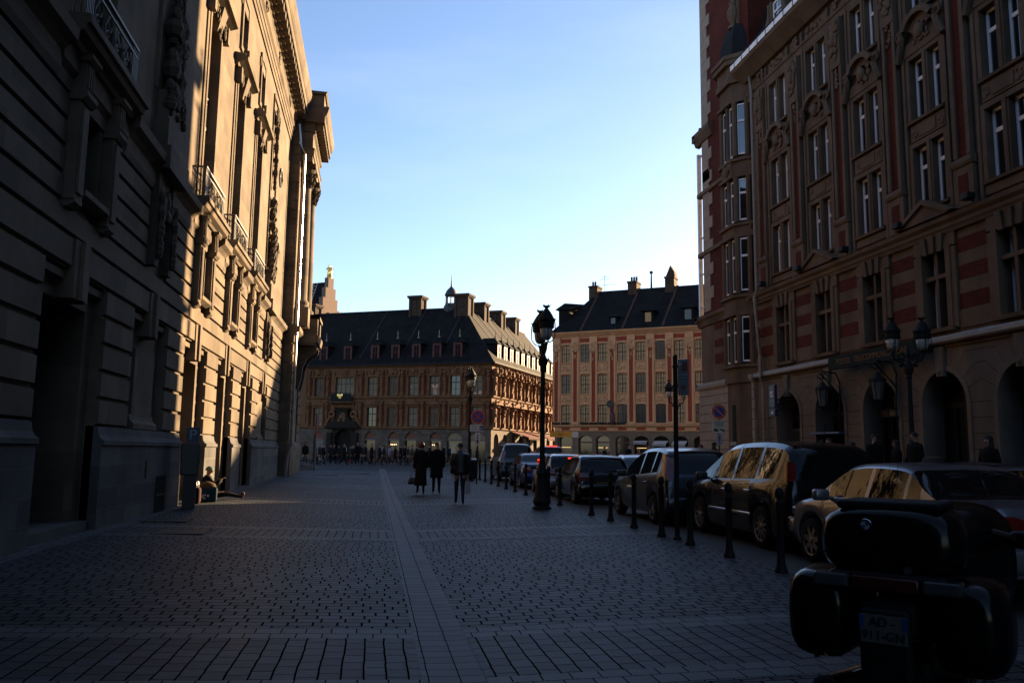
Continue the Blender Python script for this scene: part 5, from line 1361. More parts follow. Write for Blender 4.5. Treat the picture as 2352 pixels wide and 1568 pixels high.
# gilded statue group on the gable
ST = thing('statue_group', 'gilded statue group of standing draped figures on top of the stepped gable', 'statue', (-8.3, 140, APX - .05), R(20))
ST.scale = (.5, .5, .5)
ped = MB(); ped.lathe([(1.0, 0), (1.0, .35), (.8, .4)], n=10); ped.build('pedestal', gold, ST)
for i, (x, y) in enumerate(((-.45, 0), (.5, -.1), (.1, .5))):
    s = MB(); s.smooth = True
    s.loft([[(x + a * math.cos(t), y + b * math.sin(t), z) for t in [2 * math.pi * k / 12 for k in range(12)]] for a, b, z in ((.45, .4, .35), (.4, .38, 1.2), (.30, .28, 2.4), (.42, .3, 3.1), (.46, .28, 3.55), (.2, .2, 3.85), (.12, .12, 4.0), (.18, .2, 4.15), (.2, .22, 4.4), (.1, .12, 4.6))])
    sg = -1 if i == 0 else 1
    s.tube([(x + sg * .4, y, 3.5), (x + sg * .75, y - .1, 2.95), (x + sg * .5, y - .35, 3.0)], [.14, .11, .08], 6)
    s.tube([(x - sg * .4, y, 3.5), (x - sg * .5, y - .1, 2.9), (x - sg * .3, y - .3, 2.5)], [.14, .11, .08], 6)
    for k in range(7): t_ = 2 * math.pi * k / 7; s.tube([(x + .36 * math.cos(t_), y + .33 * math.sin(t_), .4), (x + .28 * math.cos(t_), y + .26 * math.sin(t_), 2.3)], [.07, .03], 4)
    s.build('figure', gold, ST)
# flags on raked poles
for i, (px_f, Zf, lab) in enumerate(((-6.0, 22.0, 'pale blue flag on a raked pole beside the stepped gable'), (-4.9, 20.0, 'second flag pole just right of the pale blue flag'))):
    fl = thing('flag', lab, 'flag', (px_f - .5, 138, Zf), 0, 'flags by the stepped gable')
    MB().tube([(-1.4, 0, -2.5), (.5, 0, 2.0)], .05, 5).build('pole', MATS['pale_metal'], fl)
    f_ = MB()
    nx = 6
    vs = []
    for k in range(nx + 1):
        for l_ in range(5):
            vs.append((.35 - 1.0 * l_ / 4 + .12 * k, .18 * math.sin(k * 1.4 + l_), 1.6 - 2.0 * l_ / 4 - .28 * k))
    f_.add(vs, [(k * 5 + l_, k * 5 + l_ + 1, k * 5 + l_ + 6, k * 5 + l_ + 5) for k in range(nx) for l_ in range(4)])
    f_.build('cloth', mat('pale_blue_flag', (.30, .42, .55), rough=.7, var=.2), fl)
# ------------------------------------------------------------------ cars
def interp(pts, y):
    if y <= pts[0][0]: return pts[0][1]
    for i in range(len(pts) - 1):
        if y <= pts[i + 1][0]:
            a, b = pts[i], pts[i + 1]
            t = (y - a[0]) / (b[0] - a[0])
            p0 = pts[i - 1] if i > 0 else a; p3 = pts[i + 2] if i + 2 < len(pts) else b
            m0 = (b[1] - p0[1]) / max(1e-6, b[0] - p0[0]) * (b[0] - a[0]); m1 = (p3[1] - a[1]) / max(1e-6, p3[0] - a[0]) * (b[0] - a[0])
            d = b[1] - a[1]
            lim = 2.2 * abs(d); m0 = max(-lim, min(lim, m0)); m1 = max(-lim, min(lim, m1))
            t2, t3 = t * t, t * t * t
            return (2 * t3 - 3 * t2 + 1) * a[1] + (t3 - 2 * t2 + t) * m0 + (-2 * t3 + 3 * t2) * b[1] + (t3 - t2) * m1
    return pts[-1][1]
tyre_m = mat('tyre_rubber', (0.012, 0.012, 0.013), rough=0.85, var=0.1)
rim_m = mat('alloy_rim', (0.22, 0.22, 0.23), rough=0.3, metal=0.85, var=0.05)
under = mat('car_underside', (0.006, 0.006, 0.007), rough=0.9, var=0)
cglass = mat('car_glass', (0.003, 0.004, 0.005), rough=0.015, var=0.01, scale=2, spec=0.25, bump=0.22, bscale=1.6)
tail_m = mat('tail_light_red', (0.13, 0.007, 0.005), rough=0.12, var=0, coat=0.6)
brake_on = mat('lit_brake_light', (0.9, 0.05, 0.03), emit=(1, 0.035, 0.015), estr=.42, var=0)
headl = mat('headlight_glass', (0.12, 0.13, 0.15), rough=0.08, var=0, spec=0.8)
trimb = mat('black_plastic', (0.012, 0.012, 0.013), rough=0.5, var=0.1)
chrome = mat('chrome', (0.45, 0.45, 0.47), rough=0.12, metal=1.0, var=0)
plate_w = mat('plate_white', (0.22, 0.22, 0.21), rough=0.45, var=0); plate_y = mat('plate_yellow', (0.12, 0.08, 0.008), rough=0.45, var=0)
plate_t = mat('plate_letters', (0.01, 0.01, 0.012), rough=0.5, var=0)
def paint(name, c, metal=0.35, rough=0.28): return mat(name, c, rough=rough, metal=metal, var=0.04, scale=30, coat=.4, spec=.3)
def wheel_mesh(r, w, spokes):
    t = MB(); t.smooth = True
    t.M = Matrix.Rotation(R(90), 4, 'Y')
    t.lathe([(r * .66, -w / 2), (r * .9, -w / 2), (r * .98, -w * .36), (r, -w * .2), (r, w * .2), (r * .98, w * .36), (r * .9, w / 2), (r * .66, w / 2)], n=28, cap=False)
    m = MB(); m.M = Matrix.Rotation(R(90), 4, 'Y')
    m.lathe([(r * .58, -.01), (r * .68, -w * .5), (r * .68, w * .5), (r * .62, w * .48), (r * .6, w * .2)], n=28, cap=False)
    m.lathe([(r * .16, w * .1), (r * .16, w * .44), (r * .08, w * .48)], n=12)
    for k in range(spokes):
        a = 2 * math.pi * k / spokes
        ca, sa = math.cos(a), math.sin(a); h = r * .64; s_ = r * (.10 if spokes < 8 else .055)
        vs = []
        for rr, ww in ((.1 * r, s_ * 1.3), (h, s_)):
            for q in (-1, 1):
                for zz in (w * .24, w * .42): vs.append((rr * ca - q * ww * sa, rr * sa + q * ww * ca, zz))
        m.add(vs, [(1, 3, 7, 5), (0, 4, 6, 2), (0, 1, 5, 4), (2, 6, 7, 3)])
    bk_ = MB(); bk_.M = Matrix.Rotation(R(90), 4, 'Y'); bk_.lathe([(r * .66, -w * .1), (r * .66, w * .05)], n=20)
    return t.mesh('tyre', tyre_m), m.mesh('rim', rim_m, 35), bk_.mesh('brake_disc', under)
WHEELS = {}
def make_car(label, cat, loc, rz, p):
    """p: L, W, top, belt, wheels (y from the rear bumper), wr, ws=(screen), rw=(rear window), side=[(y0,y1)...], paint"""
    t = thing('parked_car', label, cat, loc, rz, p.get('group', 'cars along the kerb'))
    L, W, wr = p['L'], p['W'], p['wr']; pm = p['paint']
    def plan(y):
        u = min(y, L - y)
        e = max(0, 1 - u / .55)
        tp = 0.10 if y < L / 2 else 0.16
        return W / 2 * (1 - tp * e * e - .05 * max(0, (y - L * .62) / (L * .38)))
    def bottom(y):
        b = .22 + .10 * max(0, 1 - y / .4) + .06 * max(0, 1 - (L - y) / .4)
        for wy in p['wheels']:
            d = abs(y - wy); ra = wr * 1.17
            if d < ra: b = max(b, wr + math.sqrt(ra * ra - d * d) * .98)
        return b
    ys = [0.0, .03] + [L * i / 84 for i in range(1, 84)] + [L - .03, L]
    for a, b in [p['ws'], p['rw']] + p['side']: ys += [a, b]
    for wy in p['wheels']: ys += [wy - wr * 1.17, wy - wr * 1.165, wy + wr * 1.165, wy + wr * 1.17]
    ys = sorted(set(round(y, 3) for y in ys if 0 <= y <= L))
    rings = []; gh = []
    for y in ys:
        tz = interp(p['top'], y); bz = min(interp(p['belt'], y), tz - .015); hw = plan(y); zb = min(bottom(y), bz - .1)
        h = bz - zb
        half = [(hw * .93, zb), (hw * .985, zb + .22 * h), (hw, zb + .55 * h), (hw * .985, zb + .82 * h), (hw * .955, bz)]
        g = tz - bz
        if g > .07:
            X = lambda f: hw * .95 - .30 * f * g - .10 * f * f * g
            half += [(X(.12), bz + .08 * g), (X(.84), bz + .84 * g), (X(1) * .93, bz + .955 * g), (X(1) * .62, tz - .012), (0, tz)]
        else:
            half += [(hw * .93, bz + .3 * g), (hw * .88, bz + .75 * g), (hw * .75, tz - .006), (hw * .45, tz - .001), (0, tz)]
        gh.append(g)
        rings.append([(-x, y - L / 2, z) for x, z in half] + [(x, y - L / 2, z) for x, z in half[::-1][1:]])
    n = len(rings[0]); V = [q for r_ in rings for q in r_]
    F = {'body': [], 'screen': [], 'rear': []}
    for k in range(len(p['side'])): F[('s', k, 0)] = []; F[('s', k, 1)] = []
    for i in range(len(ys) - 1):
        ym = (ys[i] + ys[i + 1]) / 2
        for k in range(n - 1):
            f = (i * n + k, (i + 1) * n + k, (i + 1) * n + k + 1, i * n + k + 1)
            kk = min(k, n - 2 - k)
            key = 'body'
            if kk >= 7 and p['ws'][0] < ym < p['ws'][1]: key = 'screen'
            elif kk >= 6 and p['ws'][0] < ym < p['ws'][1]: key = 'screen'
            elif kk >= 6 and p['rw'][0] < ym < p['rw'][1]: key = 'rear'
            elif kk == 5 and gh[i] > .09 and gh[i + 1] > .09:
                for q, (a, b) in enumerate(p['side']):
                    if a < ym < b: key = ('s', q, 0 if k < n / 2 else 1)
            F[key].append(f)
    F['body'].append(tuple(range(n))); F['body'].append(tuple((len(ys) - 1) * n + k for k in range(n - 1, -1, -1)))
    def part(name, fs, m, parent, auto=32):
        b = MB(); used = sorted(set(v for f in fs for v in f)); mp = {v: i for i, v in enumerate(used)}
        b.add([V[v] for v in used], [tuple(mp[v] for v in f) for f in fs])
        return b.build(name, m, parent, auto=auto)
    body = part('body', F['body'], pm, t)
    part('windscreen', F['screen'], cglass, t); part('rear_window', F['rear'], cglass, t)
    for k in range(len(p['side'])):
        for s_ in (0, 1):
            if F[('s', k, s_)]: part('side_window', F[('s', k, s_)], cglass, t)
    ub = MB(); ub.box(-W / 2 + .26, W / 2 - .26, -L / 2 + .18, L / 2 - .18, .2, .62); ub.box(-W / 2 + .06, W / 2 - .06, -L / 2 + p['wheels'][0] + wr * 1.2, -L / 2 + p['wheels'][1] - wr * 1.2, .23, .5)
    ub.build('underbody', under, t)
    wk = (wr, p.get('spokes', 5))
    if wk not in WHEELS: WHEELS[wk] = wheel_mesh(wr, .2, wk[1])
    for wy in p['wheels']:
        for sx in (-1, 1):
            o = link('wheel', WHEELS[wk][0], t, (sx * (W / 2 - .115), wy - L / 2, wr), 0 if sx > 0 else math.pi)
            link('rim', WHEELS[wk][1], o); link('brake_disc', WHEELS[wk][2], o)
    # lamps, bumper, plate, mirrors, handles
    ry = -L / 2
    for sx in (-1, 1):
        x0, x1, z0, z1, dp = p['tail']
        def ry_at(z):
            y = 0.0
            while interp(p['top'], y) < z and y < 1.2: y += .01
            return y
        b = MB(); tr_ = []
        for q in range(7):
            z = z0 + (z1 - z0) * q / 6; yb = max(0.0, ry_at(z + .06) - .01); bz = interp(p['belt'], yb + .12)
            xo = plan(yb + dp * .5) * (.985 if z < bz else .955) - (.33 * (z - bz) if z > bz else 0) + .012
            e_ = .6 if q in (0, 6) else 1.0
            xi = xo - (x1 - x0) * e_
            tr_.append([(sx * xi, ry + yb - .03, z), (sx * xo * .97, ry + yb - .03, z), (sx * xo, ry + yb + .02, z), (sx * xo, ry + yb + dp * e_, z), (sx * xi, ry + yb + dp * e_, z)])
        b.loft(tr_)
        b.build('tail_light', tail_m, t, auto=40)
        b = MB(); hx = plan(L - .16)
        b.rbox(min(sx * (hx - .42), sx * (hx - .03)), max(sx * (hx - .42), sx * (hx - .03)), L / 2 - .30, L / 2 - .035, .60, .76, .05)
        b.build('headlight', headl, t, auto=40)
        my = p['ws'][0] - L / 2 + p.get('mir', .35)
        b = MB(); mx = sx * (W / 2 + .10); b.rbox(mx - .11, mx + .11, my - .06, my + .06, p['mz'], p['mz'] + .15, .04); b.tube([(sx * (W / 2 - .06), my, p['mz'] + .03), (mx, my, p['mz'] + .05)], .03, 6)
        b.build('wing_mirror', p.get('mirror_m', trimb), t, auto=40)
        for hy in p.get('handles', []):
            hx_ = sx * (plan(hy) + .0); b = MB(); zz = interp(p['belt'], hy) - .14; b.rbox(min(hx_ - sx * .03, hx_ + sx * .03), max(hx_ - sx * .03, hx_ + sx * .03), hy - L / 2 - .1, hy - L / 2 + .1, zz - .02, zz + .02, .012)
            b.build('door_handle', chrome if p.get('chromeh') else pm, t)
        sb = MB()
        for sy in p.get('seams', []):
            hx_ = sx * plan(sy); b0_ = bottom(sy) + .12; bz = interp(p['belt'], sy)
            sb.add([(hx_ * 1.002, sy - L / 2 - .006, b0_ + .05), (hx_ * 1.002, sy - L / 2 + .006, b0_ + .05), (hx_ * .962, sy - L / 2 + .006, bz), (hx_ * .962, sy - L / 2 - .006, bz), (hx_ * 1.006, sy - L / 2 - .006, b0_ + .5 * (bz - b0_)), (hx_ * 1.006, sy - L / 2 + .006, b0_ + .5 * (bz - b0_))], [(0, 1, 5, 4), (4, 5, 2, 3)])
        if p.get('seams'): sb.build('door_gap', under, t)
        if p.get('strip'):
            z, mm, a, b_ = p['strip']; s2 = MB(); s2.rbox(min(sx * (W / 2 - .03), sx * (W / 2 + .018)), max(sx * (W / 2 - .03), sx * (W / 2 + .018)), a - L / 2, b_ - L / 2, z, z + .05, .012)
            s2.build('side_trim', mm, t)
    b = MB(); b.rbox(-W / 2 * .93, W / 2 * .93, ry - .05, ry + .16, .36, .60, .05); b.build('rear_bumper', p.get('bumper', pm), t, auto=40)
    b = MB(); b.rbox(-W / 2 * .86, W / 2 * .86, L / 2 - .2, L / 2 + .03, .34, .58, .06); b.build('front_bumper', p.get('bumper', pm), t, auto=40)
    b = MB(); b.rbox(-W / 2 * .5, W / 2 * .5, L / 2 - .06, L / 2 + .012, .60, .74, .03); b.build('grille', trimb, t)
    pz = p.get('plz', .78)
    b = MB(); b.box(-.26, .26, ry - .022 + p.get('ply', 0), ry + .02 + p.get('ply', 0), pz, pz + .11); po_ = b.build('number_plate', p.get('plate', plate_w), t)
    if p.get('ptext'): text_mesh(p['ptext'], .1, plate_t, po_, (0, ry - .026 + p.get('ply', 0), pz + .055), sx=.8)
    if p.get('rails'):
        b = MB()
        for sx in (-1, 1):
            pts = [(sx * W * .33, y - L / 2, interp(p['top'], y) + (.06 if 0 < j < 5 else -.02)) for j, y in enumerate([p['rails'][0] + (p['rails'][1] - p['rails'][0]) * j / 5 for j in range(6)])]
            b.tube(pts, .018, 5)
        b.build('roof_rails', p.get('rail_m', trimb), t)
    if p.get('wiper'):
        b = MB(); yy, zz = p['wiper']; b.tube([(0, yy - L / 2, zz), (.5, yy - L / 2 + .02, zz + .05)], .014, 4); b.build('wiper', trimb, t)
    if p.get('brake'):
        y, z, hw_, hh = p['brake']; b = MB(); b.rbox(-hw_, hw_, y - L / 2 - .03, y - L / 2 + .03, z, z + hh, .012); b.build('brake_light', brake_on, t)
    if p.get('aerial'):
        b = MB(); y, z, l_ = p['aerial']; b.tube([(0.1, y - L / 2, z), (0.1, y - L / 2 - l_ * .5, z + l_)], .008, 4); b.lathe([(.04, -.02), (.02, .05)], (.1, y - L / 2, z), 8); b.build('aerial', trimb, t)
    return t
# -- silver saloon
silver = paint('silver_paint', (.17, .17, .19), .6); blackp = paint('black_paint_gloss', (.006, .006, .008), .2, .18); greyp = paint('dark_grey_paint', (.035, .040, .052), .5)
bluep = paint('blue_paint', (.015, .03, .13), .45); silverb = paint('pale_silver_paint', (.28, .29, .31), .6); dgrn = paint('blue_grey_paint', (.022, .030, .046), .5); palep = paint('light_grey_paint', (.36, .37, .38), .5)
sal = dict(L=4.5, W=1.74, wr=.315, wheels=(.95, 3.66), top=[(0, .62), (.03, .9), (.12, 1.0), (.75, 1.03), (.95, 1.05), (1.5, 1.35), (1.75, 1.41), (2.4, 1.43), (2.85, 1.38), (3.1, 1.25), (3.5, .98), (3.62, .95), (4.2, .82), (4.42, .7), (4.5, .5)],
    belt=[(0, .55), (.1, .9), (1.0, .95), (2.2, .93), (3.5, .90), (4.2, .78), (4.5, .45)], ws=(2.9, 3.52), rw=(.92, 1.52), side=[(1.22, 1.48), (1.54, 2.26), (2.34, 3.22)],
    tail=(.5, .84, .68, .92, .2), mz=.90, paint=silver, handles=(1.5, 2.4), seams=(1.42, 2.30, 3.34), strip=(.55, silver, 1.4, 3.2), mir=.22, spokes=7, plz=.72)
def at_row(Y0, X, L): return (X, Y0 + L / 2, gz(X, Y0 + L / 2) + .002)
make_car('silver saloon parked directly behind the black motorcycle', 'car', at_row(7.45, 6.95, 4.5), R(-1), dict(sal, mirror_m=silver))
# -- black people carrier
mpvb = dict(L=4.68, W=1.84, wr=.345, wheels=(.98, 3.66), top=[(0, .62), (.04, 1.0), (.10, 1.15), (.34, 1.58), (.6, 1.69), (1.4, 1.74), (2.3, 1.72), (2.85, 1.62), (3.2, 1.42), (3.75, 1.10), (3.9, 1.06), (4.4, .92), (4.62, .74), (4.68, .5)],
    belt=[(0, .6), (.1, 1.06), (2.0, 1.03), (3.7, .98), (4.4, .86), (4.68, .45)], ws=(2.85, 3.72), rw=(.08, .52), side=[(.55, 1.18), (1.26, 2.12), (2.2, 3.25)],
    tail=(.80, .92, 1.10, 1.40, .14), mz=1.02, paint=blackp, handles=(1.4, 2.35), chromeh=True, seams=(1.22, 2.16, 3.3), strip=(.5, chrome, 1.3, 3.1), spokes=10, plz=.8, wiper=(.06, 1.12), aerial=(.75, 1.71, .3))
t_ = make_car('black people carrier with chrome door strip and dark windows, behind the silver saloon', 'car', at_row(11.9, 7.15, 4.68), R(-1), mpvb)
text_mesh('CITROËN', .10, chrome, t_, (.05, -4.68 / 2 - .005, .98))
# -- grey compact people carrier
mpvg = dict(L=4.28, W=1.75, wr=.31, wheels=(.82, 3.58), top=[(0, .6), (.03, .95), (.1, 1.1), (.3, 1.46), (.55, 1.58), (1.2, 1.645), (1.9, 1.63), (2.4, 1.53), (2.9, 1.27), (3.35, 1.03), (3.55, .98), (4.0, .84), (4.22, .68), (4.28, .5)],
    belt=[(0, .6), (.1, 1.08), (.8, 1.04), (1.8, .97), (3.3, .90), (4.0, .77), (4.28, .45)], ws=(2.42, 3.32), rw=(.08, .48), side=[(.62, 1.0), (1.08, 1.85), (1.93, 3.0)],
    tail=(.66, .86, .95, 1.5, .16), tail_y=.06, mz=.95, paint=greyp, handles=(1.2, 2.0), seams=(1.04, 1.89, 3.0), spokes=5, plz=.62, wiper=(.06, 1.1))
make_car('dark grey compact people carrier with tall red tail lights, third car from the motorcycle', 'car', at_row(16.65, 6.85, 4.28), R(-1), mpvg)
# -- small hatchbacks
hat = dict(L=3.75, W=1.65, wr=.29, wheels=(.62, 3.06), top=[(0, .55), (.03, .85), (.08, .95), (.26, 1.26), (.5, 1.40), (1.1, 1.45), (1.7, 1.42), (2.05, 1.33), (2.5, 1.08), (2.8, .93), (3.0, .88), (3.5, .75), (3.7, .6), (3.75, .45)],
    belt=[(0, .55), (.1, .95), (1.5, .88), (2.75, .85), (3.4, .72), (3.75, .4)], ws=(1.98, 2.76), rw=(.07, .46), side=[(.56, 1.3), (1.38, 2.42)],
    tail=(.52, .8, .68, .92, .18), mz=.86, paint=blackp, handles=(1.45,), seams=(1.34, 2.45), spokes=6, plz=.55, wiper=(.06, .96))
make_car('small black hatchback with a yellow rear plate, parked just past the tall lamp post', 'car', at_row(23.6, 6.68, 3.75), R(-1), dict(hat, plate=plate_y))
make_car('silver hatchback with one red brake light lit, between the black and the blue car', 'car', at_row(28.0, 6.75, 3.9), R(-1), dict(hat, paint=silverb, brake=(.28, 1.27, .06, .05)))
make_car('bright blue saloon with a lit red brake light, right behind the dark van', 'car', at_row(33.2, 6.85, 4.4), R(-1), dict(sal, paint=bluep, L=4.4, brake=(1.1, 1.13, .07, .06), spokes=5))
van = dict(L=4.6, W=1.85, wr=.32, wheels=(.85, 3.65), top=[(0, .65), (.03, 1.05), (.08, 1.2), (.22, 1.72), (.45, 1.82), (1.4, 1.86), (2.5, 1.84), (3.0, 1.70), (3.6, 1.25), (3.9, 1.1), (4.4, .95), (4.55, .75), (4.6, .5)],
    belt=[(0, .6), (.1, 1.12), (2.5, 1.08), (3.6, 1.0), (4.4, .86), (4.6, .45)], ws=(2.95, 3.7), rw=(.06, .34), side=[(.5, 1.4), (1.5, 2.3), (2.4, 3.2)],
    tail=(.74, .92, .9, 1.5, .14), mz=1.05, paint=dgrn, handles=(1.6, 2.5), rails=(.4, 2.6), spokes=5, plz=.75)
make_car('dark blue grey van with roof rails and wide rear window, farthest along the kerb', 'van', at_row(40.2, 7.0, 4.6), R(-1), van)
make_car('white estate car with a wide red brake light, out on the road past the van', 'car', (11.0, 52.5, gz(11, 52)), R(-4), dict(van, W=1.75, L=4.4, paint=palep, group='cars standing on the far side of the road', brake=(.2, 1.68, .32, .06), top=[(a, b * .93) for a, b in van['top']], rails=None))
make_car('pale grey hatchback seen over the front of the dark grey people carrier', 'car', (9.6, 29.5, gz(9, 29)), R(172), dict(hat, paint=palep, group='cars standing on the far side of the road', L=3.9))
make_car('dark blue hatchback with only its curved roof showing behind the bollards', 'car', (10.2, 24.0, gz(9, 24)), R(175), dict(hat, paint=bluep, group='cars standing on the far side of the road'))
make_car('dark blue saloon by the far kerb near the post office doors', 'car', (10.8, 13.9, gz(9, 14)), R(178), dict(sal, paint=dgrn, group='cars standing on the far side of the road'))
make_car('dark car facing the camera with pale headlight, half hidden by the motorcycle', 'car', (8.75, 9.4, gz(8.7, 9)), R(180), dict(sal, paint=dgrn, group='cars standing on the far side of the road', L=4.4))

# ------------------------------------------------------------------ the touring motorcycle in the corner
MC = thing('touring_motorcycle', 'black touring motorcycle with top case and panniers, seen from behind', 'motorcycle', (2.54, 3.88, 0.05), R(-46))
glossb = mat('gloss_black', (.003, .003, .0035), rough=.16, var=0, spec=.18)
satin = mat('satin_black', (.004, .004, .005), rough=.55, var=.1, spec=.2)
def sring(cx, cz, w, h, y, e=3.2, n=28, skew=0):
    r_ = []
    for k in range(n):
        a = 2 * math.pi * k / n; ca, sa = math.cos(a), math.sin(a)
        r_.append((cx + w / 2 * math.copysign(abs(ca) ** (2 / e), ca) + skew * sa, y, cz + h / 2 * math.copysign(abs(sa) ** (2 / e), sa)))
    return r_
b = MB(); b.smooth = True
b.loft([sring(0, 1.12, .42, .20, -.02), sring(0, 1.13, .57, .30, .0), sring(0, 1.14, .66, .35, .06), sring(0, 1.14, .68, .37, .2), sring(0, 1.14, .64, .36, .38), sring(0, 1.11, .5, .28, .46)])
tc = b.build('top_case', glossb, MC)
MB().rbox(-.25, .25, .05, .42, 1.30, 1.345, .02).build('case_pad', satin, tc)
sm = MB(); sm.box(-.325, .325, .0, .40, 1.075, 1.082); sm.build('lid_seam', under, tc)
# round badge: black ring, blue and white quarters
bd = MB(); bd.disc((-.09, -.006, 1.225), .032, 'y', 24, .02); bo = bd.build('badge', satin, tc)
bw, bb = MB(), MB()
for k in range(4):
    m_ = bw if k % 2 else bb
    pts = [(-.09, 1.225)] + [(-.09 + .022 * math.cos(math.pi / 2 * k + math.pi / 2 * i / 6), 1.225 + .022 * math.sin(math.pi / 2 * k + math.pi / 2 * i / 6)) for i in range(7)]
    m_.poly_xz(pts, -.021, -.014)
bw.build('white_quarters', mat('badge_white', (.25, .25, .26), rough=.4, var=0), bo); bb.build('blue_quarters', mat('badge_blue', (.012, .04, .14), rough=.4, var=0), bo)
rg_ = MB(); rg_.ring((-.09, -.016, 1.225), .030, .003, n=24, m=4); rg_.build('badge_ring', chrome, bo)
MB().disc((.1, -.012, 1.02), .02, 'y', 14, .02).build('lock', chrome, tc)
for sx in (-1, 1):
    b = MB(); b.smooth = True
    X = sx * .33
    b.loft([sring(X, .76, .20, .26, -.06), sring(X + sx * .01, .76, .29, .40, -.02), sring(X + sx * .02, .76, .33, .44, .06), sring(X + sx * .02, .76, .33, .46, .3), sring(X, .74, .32, .42, .5), sring(X - sx * .03, .66, .22, .28, .6)])
    po = b.build('pannier', glossb, MC)
    s_ = MB(); s_.box(X + sx * .02 - .005, X + sx * .02 + .005, -.045, .2, .55, .86); s_.build('pannier_seam', satin, po)
tl = MB(); tl.rbox(-.16, .16, -.08, .05, 0.91, .985, .02); tl.build('tail_light', mat('dark_red_lens', (.035, .004, .003), rough=.3, var=0), MC, auto=40)
for sx in (-1, 1): MB().rbox(min(sx * .17, sx * .34), max(sx * .17, sx * .34), -.085, .04, .92, .985, .015).build('indicator', mat('clear_lens', (.04, .042, .045), rough=.2, var=0, spec=.4), MC)
tk = MB(); tk.rbox(-.28, .28, -.04, .3, .93, 1.0, .03); tk.build('carrier', satin, MC)
MB().rbox(-.13, .13, -.06, .1, .70, .87, .03).build('tail_unit', satin, MC)
pl = MB(); pl.box(-.105, .105, -.125, -.115, .68, .81); po = pl.build('number_plate', mat('plate_grey_white', (.075, .075, .075), rough=.45, var=0), MC)
text_mesh('AD -', .062, plate_t, po, (-.005, -.127, .777), sx=.95); text_mesh('911-GN', .062, plate_t, po, (0, -.127, .713), sx=.95)
for x, w_ in ((-.098, .026), (.098, .03)): MB().box(x - w_ / 2, x + w_ / 2 - .003, -.1265, -.1255, .746, .807).build('blue_band', MATS['badge_blue'], po)
fd = MB(); fd.rbox(-.12, .12, -.115, -.04, .30, .84, .03); fd.build('rear_mudguard', satin, MC)
wt = WHEELS.setdefault(('moto',), wheel_mesh(.31, .17, 5))
for y in (.36, 1.95):
    o = link('wheel', wt[0], MC, (0, y, .31)); link('rim', wt[1], o)
for sx in (-1, 1):
    e_ = MB(); e_.tube([(sx * .24, 1.1, .35), (sx * .27, .5, .36), (sx * .30, -.06, .40)], [.045, .065, .075], 12); eo = e_.build('exhaust', chrome, MC, auto=40)
    MB().disc((sx * .30, -.068, .40), .055, 'y', 14, .02).build('exhaust_end', under, eo)
b = MB(); b.smooth = True
b.loft([sring(0, .82, .28, .2, .40), sring(0, .86, .36, .24, .55), sring(0, .84, .34, .2, .95), sring(0, .9, .26, .2, 1.05)]); b.build('seat', satin, MC, auto=50)
b = MB(); b.smooth = True
b.loft([sring(0, .85, .3, .4, 1.0), sring(0, .88, .42, .5, 1.15), sring(0, .85, .44, .55, 1.45), sring(0, .88, .62, .7, 1.65), sring(0, .92, .74, .72, 1.85), sring(0, .90, .6, .6, 2.05), sring(0, .86, .3, .3, 2.18)]); b.build('fairing', glossb, MC)
b = MB(); b.rbox(-.24, .24, .75, 1.7, .3, .7, .08); b.build('engine', mat('engine_grey', (.05, .05, .05), rough=.5, metal=.5, var=.2), MC)
fk = MB()
for sx in (-1, 1): fk.tube([(sx * .1, 1.92, .31), (sx * .12, 1.62, 1.05)], .028, 8); fk.tube([(0, 1.6, 1.08), (sx * .28, 1.55, 1.12), (sx * .40, 1.40, 1.10)], .016, 6); fk.tube([(sx * .30, 1.5, 1.11), (sx * .41, 1.37, 1.10)], .022, 8)
fk.build('handlebar', satin, MC)
for sx in (-1, 1):
    m_ = MB(); m_.ell((sx * .42, 1.72, 1.06), (.10, .05, .06), 12, 8); m_.build('mirror', glossb, MC, auto=60)
ws_ = MB(); ws_.loft([[(x * (1 - .35 * t), 1.78 - .30 * t - .9 * x * x, 1.1 + .47 * t) for x in (-.33, -.2, 0, .2, .33)] + [(x * (1 - .35 * t), 1.79 - .30 * t - .9 * x * x, 1.1 + .47 * t) for x in (.33, .2, 0, -.2, -.33)] for t in (0, .4, .8, 1.0)])
mw = bpy.data.materials.new('clear_screen'); mw.use_nodes = True
pb = mw.node_tree.nodes['Principled BSDF']; pb.inputs['Base Color'].default_value = (.85, .88, .9, 1); pb.inputs['Roughness'].default_value = .03; pb.inputs['Transmission Weight'].default_value = 1.0; pb.inputs['IOR'].default_value = 1.1
ws_.build('windscreen', mw, MC, auto=50)
sd_ = MB(); sd_.tube([(-.15, 1.0, .4), (-.42, 1.0, 0.0)], .016, 6); sd_.build('side_stand', satin, MC)
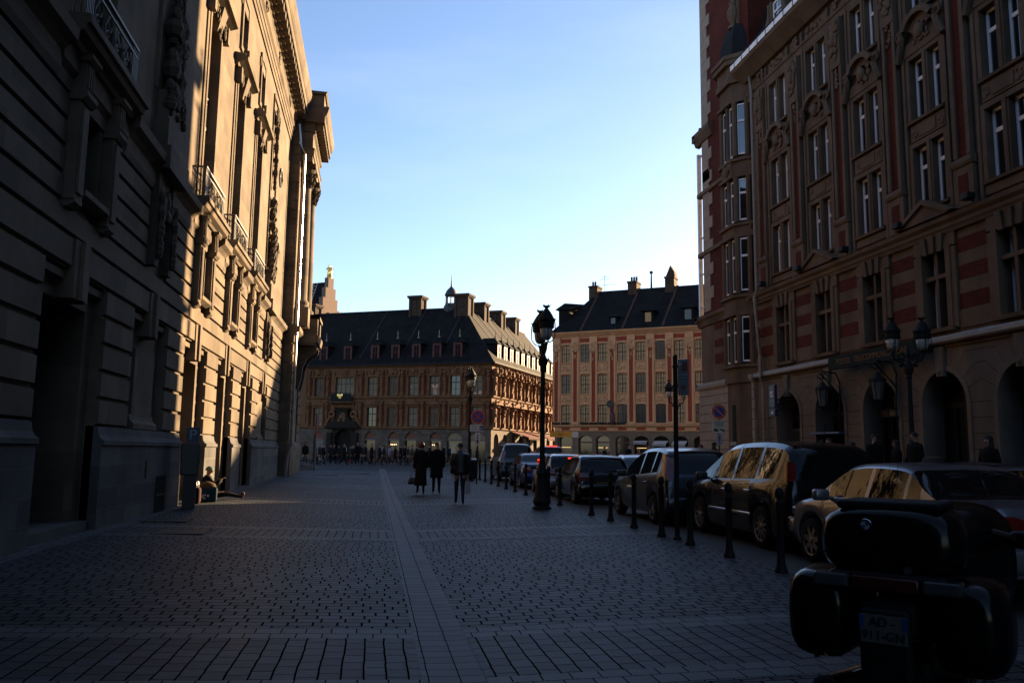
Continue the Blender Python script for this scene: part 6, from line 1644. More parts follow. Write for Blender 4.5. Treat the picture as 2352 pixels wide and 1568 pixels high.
# ------------------------------------------------------------------ bollards
iron = mat('street_iron', (0.006, 0.0075, 0.009), rough=0.65, var=0.15, scale=8, bump=0.1, spec=0.2)
def bollard_mesh():
    b = MB(); b.smooth = True
    b.lathe([(.082, 0), (.082, .03), (.068, .06), (.055, .10), (.049, .16), (.046, .2), (.044, .82), (.052, .83), (.052, .86), (.043, .88), (.032, .91)], n=16)
    b.lathe([(.032, .91), (.046, .93), (.054, .965), (.054, .99), (.044, 1.03), (.022, 1.055), (.004, 1.06)], n=16)
    return b.mesh('bollard', iron, 40)
BM = bollard_mesh()
bY = [10.3, 11.9, 13.45, 14.85, 16.5, 18.2, 19.85, 23.4, 25.0, 28.9, 31.2, 33.4, 35.6, 37.8, 40.0, 42.2, 44.4, 47.0, 50.0]
bl_lab = ['black iron bollard beside the front wheel of the silver saloon, nearest to the motorcycle', 'black iron bollard before the rear wheel of the black people carrier',
          'black iron bollard at the front door of the black people carrier, before the sign post', 'black iron bollard close behind the slim sign post',
          'black iron bollard before the rear wheel of the dark grey people carrier', 'black iron bollard at the front door of the dark grey people carrier',
          'black iron bollard by the bonnet of the dark grey people carrier', 'black iron bollard beside the yellow-plated hatchback, second past the lamp post', 'black iron bollard just beyond the tall lamp post base']
for i, y in enumerate(bY):
    x = 5.25 + (.004 * max(0, y - 20))
    lab = bl_lab[i] if i < len(bl_lab) else 'black iron bollard, number %s of the row counting from the motorcycle, toward the far sign' % ['ten', 'eleven', 'twelve', 'thirteen', 'fourteen', 'fifteen', 'sixteen', 'seventeen', 'eighteen', 'nineteen'][i - 9]
    o = link('bollard', BM, None, (x, y, gz(x, y)))
    o.scale = (1.05, 1.05, 1.03)
    tag(o, lab, 'bollard', 'bollards along the kerb')
# ------------------------------------------------------------------ street lamps with two lanterns
milk = mat('lantern_globe', (0.34, 0.33, 0.30), rough=0.18, var=0.03, spec=0.6)
def street_lamp(label, X, Y, H=5.55, rz=0):
    t = thing('street_lamp', label, 'street lamp', (X, Y, gz(X, Y)), rz, 'black street lamps with two lanterns')
    c = MB(); c.smooth = True
    c.lathe([(.26, 0), (.26, .06), (.2, .10), (.22, .14), (.25, .22), (.2, .34), (.15, .8), (.14, .9), (.17, .95), (.15, 1.02), (.11, 1.1), (.085, 1.2), (.075, 1.3)], n=16)
    c.lathe([(.075, 1.3), (.062, H - 1.75), (.09, H - 1.72), (.07, H - 1.66), (.12, H - 1.55), (.14, H - 1.45), (.09, H - 1.34), (.05, H - 1.25), (.05, H - 1.1), (.08, H - 1.07), (.05, H - 1.02), (.02, H - .9), (.005, H - .75)], n=14)
    c.build('column', iron, t, auto=40)
    for s_ in (-1, 1):
        ay = s_ * .42
        a = MB(); a.tube([(0, 0, H - 1.5), (0, ay * .5, H - 1.28), (0, ay * .95, H - 1.18), (0, ay, H - 1.02)], [.035, .03, .03, .04], 6)
        a.ring((0, ay * .45, H - 1.12), .09, .018, 'x', 12, 4); a.ell((0, ay * .5, H - 1.38), (.05, .07, .05), 8, 5)
        ao = a.build('arm', iron, t)
        f = MB()
        for sx in (-1, 1): f.tube([(0, ay, H - 1.0), (sx * .14, ay, H - .97), (sx * .235, ay, H - .85), (sx * .25, ay, H - .65), (sx * .24, ay, H - .45), (sx * .21, ay, H - .42)], .016, 5)
        for sx in (-1, 1): f.tube([(0, ay, H - 1.0), (0, ay + sx * .14, H - .97), (0, ay + sx * .235, H - .85), (0, ay + sx * .25, H - .65), (0, ay + sx * .21, H - .42)], .012, 5)
        f.lathe([(.05, 0), (.05, .06)], (0, ay, H - 1.05), 8)
        f.build('cradle', iron, ao)
        g = MB(); g.smooth = True; g.lathe([(.03, H - .94), (.10, H - .92), (.145, H - .84), (.165, H - .74), (.175, H - .60)], (0, ay, 0), 16); g.build('globe', milk, ao)
        h = MB(); h.smooth = False
        h.lathe([(.185, H - .62), (.215, H - .60), (.22, H - .45), (.235, H - .43), (.25, H - .40), (.23, H - .37), (.16, H - .24), (.11, H - .16), (.09, H - .14), (.07, H - .10), (.05, H - .09), (.045, H - .05), (.09, H - .03), (.10, H)], (0, ay, 0), 12)
        for k in range(10):
            an = 2 * math.pi * k / 10; ca, sa = math.cos(an), math.sin(an)
            h.add([(.215 * ca - .03 * sa, ay + .215 * sa + .03 * ca, H - .42), (.215 * ca + .03 * sa, ay + .215 * sa - .03 * ca, H - .42), (.29 * ca, ay + .29 * sa, H - .34), (.2 * ca, ay + .2 * sa, H - .38)], [(0, 1, 2), (1, 3, 2), (3, 0, 2), (0, 3, 1)])
            if k % 2 == 0: h.add([(.075 * ca - .025 * sa, ay + .075 * sa + .025 * ca, H - .04), (.075 * ca + .025 * sa, ay + .075 * sa - .025 * ca, H - .04), (.13 * ca, ay + .13 * sa, H + .05), (.05 * ca, ay + .05 * sa, H)], [(0, 1, 2), (1, 3, 2), (3, 0, 2), (0, 3, 1)])
        h.build('lantern_hood', iron, ao)
    return t
street_lamp('tall black street lamp with two crowned lanterns standing among the bollards', 4.5, 22.2, 5.45)
street_lamp('black street lamp rising behind the walking man, before the old exchange', 4.65, 41.0, 5.55)
street_lamp('black street lamp whose two lanterns flank the slim sign post, before the red brick tower', 16.3, 43.5, 5.3, R(90))
street_lamp('black street lamp with two lanterns in front of the post office name board', 15.1, 21.6, 5.3, R(-105))
# ------------------------------------------------------------------ signs
grey_m = mat('galvanised', (.16, .16, .17), rough=.45, metal=.6, var=.1)
sred = mat('sign_red', (.34, .02, .018), rough=.4, var=.04); sblue = mat('sign_blue', (.015, .035, .19), rough=.4, var=.04); sorange = mat('sign_orange_red', (.52, .10, .02), rough=.4, var=.04); spanel = mat('sign_cream', (.46, .42, .33), rough=.5, var=.05)
def round_sign(label, X, Y, zc, r_, cross, ringm, n_plates):
    t = thing('traffic_sign', label, 'road sign', (X, Y, gz(X, Y)), R(-6))
    g0 = gz(X, Y)
    MB().tube([(0, .03, 0), (0, .03, zc + .3 - g0)], .03, 8).build('post', black_m, t)
    d = MB(); d.disc((0, 0, zc - g0), r_, 'y', 32, .02); do = d.build('disc', wl, t)
    MB().disc((0, -.012, zc - g0), r_ * .965, 'y', 32, .012).build('red_ring', ringm, do)
    MB().disc((0, -.02, zc - g0), r_ * .70, 'y', 32, .012).build('blue_field', sblue, do)
    b = MB()
    for a in ((R(-45), R(45)) if cross else (R(-45),)):
        M0 = Matrix.Translation((0, 0, zc - g0)) @ Matrix.Rotation(-a, 4, 'Y'); b.M = M0
        b.box(-r_ * .72, r_ * .72, -.033 - (.002 if a > 0 else 0), -.02, -r_ * .085, r_ * .085)
    b.M = None
    b.build('red_bar', ringm, do)
    return t, zc - g0
t, zc = round_sign('round red and blue no stopping sign on a thin post before the old exchange corner', 4.68, 38.0, 3.17, .33, True, sred, 1)
p_ = MB(); p_.box(-.36, .24, -.02, 0, zc - .66, zc - .36); po = p_.build('plate', wl, t)
text_mesh('SAUF', .09, black_m, po, (-.16, -.022, zc - .45)); text_mesh('GIG - GIC', .075, black_m, po, (-.16, -.022, zc - .57), sx=.8)
MB().box(.08, .24, -.026, -.02, zc - .62, zc - .40).build('blue_square', sblue, po)
wh = MB(); wh.ring((.16, -.028, zc - .55), .045, .009, n=12, m=4); wh.tube([(.15, -.028, zc - .43), (.15, -.028, zc - .52), (.2, -.028, zc - .52), (.22, -.028, zc - .58)], .008, 4); wh.build('wheelchair_mark', wl, po)
p_ = MB(); p_.box(-.12, .12, -.02, 0, zc - 1.3, zc - .7); po = p_.build('arrow_plate', wl, t)
a_ = MB(); a_.poly_xz([(-.02, zc - 1.12), (.02, zc - 1.12), (.02, zc - .78), (-.02, zc - .78)], -.024, -.02); a_.poly_xz([(0, zc - 1.24), (.07, zc - 1.08), (-.07, zc - 1.08)], -.024, -.02); a_.build('arrow', black_m, po)
t, zc = round_sign('round no parking sign with one diagonal bar before the brick tower base', 14.65, 34.0, 3.44, .335, False, sorange, 2)
p_ = MB(); p_.rbox(-.29, .29, -.025, 0, zc - .93, zc - .38, .01); po = p_.build('plate', spanel, t)
for k_, s_ in enumerate(('INTERDIT SAUF', 'TRANSPORTS', 'DE FONDS')): text_mesh(s_, .075, black_m, po, (0, -.028, zc - .45 - .085 * k_), sx=.85)
tk = MB(); tk.poly_xz([(-.23, zc - .83), (-.05, zc - .83), (-.05, zc - .77), (-.12, zc - .77), (-.15, zc - .72), (-.23, zc - .74)], -.029, -.025); tk.poly_xz([(.03, zc - .78), (.06, zc - .72), (.23, zc - .80), (.23, zc - .84)], -.029, -.025)
for x in (-.19, -.09, .2): tk.disc((x, -.03, zc - .84), .028, 'y', 12, .006)
tk.tube([(-.08, -.028, zc - .77), (.02, -.028, zc - .70)], .008, 4)
tk.build('tow_truck_mark', black_m, po)
p_ = MB(); p_.rbox(-.11, .11, -.02, 0, zc - 1.42, zc - .97, .01); po = p_.build('arrow_plate', mat('blue_grey_plate', (.20, .24, .30), rough=.5, var=0), t)
a_ = MB(); a_.poly_xz([(-.015, zc - 1.32), (.015, zc - 1.32), (.015, zc - 1.1), (-.015, zc - 1.1)], -.024, -.02); a_.poly_xz([(-.05, zc - 1.12), (.05, zc - 1.12), (0, zc - 1.03)], -.024, -.02); a_.build('arrow', black_m, po)
# slim post with parking notice panel
t = thing('sign_post', 'slim black post carrying an upright parking notice panel among the bollards', 'sign', (5.36, 14.35, gz(5.36, 14.35)), R(-28))
MB().lathe([(.075, 0), (.075, .03), (.045, .06), (.04, 3.2), (.045, 3.25), (.01, 3.3)], n=12).build('post', iron, t, auto=40)
p_ = MB(); p_.rbox(.05, .245, -.03, .03, 2.55, 3.20, .02); po = p_.build('panel', mat('notice_back_grey', (.12, .13, .15), rough=.5, var=.1), t)
text_mesh('P', .12, wl, po, (.10, -.033, 3.10)); MB().box(.13, .22, -.034, -.03, 2.98, 3.14).build('red_mark', mat('faded_red', (.16, .03, .025), rough=.5, var=.1), po)
a_ = MB(); a_.poly_xz([(.10, 2.72), (.15, 2.62), (.20, 2.72)], -.034, -.03); a_.build('red_arrow', MATS['faded_red'], po)
for k_, s_ in enumerate(('STATIONNEMENT', 'PAYANT', '2 H MAXI')): text_mesh(s_, .022, wl, po, (.148, -.033, 2.92 - .06 * k_))
b_ = MB(); b_.box(-.05, .06, -.02, .02, 2.7, 2.74); b_.box(-.05, .06, -.02, .02, 3.05, 3.09); b_.build('clamps', iron, t)
# parking meter
t = thing('parking_meter', 'grey parking ticket machine topped by a blue P sign by the stone wall', 'parking meter', (-4.44, 21.75, gz(-4.44, 21.75)), R(10))
MB().rbox(-.15, .15, -.12, .12, 0, .86, .015).build('pedestal', mat('meter_dark', (.012, .013, .015), rough=.5, var=.1), t)
MB().rbox(-.24, .19, -.17, .17, .82, 1.60, .03).build('cabinet', mat('meter_grey', (.028, .032, .036), rough=.45, metal=.3, var=.1), t)
hd_ = MB().rbox(-.14, .17, -.14, .14, 1.60, 1.99, .012).build('head', mat('meter_blue', (.006, .014, .075), rough=.4, var=.05), t)
text_mesh('P', .34, mat('dim_white', (.22, .26, .30), rough=.5, var=0), hd_, (.01, -.143, 1.80)); MB().box(-.145, .175, -.145, .145, 1.595, 1.615).build('red_band', mat('meter_red', (.22, .03, .02), rough=.4, var=0), hd_)
MB().box(.185, .20, -.09, .09, 1.1, 1.5).build('payment_panel', black_m, t)
# barrier pole, litter bin, railing, planters
t = thing('barrier_pole', 'tall thin pole with a pinkish red upper half beside the opera steps', 'pole', (-3.75, 56.0, gz(-3.75, 56)))
MB().tube([(0, 0, 0), (0, 0, 2.0)], .075, 8).build('lower_tube', grey_m, t); MB().tube([(0, 0, 2.0), (.02, 0, 3.6)], .07, 8).build('upper_tube', mat('pink_red_paint', (.28, .07, .07), rough=.5, var=.1), t)
t = thing('litter_bin', 'slatted dark litter bin with a pale lid next to the sign post', 'litter bin', (5.05, 43.5, gz(5, 43.5)))
b = MB()
for k in range(16):
    a = 2 * math.pi * k / 16; b.box(.27 * math.cos(a) - .03, .27 * math.cos(a) + .03, .27 * math.sin(a) - .03, .27 * math.sin(a) + .03, .05, .95)
b.lathe([(.24, 0), (.24, .9)], n=14); b.build('drum', iron, t); MB().lathe([(.3, .95), (.31, 1.02), (.2, 1.08)], n=16).build('lid', mat('pale_lid', (.30, .32, .36), rough=.4, metal=.5), t)
t = thing('crowd_barrier', 'low dark metal railing at the road edge before the house row arcade', 'railing', (12.6, 50.0, gz(12.6, 50)), R(-10))
b = MB(); b.tube([(-1.6, 0, 0), (-1.6, 0, 1.05), (1.6, 0, 1.05), (1.6, 0, 0)], .025, 6); b.tube([(-1.6, 0, .55), (1.6, 0, .55)], .018, 5); b.build('frame', iron, t)
terra = mat('terracotta_pot', (.20, .075, .04), rough=.8, var=.15); leafm = mat('dark_leaves', (.018, .03, .014), rough=.7, var=.4, scale=8)
for i, (px_, lab) in enumerate(((9.6, 'terracotta pot with a dark shrub left of the small doorway'), (10.75, 'terracotta pot with a dark shrub right of the small doorway'))):
    wx = vb_world(px_, -.7, 0); t = thing('potted_plant', lab, 'plant', (wx[0], wx[1], .3), 0, 'potted shrubs at the exchange wall')
    MB().lathe([(.22, 0), (.3, .4), (.33, .42), (.33, .48), (.24, .48)], n=14).build('pot', terra, t)
    f_ = MB(); rnd = random.Random(i)
    for k in range(260):
        a, h_ = rnd.uniform(0, 6.28), rnd.uniform(.45, 1.25); r_ = (.34 - .18 * abs(h_ - .75)) * math.sqrt(rnd.random()); c_ = Vector((r_ * math.cos(a), r_ * math.sin(a), h_)); u = Vector((rnd.uniform(-1, 1), rnd.uniform(-1, 1), rnd.uniform(-.5, 1))).normalized() * .07; v_ = u.cross(Vector((rnd.random(), 1, .3))).normalized() * .03
        f_.add([c_ - u, c_ + v_, c_ + u, c_ - v_], [(0, 1, 2, 3)])
    f_.build('foliage', leafm, t); MB().tube([(0, 0, .4), (0, 0, 1.0)], .02, 5).build('stem', wood_d, t)
# bicycle by the post office door
BC = thing('bicycle', 'bicycle with chrome handlebar leaning near the post office door', 'bicycle', (12.3, 20.6, gz(12.3, 20.6)), R(25))
for y in (-.52, .52):
    w_ = MB(); w_.ring((0, y, .34), .33, .018, 'x', 26, 6); wo = w_.build('wheel', tyre_m, BC)
    s_ = MB(); [s_.tube([(0, y, .34), (0, y + .32 * math.cos(a), .34 + .32 * math.sin(a))], .003, 3) for a in [2 * math.pi * k / 16 for k in range(16)]]; s_.build('spokes', chrome, wo)
f_ = MB(); P = dict(b=(0, -.05, .3), s=(0, -.2, .85), h=(0, .38, .88), r=(0, -.52, .34), f=(0, .52, .34))
for a, b in (('b', 's'), ('s', 'h'), ('b', 'h'), ('b', 'r'), ('s', 'r'), ('h', 'f')): f_.tube([P[a], P[b]], .016, 6)
f_.build('frame', mat('bike_paint', (.02, .02, .025), rough=.3), BC)
h_ = MB(); h_.tube([(0, .38, .88), (0, .36, 1.05), (-.12, .38, 1.07), (-.28, .3, 1.08)], .012, 6); h_.tube([(0, .36, 1.05), (.12, .38, 1.07), (.28, .3, 1.08)], .012, 6); h_.build('handlebar', chrome, BC)
MB().rbox(-.07, .07, -.33, -.08, .92, .99, .03).build('saddle', trimb, BC)
# ------------------------------------------------------------------ people
skin_m = mat('skin', (.30, .165, .11), rough=.6, var=.06)
def cloth(n, c): return mat('cloth_' + n, c, rough=.92, var=.15, scale=9, bump=.25, bscale=40, spec=.15)
c_black = cloth('black', (.006, .006, .007)); c_navy = cloth('navy', (.008, .010, .018)); c_char = cloth('charcoal', (.018, .018, .02)); c_jean = cloth('jeans', (.014, .020, .034))
c_brown = cloth('brown', (.035, .022, .014)); c_grey = cloth('grey', (.05, .05, .052)); c_tan = cloth('tan', (.10, .07, .045)); c_white = cloth('white', (.42, .42, .42)); c_pale = cloth('pale_blue', (.16, .19, .26)); c_red = cloth('red', (.18, .02, .02)); c_teal = cloth('teal', (.01, .07, .06)); c_lea = mat('black_leather', (.008, .008, .009), rough=.45, var=.1)
shoe_m = mat('shoe_leather', (.010, .009, .008), rough=.5, var=.1)
h_dark = mat('dark_hair', (.010, .008, .006), rough=.7, var=.3, scale=30); h_aub = mat('auburn_hair', (.05, .018, .006), rough=.65, var=.4, scale=30); h_fair = mat('fair_hair', (.16, .10, .05), rough=.7, var=.3, scale=30); h_grey = mat('grey_hair', (.06, .06, .058), rough=.7, var=.3, scale=30)
eye_m = mat('eye_dark', (.01, .008, .007), rough=.2, var=0)
def person_mesh(J, mats_of, name, fem=False):
    """J: joint positions; one skin-modified body. mats_of(face centre) -> slot index"""
    V, E_, RAD = [], [], []
    def v(p, r, r2=None): V.append(tuple(p)); RAD.append((r, r2 or r)); return len(V) - 1
    def e(a, b): E_.append((a, b))
    k = .92 if fem else 1.0
    pel = v(J['pel'], .145 * k, .115); spi = v(J['spi'], .125 * k, .105); che = v(J['che'], .155 * k, .12); nb = v(J['nb'], .075 * k); ne = v(J['ne'], .052); hd = v(J['hd'], .074, .088); ht = v(J['ht'], .072, .085); hh = v(J['hh'], .035)
    for a, b in ((pel, spi), (spi, che), (che, nb), (nb, ne), (ne, hd), (hd, ht), (ht, hh)): e(a, b)
    no = v(Vector(J['hd']) + Vector(J['face']) * .108 + Vector((0, 0, .015)), .013); e(hd, no)
    for s_ in ('l', 'r'):
        sh = v(J['sh' + s_], .066 * k); el = v(J['el' + s_], .046 * k); wr_ = v(J['wr' + s_], .030 * k)
        e(che, sh); e(sh, el); e(el, wr_)
        d = (Vector(J['wr' + s_]) - Vector(J['el' + s_])).normalized()
        pa = v(Vector(J['wr' + s_]) + d * .07, .032, .020); e(wr_, pa)
        side = Vector(J.get('pn' + s_, (0, 1, 0))); side = (side - d * side.dot(d)).normalized(); nrm = d.cross(side).normalized() * (1 if s_ == 'l' else -1)
        cu = J.get('curl' + s_, .35)
        for q, (off, ln) in enumerate(((-.027, .062), (-.009, .078), (.009, .085), (.027, .076))):
            b0 = Vector(J['wr' + s_]) + d * .095 + side * off
            d1 = (d + nrm * cu).normalized(); d2 = (d + nrm * cu * 2.6).normalized()
            f1 = v(b0, .0095); f2 = v(b0 + d1 * ln * .5, .0085); f3 = v(b0 + d1 * ln * .5 + d2 * ln * .5, .007); e(pa, f1); e(f1, f2); e(f2, f3)
        t1 = v(Vector(J['wr' + s_]) + d * .045 + side * .036, .011); t2 = v(Vector(J['wr' + s_]) + d * .085 + side * .060 + nrm * .015, .009); t3 = v(Vector(J['wr' + s_]) + d * .11 + side * .064 + nrm * .035, .008); e(wr_, t1); e(t1, t2); e(t2, t3)
        hi = v(J['hi' + s_], .098 * k); kn = v(J['kn' + s_], .062 * k); an = v(J['an' + s_], .044); to = v(J['to' + s_], .036, .045)
        hl = v(Vector(J['an' + s_]) + (Vector(J['an' + s_]) - Vector(J['to' + s_])) * .22 + Vector((0, 0, -.035)) * 0, .036)
        e(pel, hi); e(hi, kn); e(kn, an); e(an, to); e(an, hl)
    me = bpy.data.meshes.new('tmp'); me.from_pydata(V, E_, [])
    o = bpy.data.objects.new('tmp', me); COL.objects.link(o)
    sk = o.modifiers.new('skin', 'SKIN'); sk.use_smooth_shade = True; sk.branch_smoothing = .4
    for i, sv in enumerate(me.skin_vertices[0].data): sv.radius = RAD[i]; sv.use_root = (i == 0)
    su = o.modifiers.new('sub', 'SUBSURF'); su.levels = 1; su.render_levels = 1
    bpy.context.view_layer.update()
    dg = bpy.context.evaluated_depsgraph_get()
    m2 = bpy.data.meshes.new_from_object(o.evaluated_get(dg))
    bpy.data.objects.remove(o)
    m2.name = name; m2.materials.clear()
    for q in range(4): m2.materials.append(skin_m)
    mi = [mats_of(p.center) for p in m2.polygons]
    m2.polygons.foreach_set('material_index', mi); m2.polygons.foreach_set('use_smooth', [True] * len(mi))
    return m2
def walk_joints(stride=.25, arm=.25, turn=0, fem=False, armb=.25, carry=None):
    s = stride; J = {}
    J['pel'] = (0, 0, .96); J['spi'] = (0, .005, 1.13); J['che'] = (0, .0, 1.33); J['nb'] = (0, .0, 1.475); J['ne'] = (0, .012, 1.535); J['hd'] = (0, .025, 1.615); J['ht'] = (0, .018, 1.69); J['hh'] = (0, .01, 1.745)
    J['face'] = (math.sin(turn), math.cos(turn), 0)
    w_ = .165 if fem else .185
    for q, (sg, ph) in (('l', (-1, 1)), ('r', (1, -1))):
        J['sh' + q] = (sg * w_, 0, 1.42)
        a = arm * ph * -1
        el = Vector((sg * (w_ + .05), -.29 * math.sin(a * .8) * -1, 1.42 - .29 * math.cos(a * .8)))
        if carry == q: wr_ = el + Vector((sg * .0, .03, -.25))
        else: wr_ = el + Vector((-sg * .01, .24 * math.sin(a + armb), -.24 * math.cos(a + armb)))
        J['el' + q] = tuple(el); J['wr' + q] = tuple(wr_)
        J['hi' + q] = (sg * .085, 0, .90)
        th = s * ph
        kn = Vector((sg * .09, .43 * math.sin(th), .90 - .43 * math.cos(th)))
        back = ph < 0
        sh = th - (0.55 * abs(s) * 2.0 if back else .05)
        an = kn + Vector((0, .40 * math.sin(sh), -.40 * math.cos(sh)))
        J['kn' + q] = tuple(kn); J['an' + q] = tuple(an)
        J['to' + q] = tuple(an + (Vector((sg * .02, .15, -.035)) if not back else Vector((sg * .02, .13, -.075))))
    mz = min(J['tol'][2], J['tor'][2]) - .036
    for k_ in J:
        if k_ != 'face': J[k_] = (J[k_][0], J[k_][1], J[k_][2] - mz)
    J['dz'] = -mz
    return J
def std_mats(J, hand=True, waist=.97, tee=False):
    dz = J.get('dz', 0); wl_, wr_ = Vector(J['wrl']), Vector(J['wrr'])
    def f(c):
        if c.z > 1.525 + dz and abs(c.x - J['hd'][0]) < .16 and math.hypot(c.x - J['hd'][0], c.y - J['hd'][1]) < .2: return 0
        for w_, el in ((wl_, Vector(J['ell'])), (wr_, Vector(J['elr']))):
            d = (w_ - el).normalized()
            if (c - w_).dot(d) > .0 and (c - w_).length < .24: return 0
        if c.z < .11: return 3
        if c.z < waist + dz and abs(c.x) < .24: return 2
        return 1
    return f
def hair_mesh(J, style):
    m = MB(); m.smooth = True
    hd = Vector(J['hd']); f = Vector(J['face'])
    c = hd + Vector((0, 0, .045)) - f * .018
    sc = {'short': (.092, .102, .105), 'long': (.108, .115, .12), 'curly': (.118, .122, .125), 'cap': (.102, .112, .11)}[style]
    N, Mm = 14, 8; vs = []; fs = []
    for i in range(Mm + 1):
        a = math.pi / 2 - (math.pi * .93) * i / Mm
        for k in range(N):
            t = 2 * math.pi * k / N
            dx, dy = math.cos(t), math.sin(t)
            fr_ = dx * f.x + dy * f.y
            lim = .30 if style in ('short', 'cap') else .18
            aa = max(a, (.30 if fr_ > .35 else (-.25 if style == 'short' else -.1) if style != 'long' else -1.2))
            if style == 'curly': aa = max(a, .15 if fr_ > .45 else -.75)
            r_ = math.cos(aa); wob = 1 + (.06 * math.sin(5 * t + 3 * i) if style == 'curly' else 0)
            vs.append(c + Vector((sc[0] * r_ * dx * wob, sc[1] * r_ * dy * wob, sc[2] * math.sin(aa) * wob)))
    for i in range(Mm):
        for k in range(N):
            l_ = (k + 1) % N; fs.append((i * N + k, (i + 1) * N + k, (i + 1) * N + l_, i * N + l_))
    m.add(vs, fs)
    if style == 'long':
        m.loft([[(hd.x + a * math.cos(t) - f.x * .05, hd.y + b * math.sin(t) - f.y * .05, hd.z + z) for t in [2 * math.pi * k / 12 for k in range(12)]] for a, b, z in ((.09, .07, .05), (.11, .075, -.08), (.12, .07, -.18), (.09, .05, -.24))])
    return m
def loft_body(J, rows, n=20):
    """a garment round the trunk: rows of (z, half width, half depth, dy)"""
    dz = J.get('dz', 0); m = MB(); m.smooth = True
    m.loft([[(hw * math.copysign(abs(math.cos(t)) ** .85, math.cos(t)), dy + hd * math.copysign(abs(math.sin(t)) ** .85, math.sin(t)), z + dz) for t in [2 * math.pi * k / n for k in range(n)]] for z, hw, hd, dy in rows], cap=True)
    return m
def sleeve(m, J, q, r0=.082, r1=.058):
    m.tube([Vector(J['sh' + q]) + Vector((0, 0, .03)), Vector(J['sh' + q]) + (Vector(J['el' + q]) - Vector(J['sh' + q])) * .25, J['el' + q], Vector(J['el' + q]) + (Vector(J['wr' + q]) - Vector(J['el' + q])) * .55, Vector(J['wr' + q]) + (Vector(J['wr' + q]) - Vector(J['el' + q])).normalized() * .01], [r0 * .85, r0, r0 * .82, r1 * 1.05, r1], 10)
PROTO = {}
def proto(key):
    if key in PROTO: return PROTO[key]
    kind_, fem, stride, arm, style, coat, carry, turn = key
    J = walk_joints(stride, arm, turn, fem, carry=carry)
    body = person_mesh(J, std_mats(J), 'person_body', fem)
    hair = hair_mesh(J, style).mesh('hair', h_dark)
    k = .9 if fem else 1.0
    top = [(1.50, .075, .075, .0), (1.465, .13 * k, .10, -.005), (1.43, .20 * k, .13, -.005), (1.36, .215 * k, .15, 0), (1.22, .195 * k, .145, 0), (1.05, .185 * k, .14, 0)]
    hem = {'jacket': [(.93, .195 * k, .145, 0), (.84, .20 * k, .15, 0)], 'coat': [(.93, .20 * k, .155, 0), (.75, .215 * k, .175, 0), (.58, .225 * k, .19, .0), (.53, .225 * k, .19, 0)], 'long': [(.93, .20 * k, .155, 0), (.7, .215 * k, .185, 0), (.42, .235 * k, .20, 0), (.28, .24 * k, .21, 0)]}[coat]
    g = loft_body(J, top + hem)
    for q in 'lr': sleeve(g, J, q)
    coatm = g.mesh(coat, c_black)
    ey = MB()
    f = Vector(J['face']); rt = Vector((f.y, -f.x, 0))
    for sg in (-1, 1):
        ey.ell(Vector(J['hd']) + f * .088 + rt * sg * .030 + Vector((0, 0, .03)), (.009, .009, .007), 8, 5)
    eyem = ey.mesh('eyes', eye_m)
    PROTO[key] = (J, body, hair, coatm, eyem)
    return PROTO[key]
def set_slots(o, ms):
    for i, m_ in enumerate(ms):
        o.material_slots[i].link = 'OBJECT'; o.material_slots[i].material = m_
def person(label, x, y, heading, key, hairm, coatm, trousers, height=1.75, group=None, z=None, eyes=True):
    """heading: degrees clockwise from straight down the street"""
    J, body, hair, cm, em = proto(key)
    o = link('person', body, None, (x, y, gz(x, y) if z is None else z), -R(heading))
    s_ = height / 1.75; o.scale = (s_, s_, s_)
    tag(o, label, 'person', group)
    set_slots(o, (skin_m, coatm, trousers, shoe_m))
    h = link('hair', hair, o); set_slots(h, (hairm,))
    c = link({'jacket': 'jacket', 'coat': 'overcoat', 'long': 'long_coat'}[key[5]], cm, o); set_slots(c, (coatm,))
    if eyes: link('eyes', em, o)
    return o, J, s_
def hand_world(o, J, q, s_):
    d = (Vector(J['wr' + q]) - Vector(J['el' + q])).normalized()
    p_ = (Vector(J['wr' + q]) + d * .12) * s_
    return Matrix.Translation(o.location) @ Matrix.Rotation(o.rotation_euler.z, 4, 'Z') @ p_
# the couple and the man walking away
K_w = ('w', True, .10, .12, 'curly', 'long', 'l', 0.0)
K_m = ('m', False, .16, .12, 'short', 'coat', None, 0.0)
K_j = ('m', False, .17, .22, 'short', 'jacket', 'r', 0.0)
o1, J1, s1 = person('person in a long black coat with curly auburn hair, walking away with a handbag', 1.72, 30.6, -2, K_w, h_aub, c_black, c_black, 1.84)
o2, J2, s2 = person('tall person with short grey hair and black knee-length overcoat, walking away beside the auburn-haired one', 2.32, 31.0, 2, K_m, h_grey, c_black, c_black, 1.88)
o3, J3, s3 = person('person in a dark leather jacket and jeans walking away alone with a pale carrier bag', 2.55, 24.85, 3, K_j, h_dark, c_lea, c_jean, 1.79)
MB().lathe([(.075, 1.46), (.085, 1.50), (.078, 1.535), (.066, 1.54)], (0, .005, J3['dz']), 14).build('scarf', mat('violet_scarf', (.09, .08, .14), rough=.9, var=.2, scale=20), o3)
def handbag(label, p_, m, w_=.36, h=.24, d=.13, strap=.22, rz=0):
    t = thing('handbag', label, 'bag', (p_[0], p_[1], p_[2] - strap - h), rz)
    b = MB(); b.smooth = True
    b.loft([[(a * math.cos(q), c_ * math.sin(q), z) for q in [2 * math.pi * k / 14 for k in range(14)]] for a, c_, z in ((w_ * .46, d * .4, 0), (w_ * .52, d * .52, h * .2), (w_ * .46, d * .45, h * .65), (w_ * .34, d * .25, h))])
    b.build('bag_body', m, t)
    s_ = MB(); s_.tube([(-w_ * .28, 0, h * .9), (-w_ * .18, 0, h + strap * .8), (0, 0, h + strap), (w_ * .18, 0, h + strap * .8), (w_ * .28, 0, h * .9)], .011, 5); s_.build('strap', m, t)
    return t
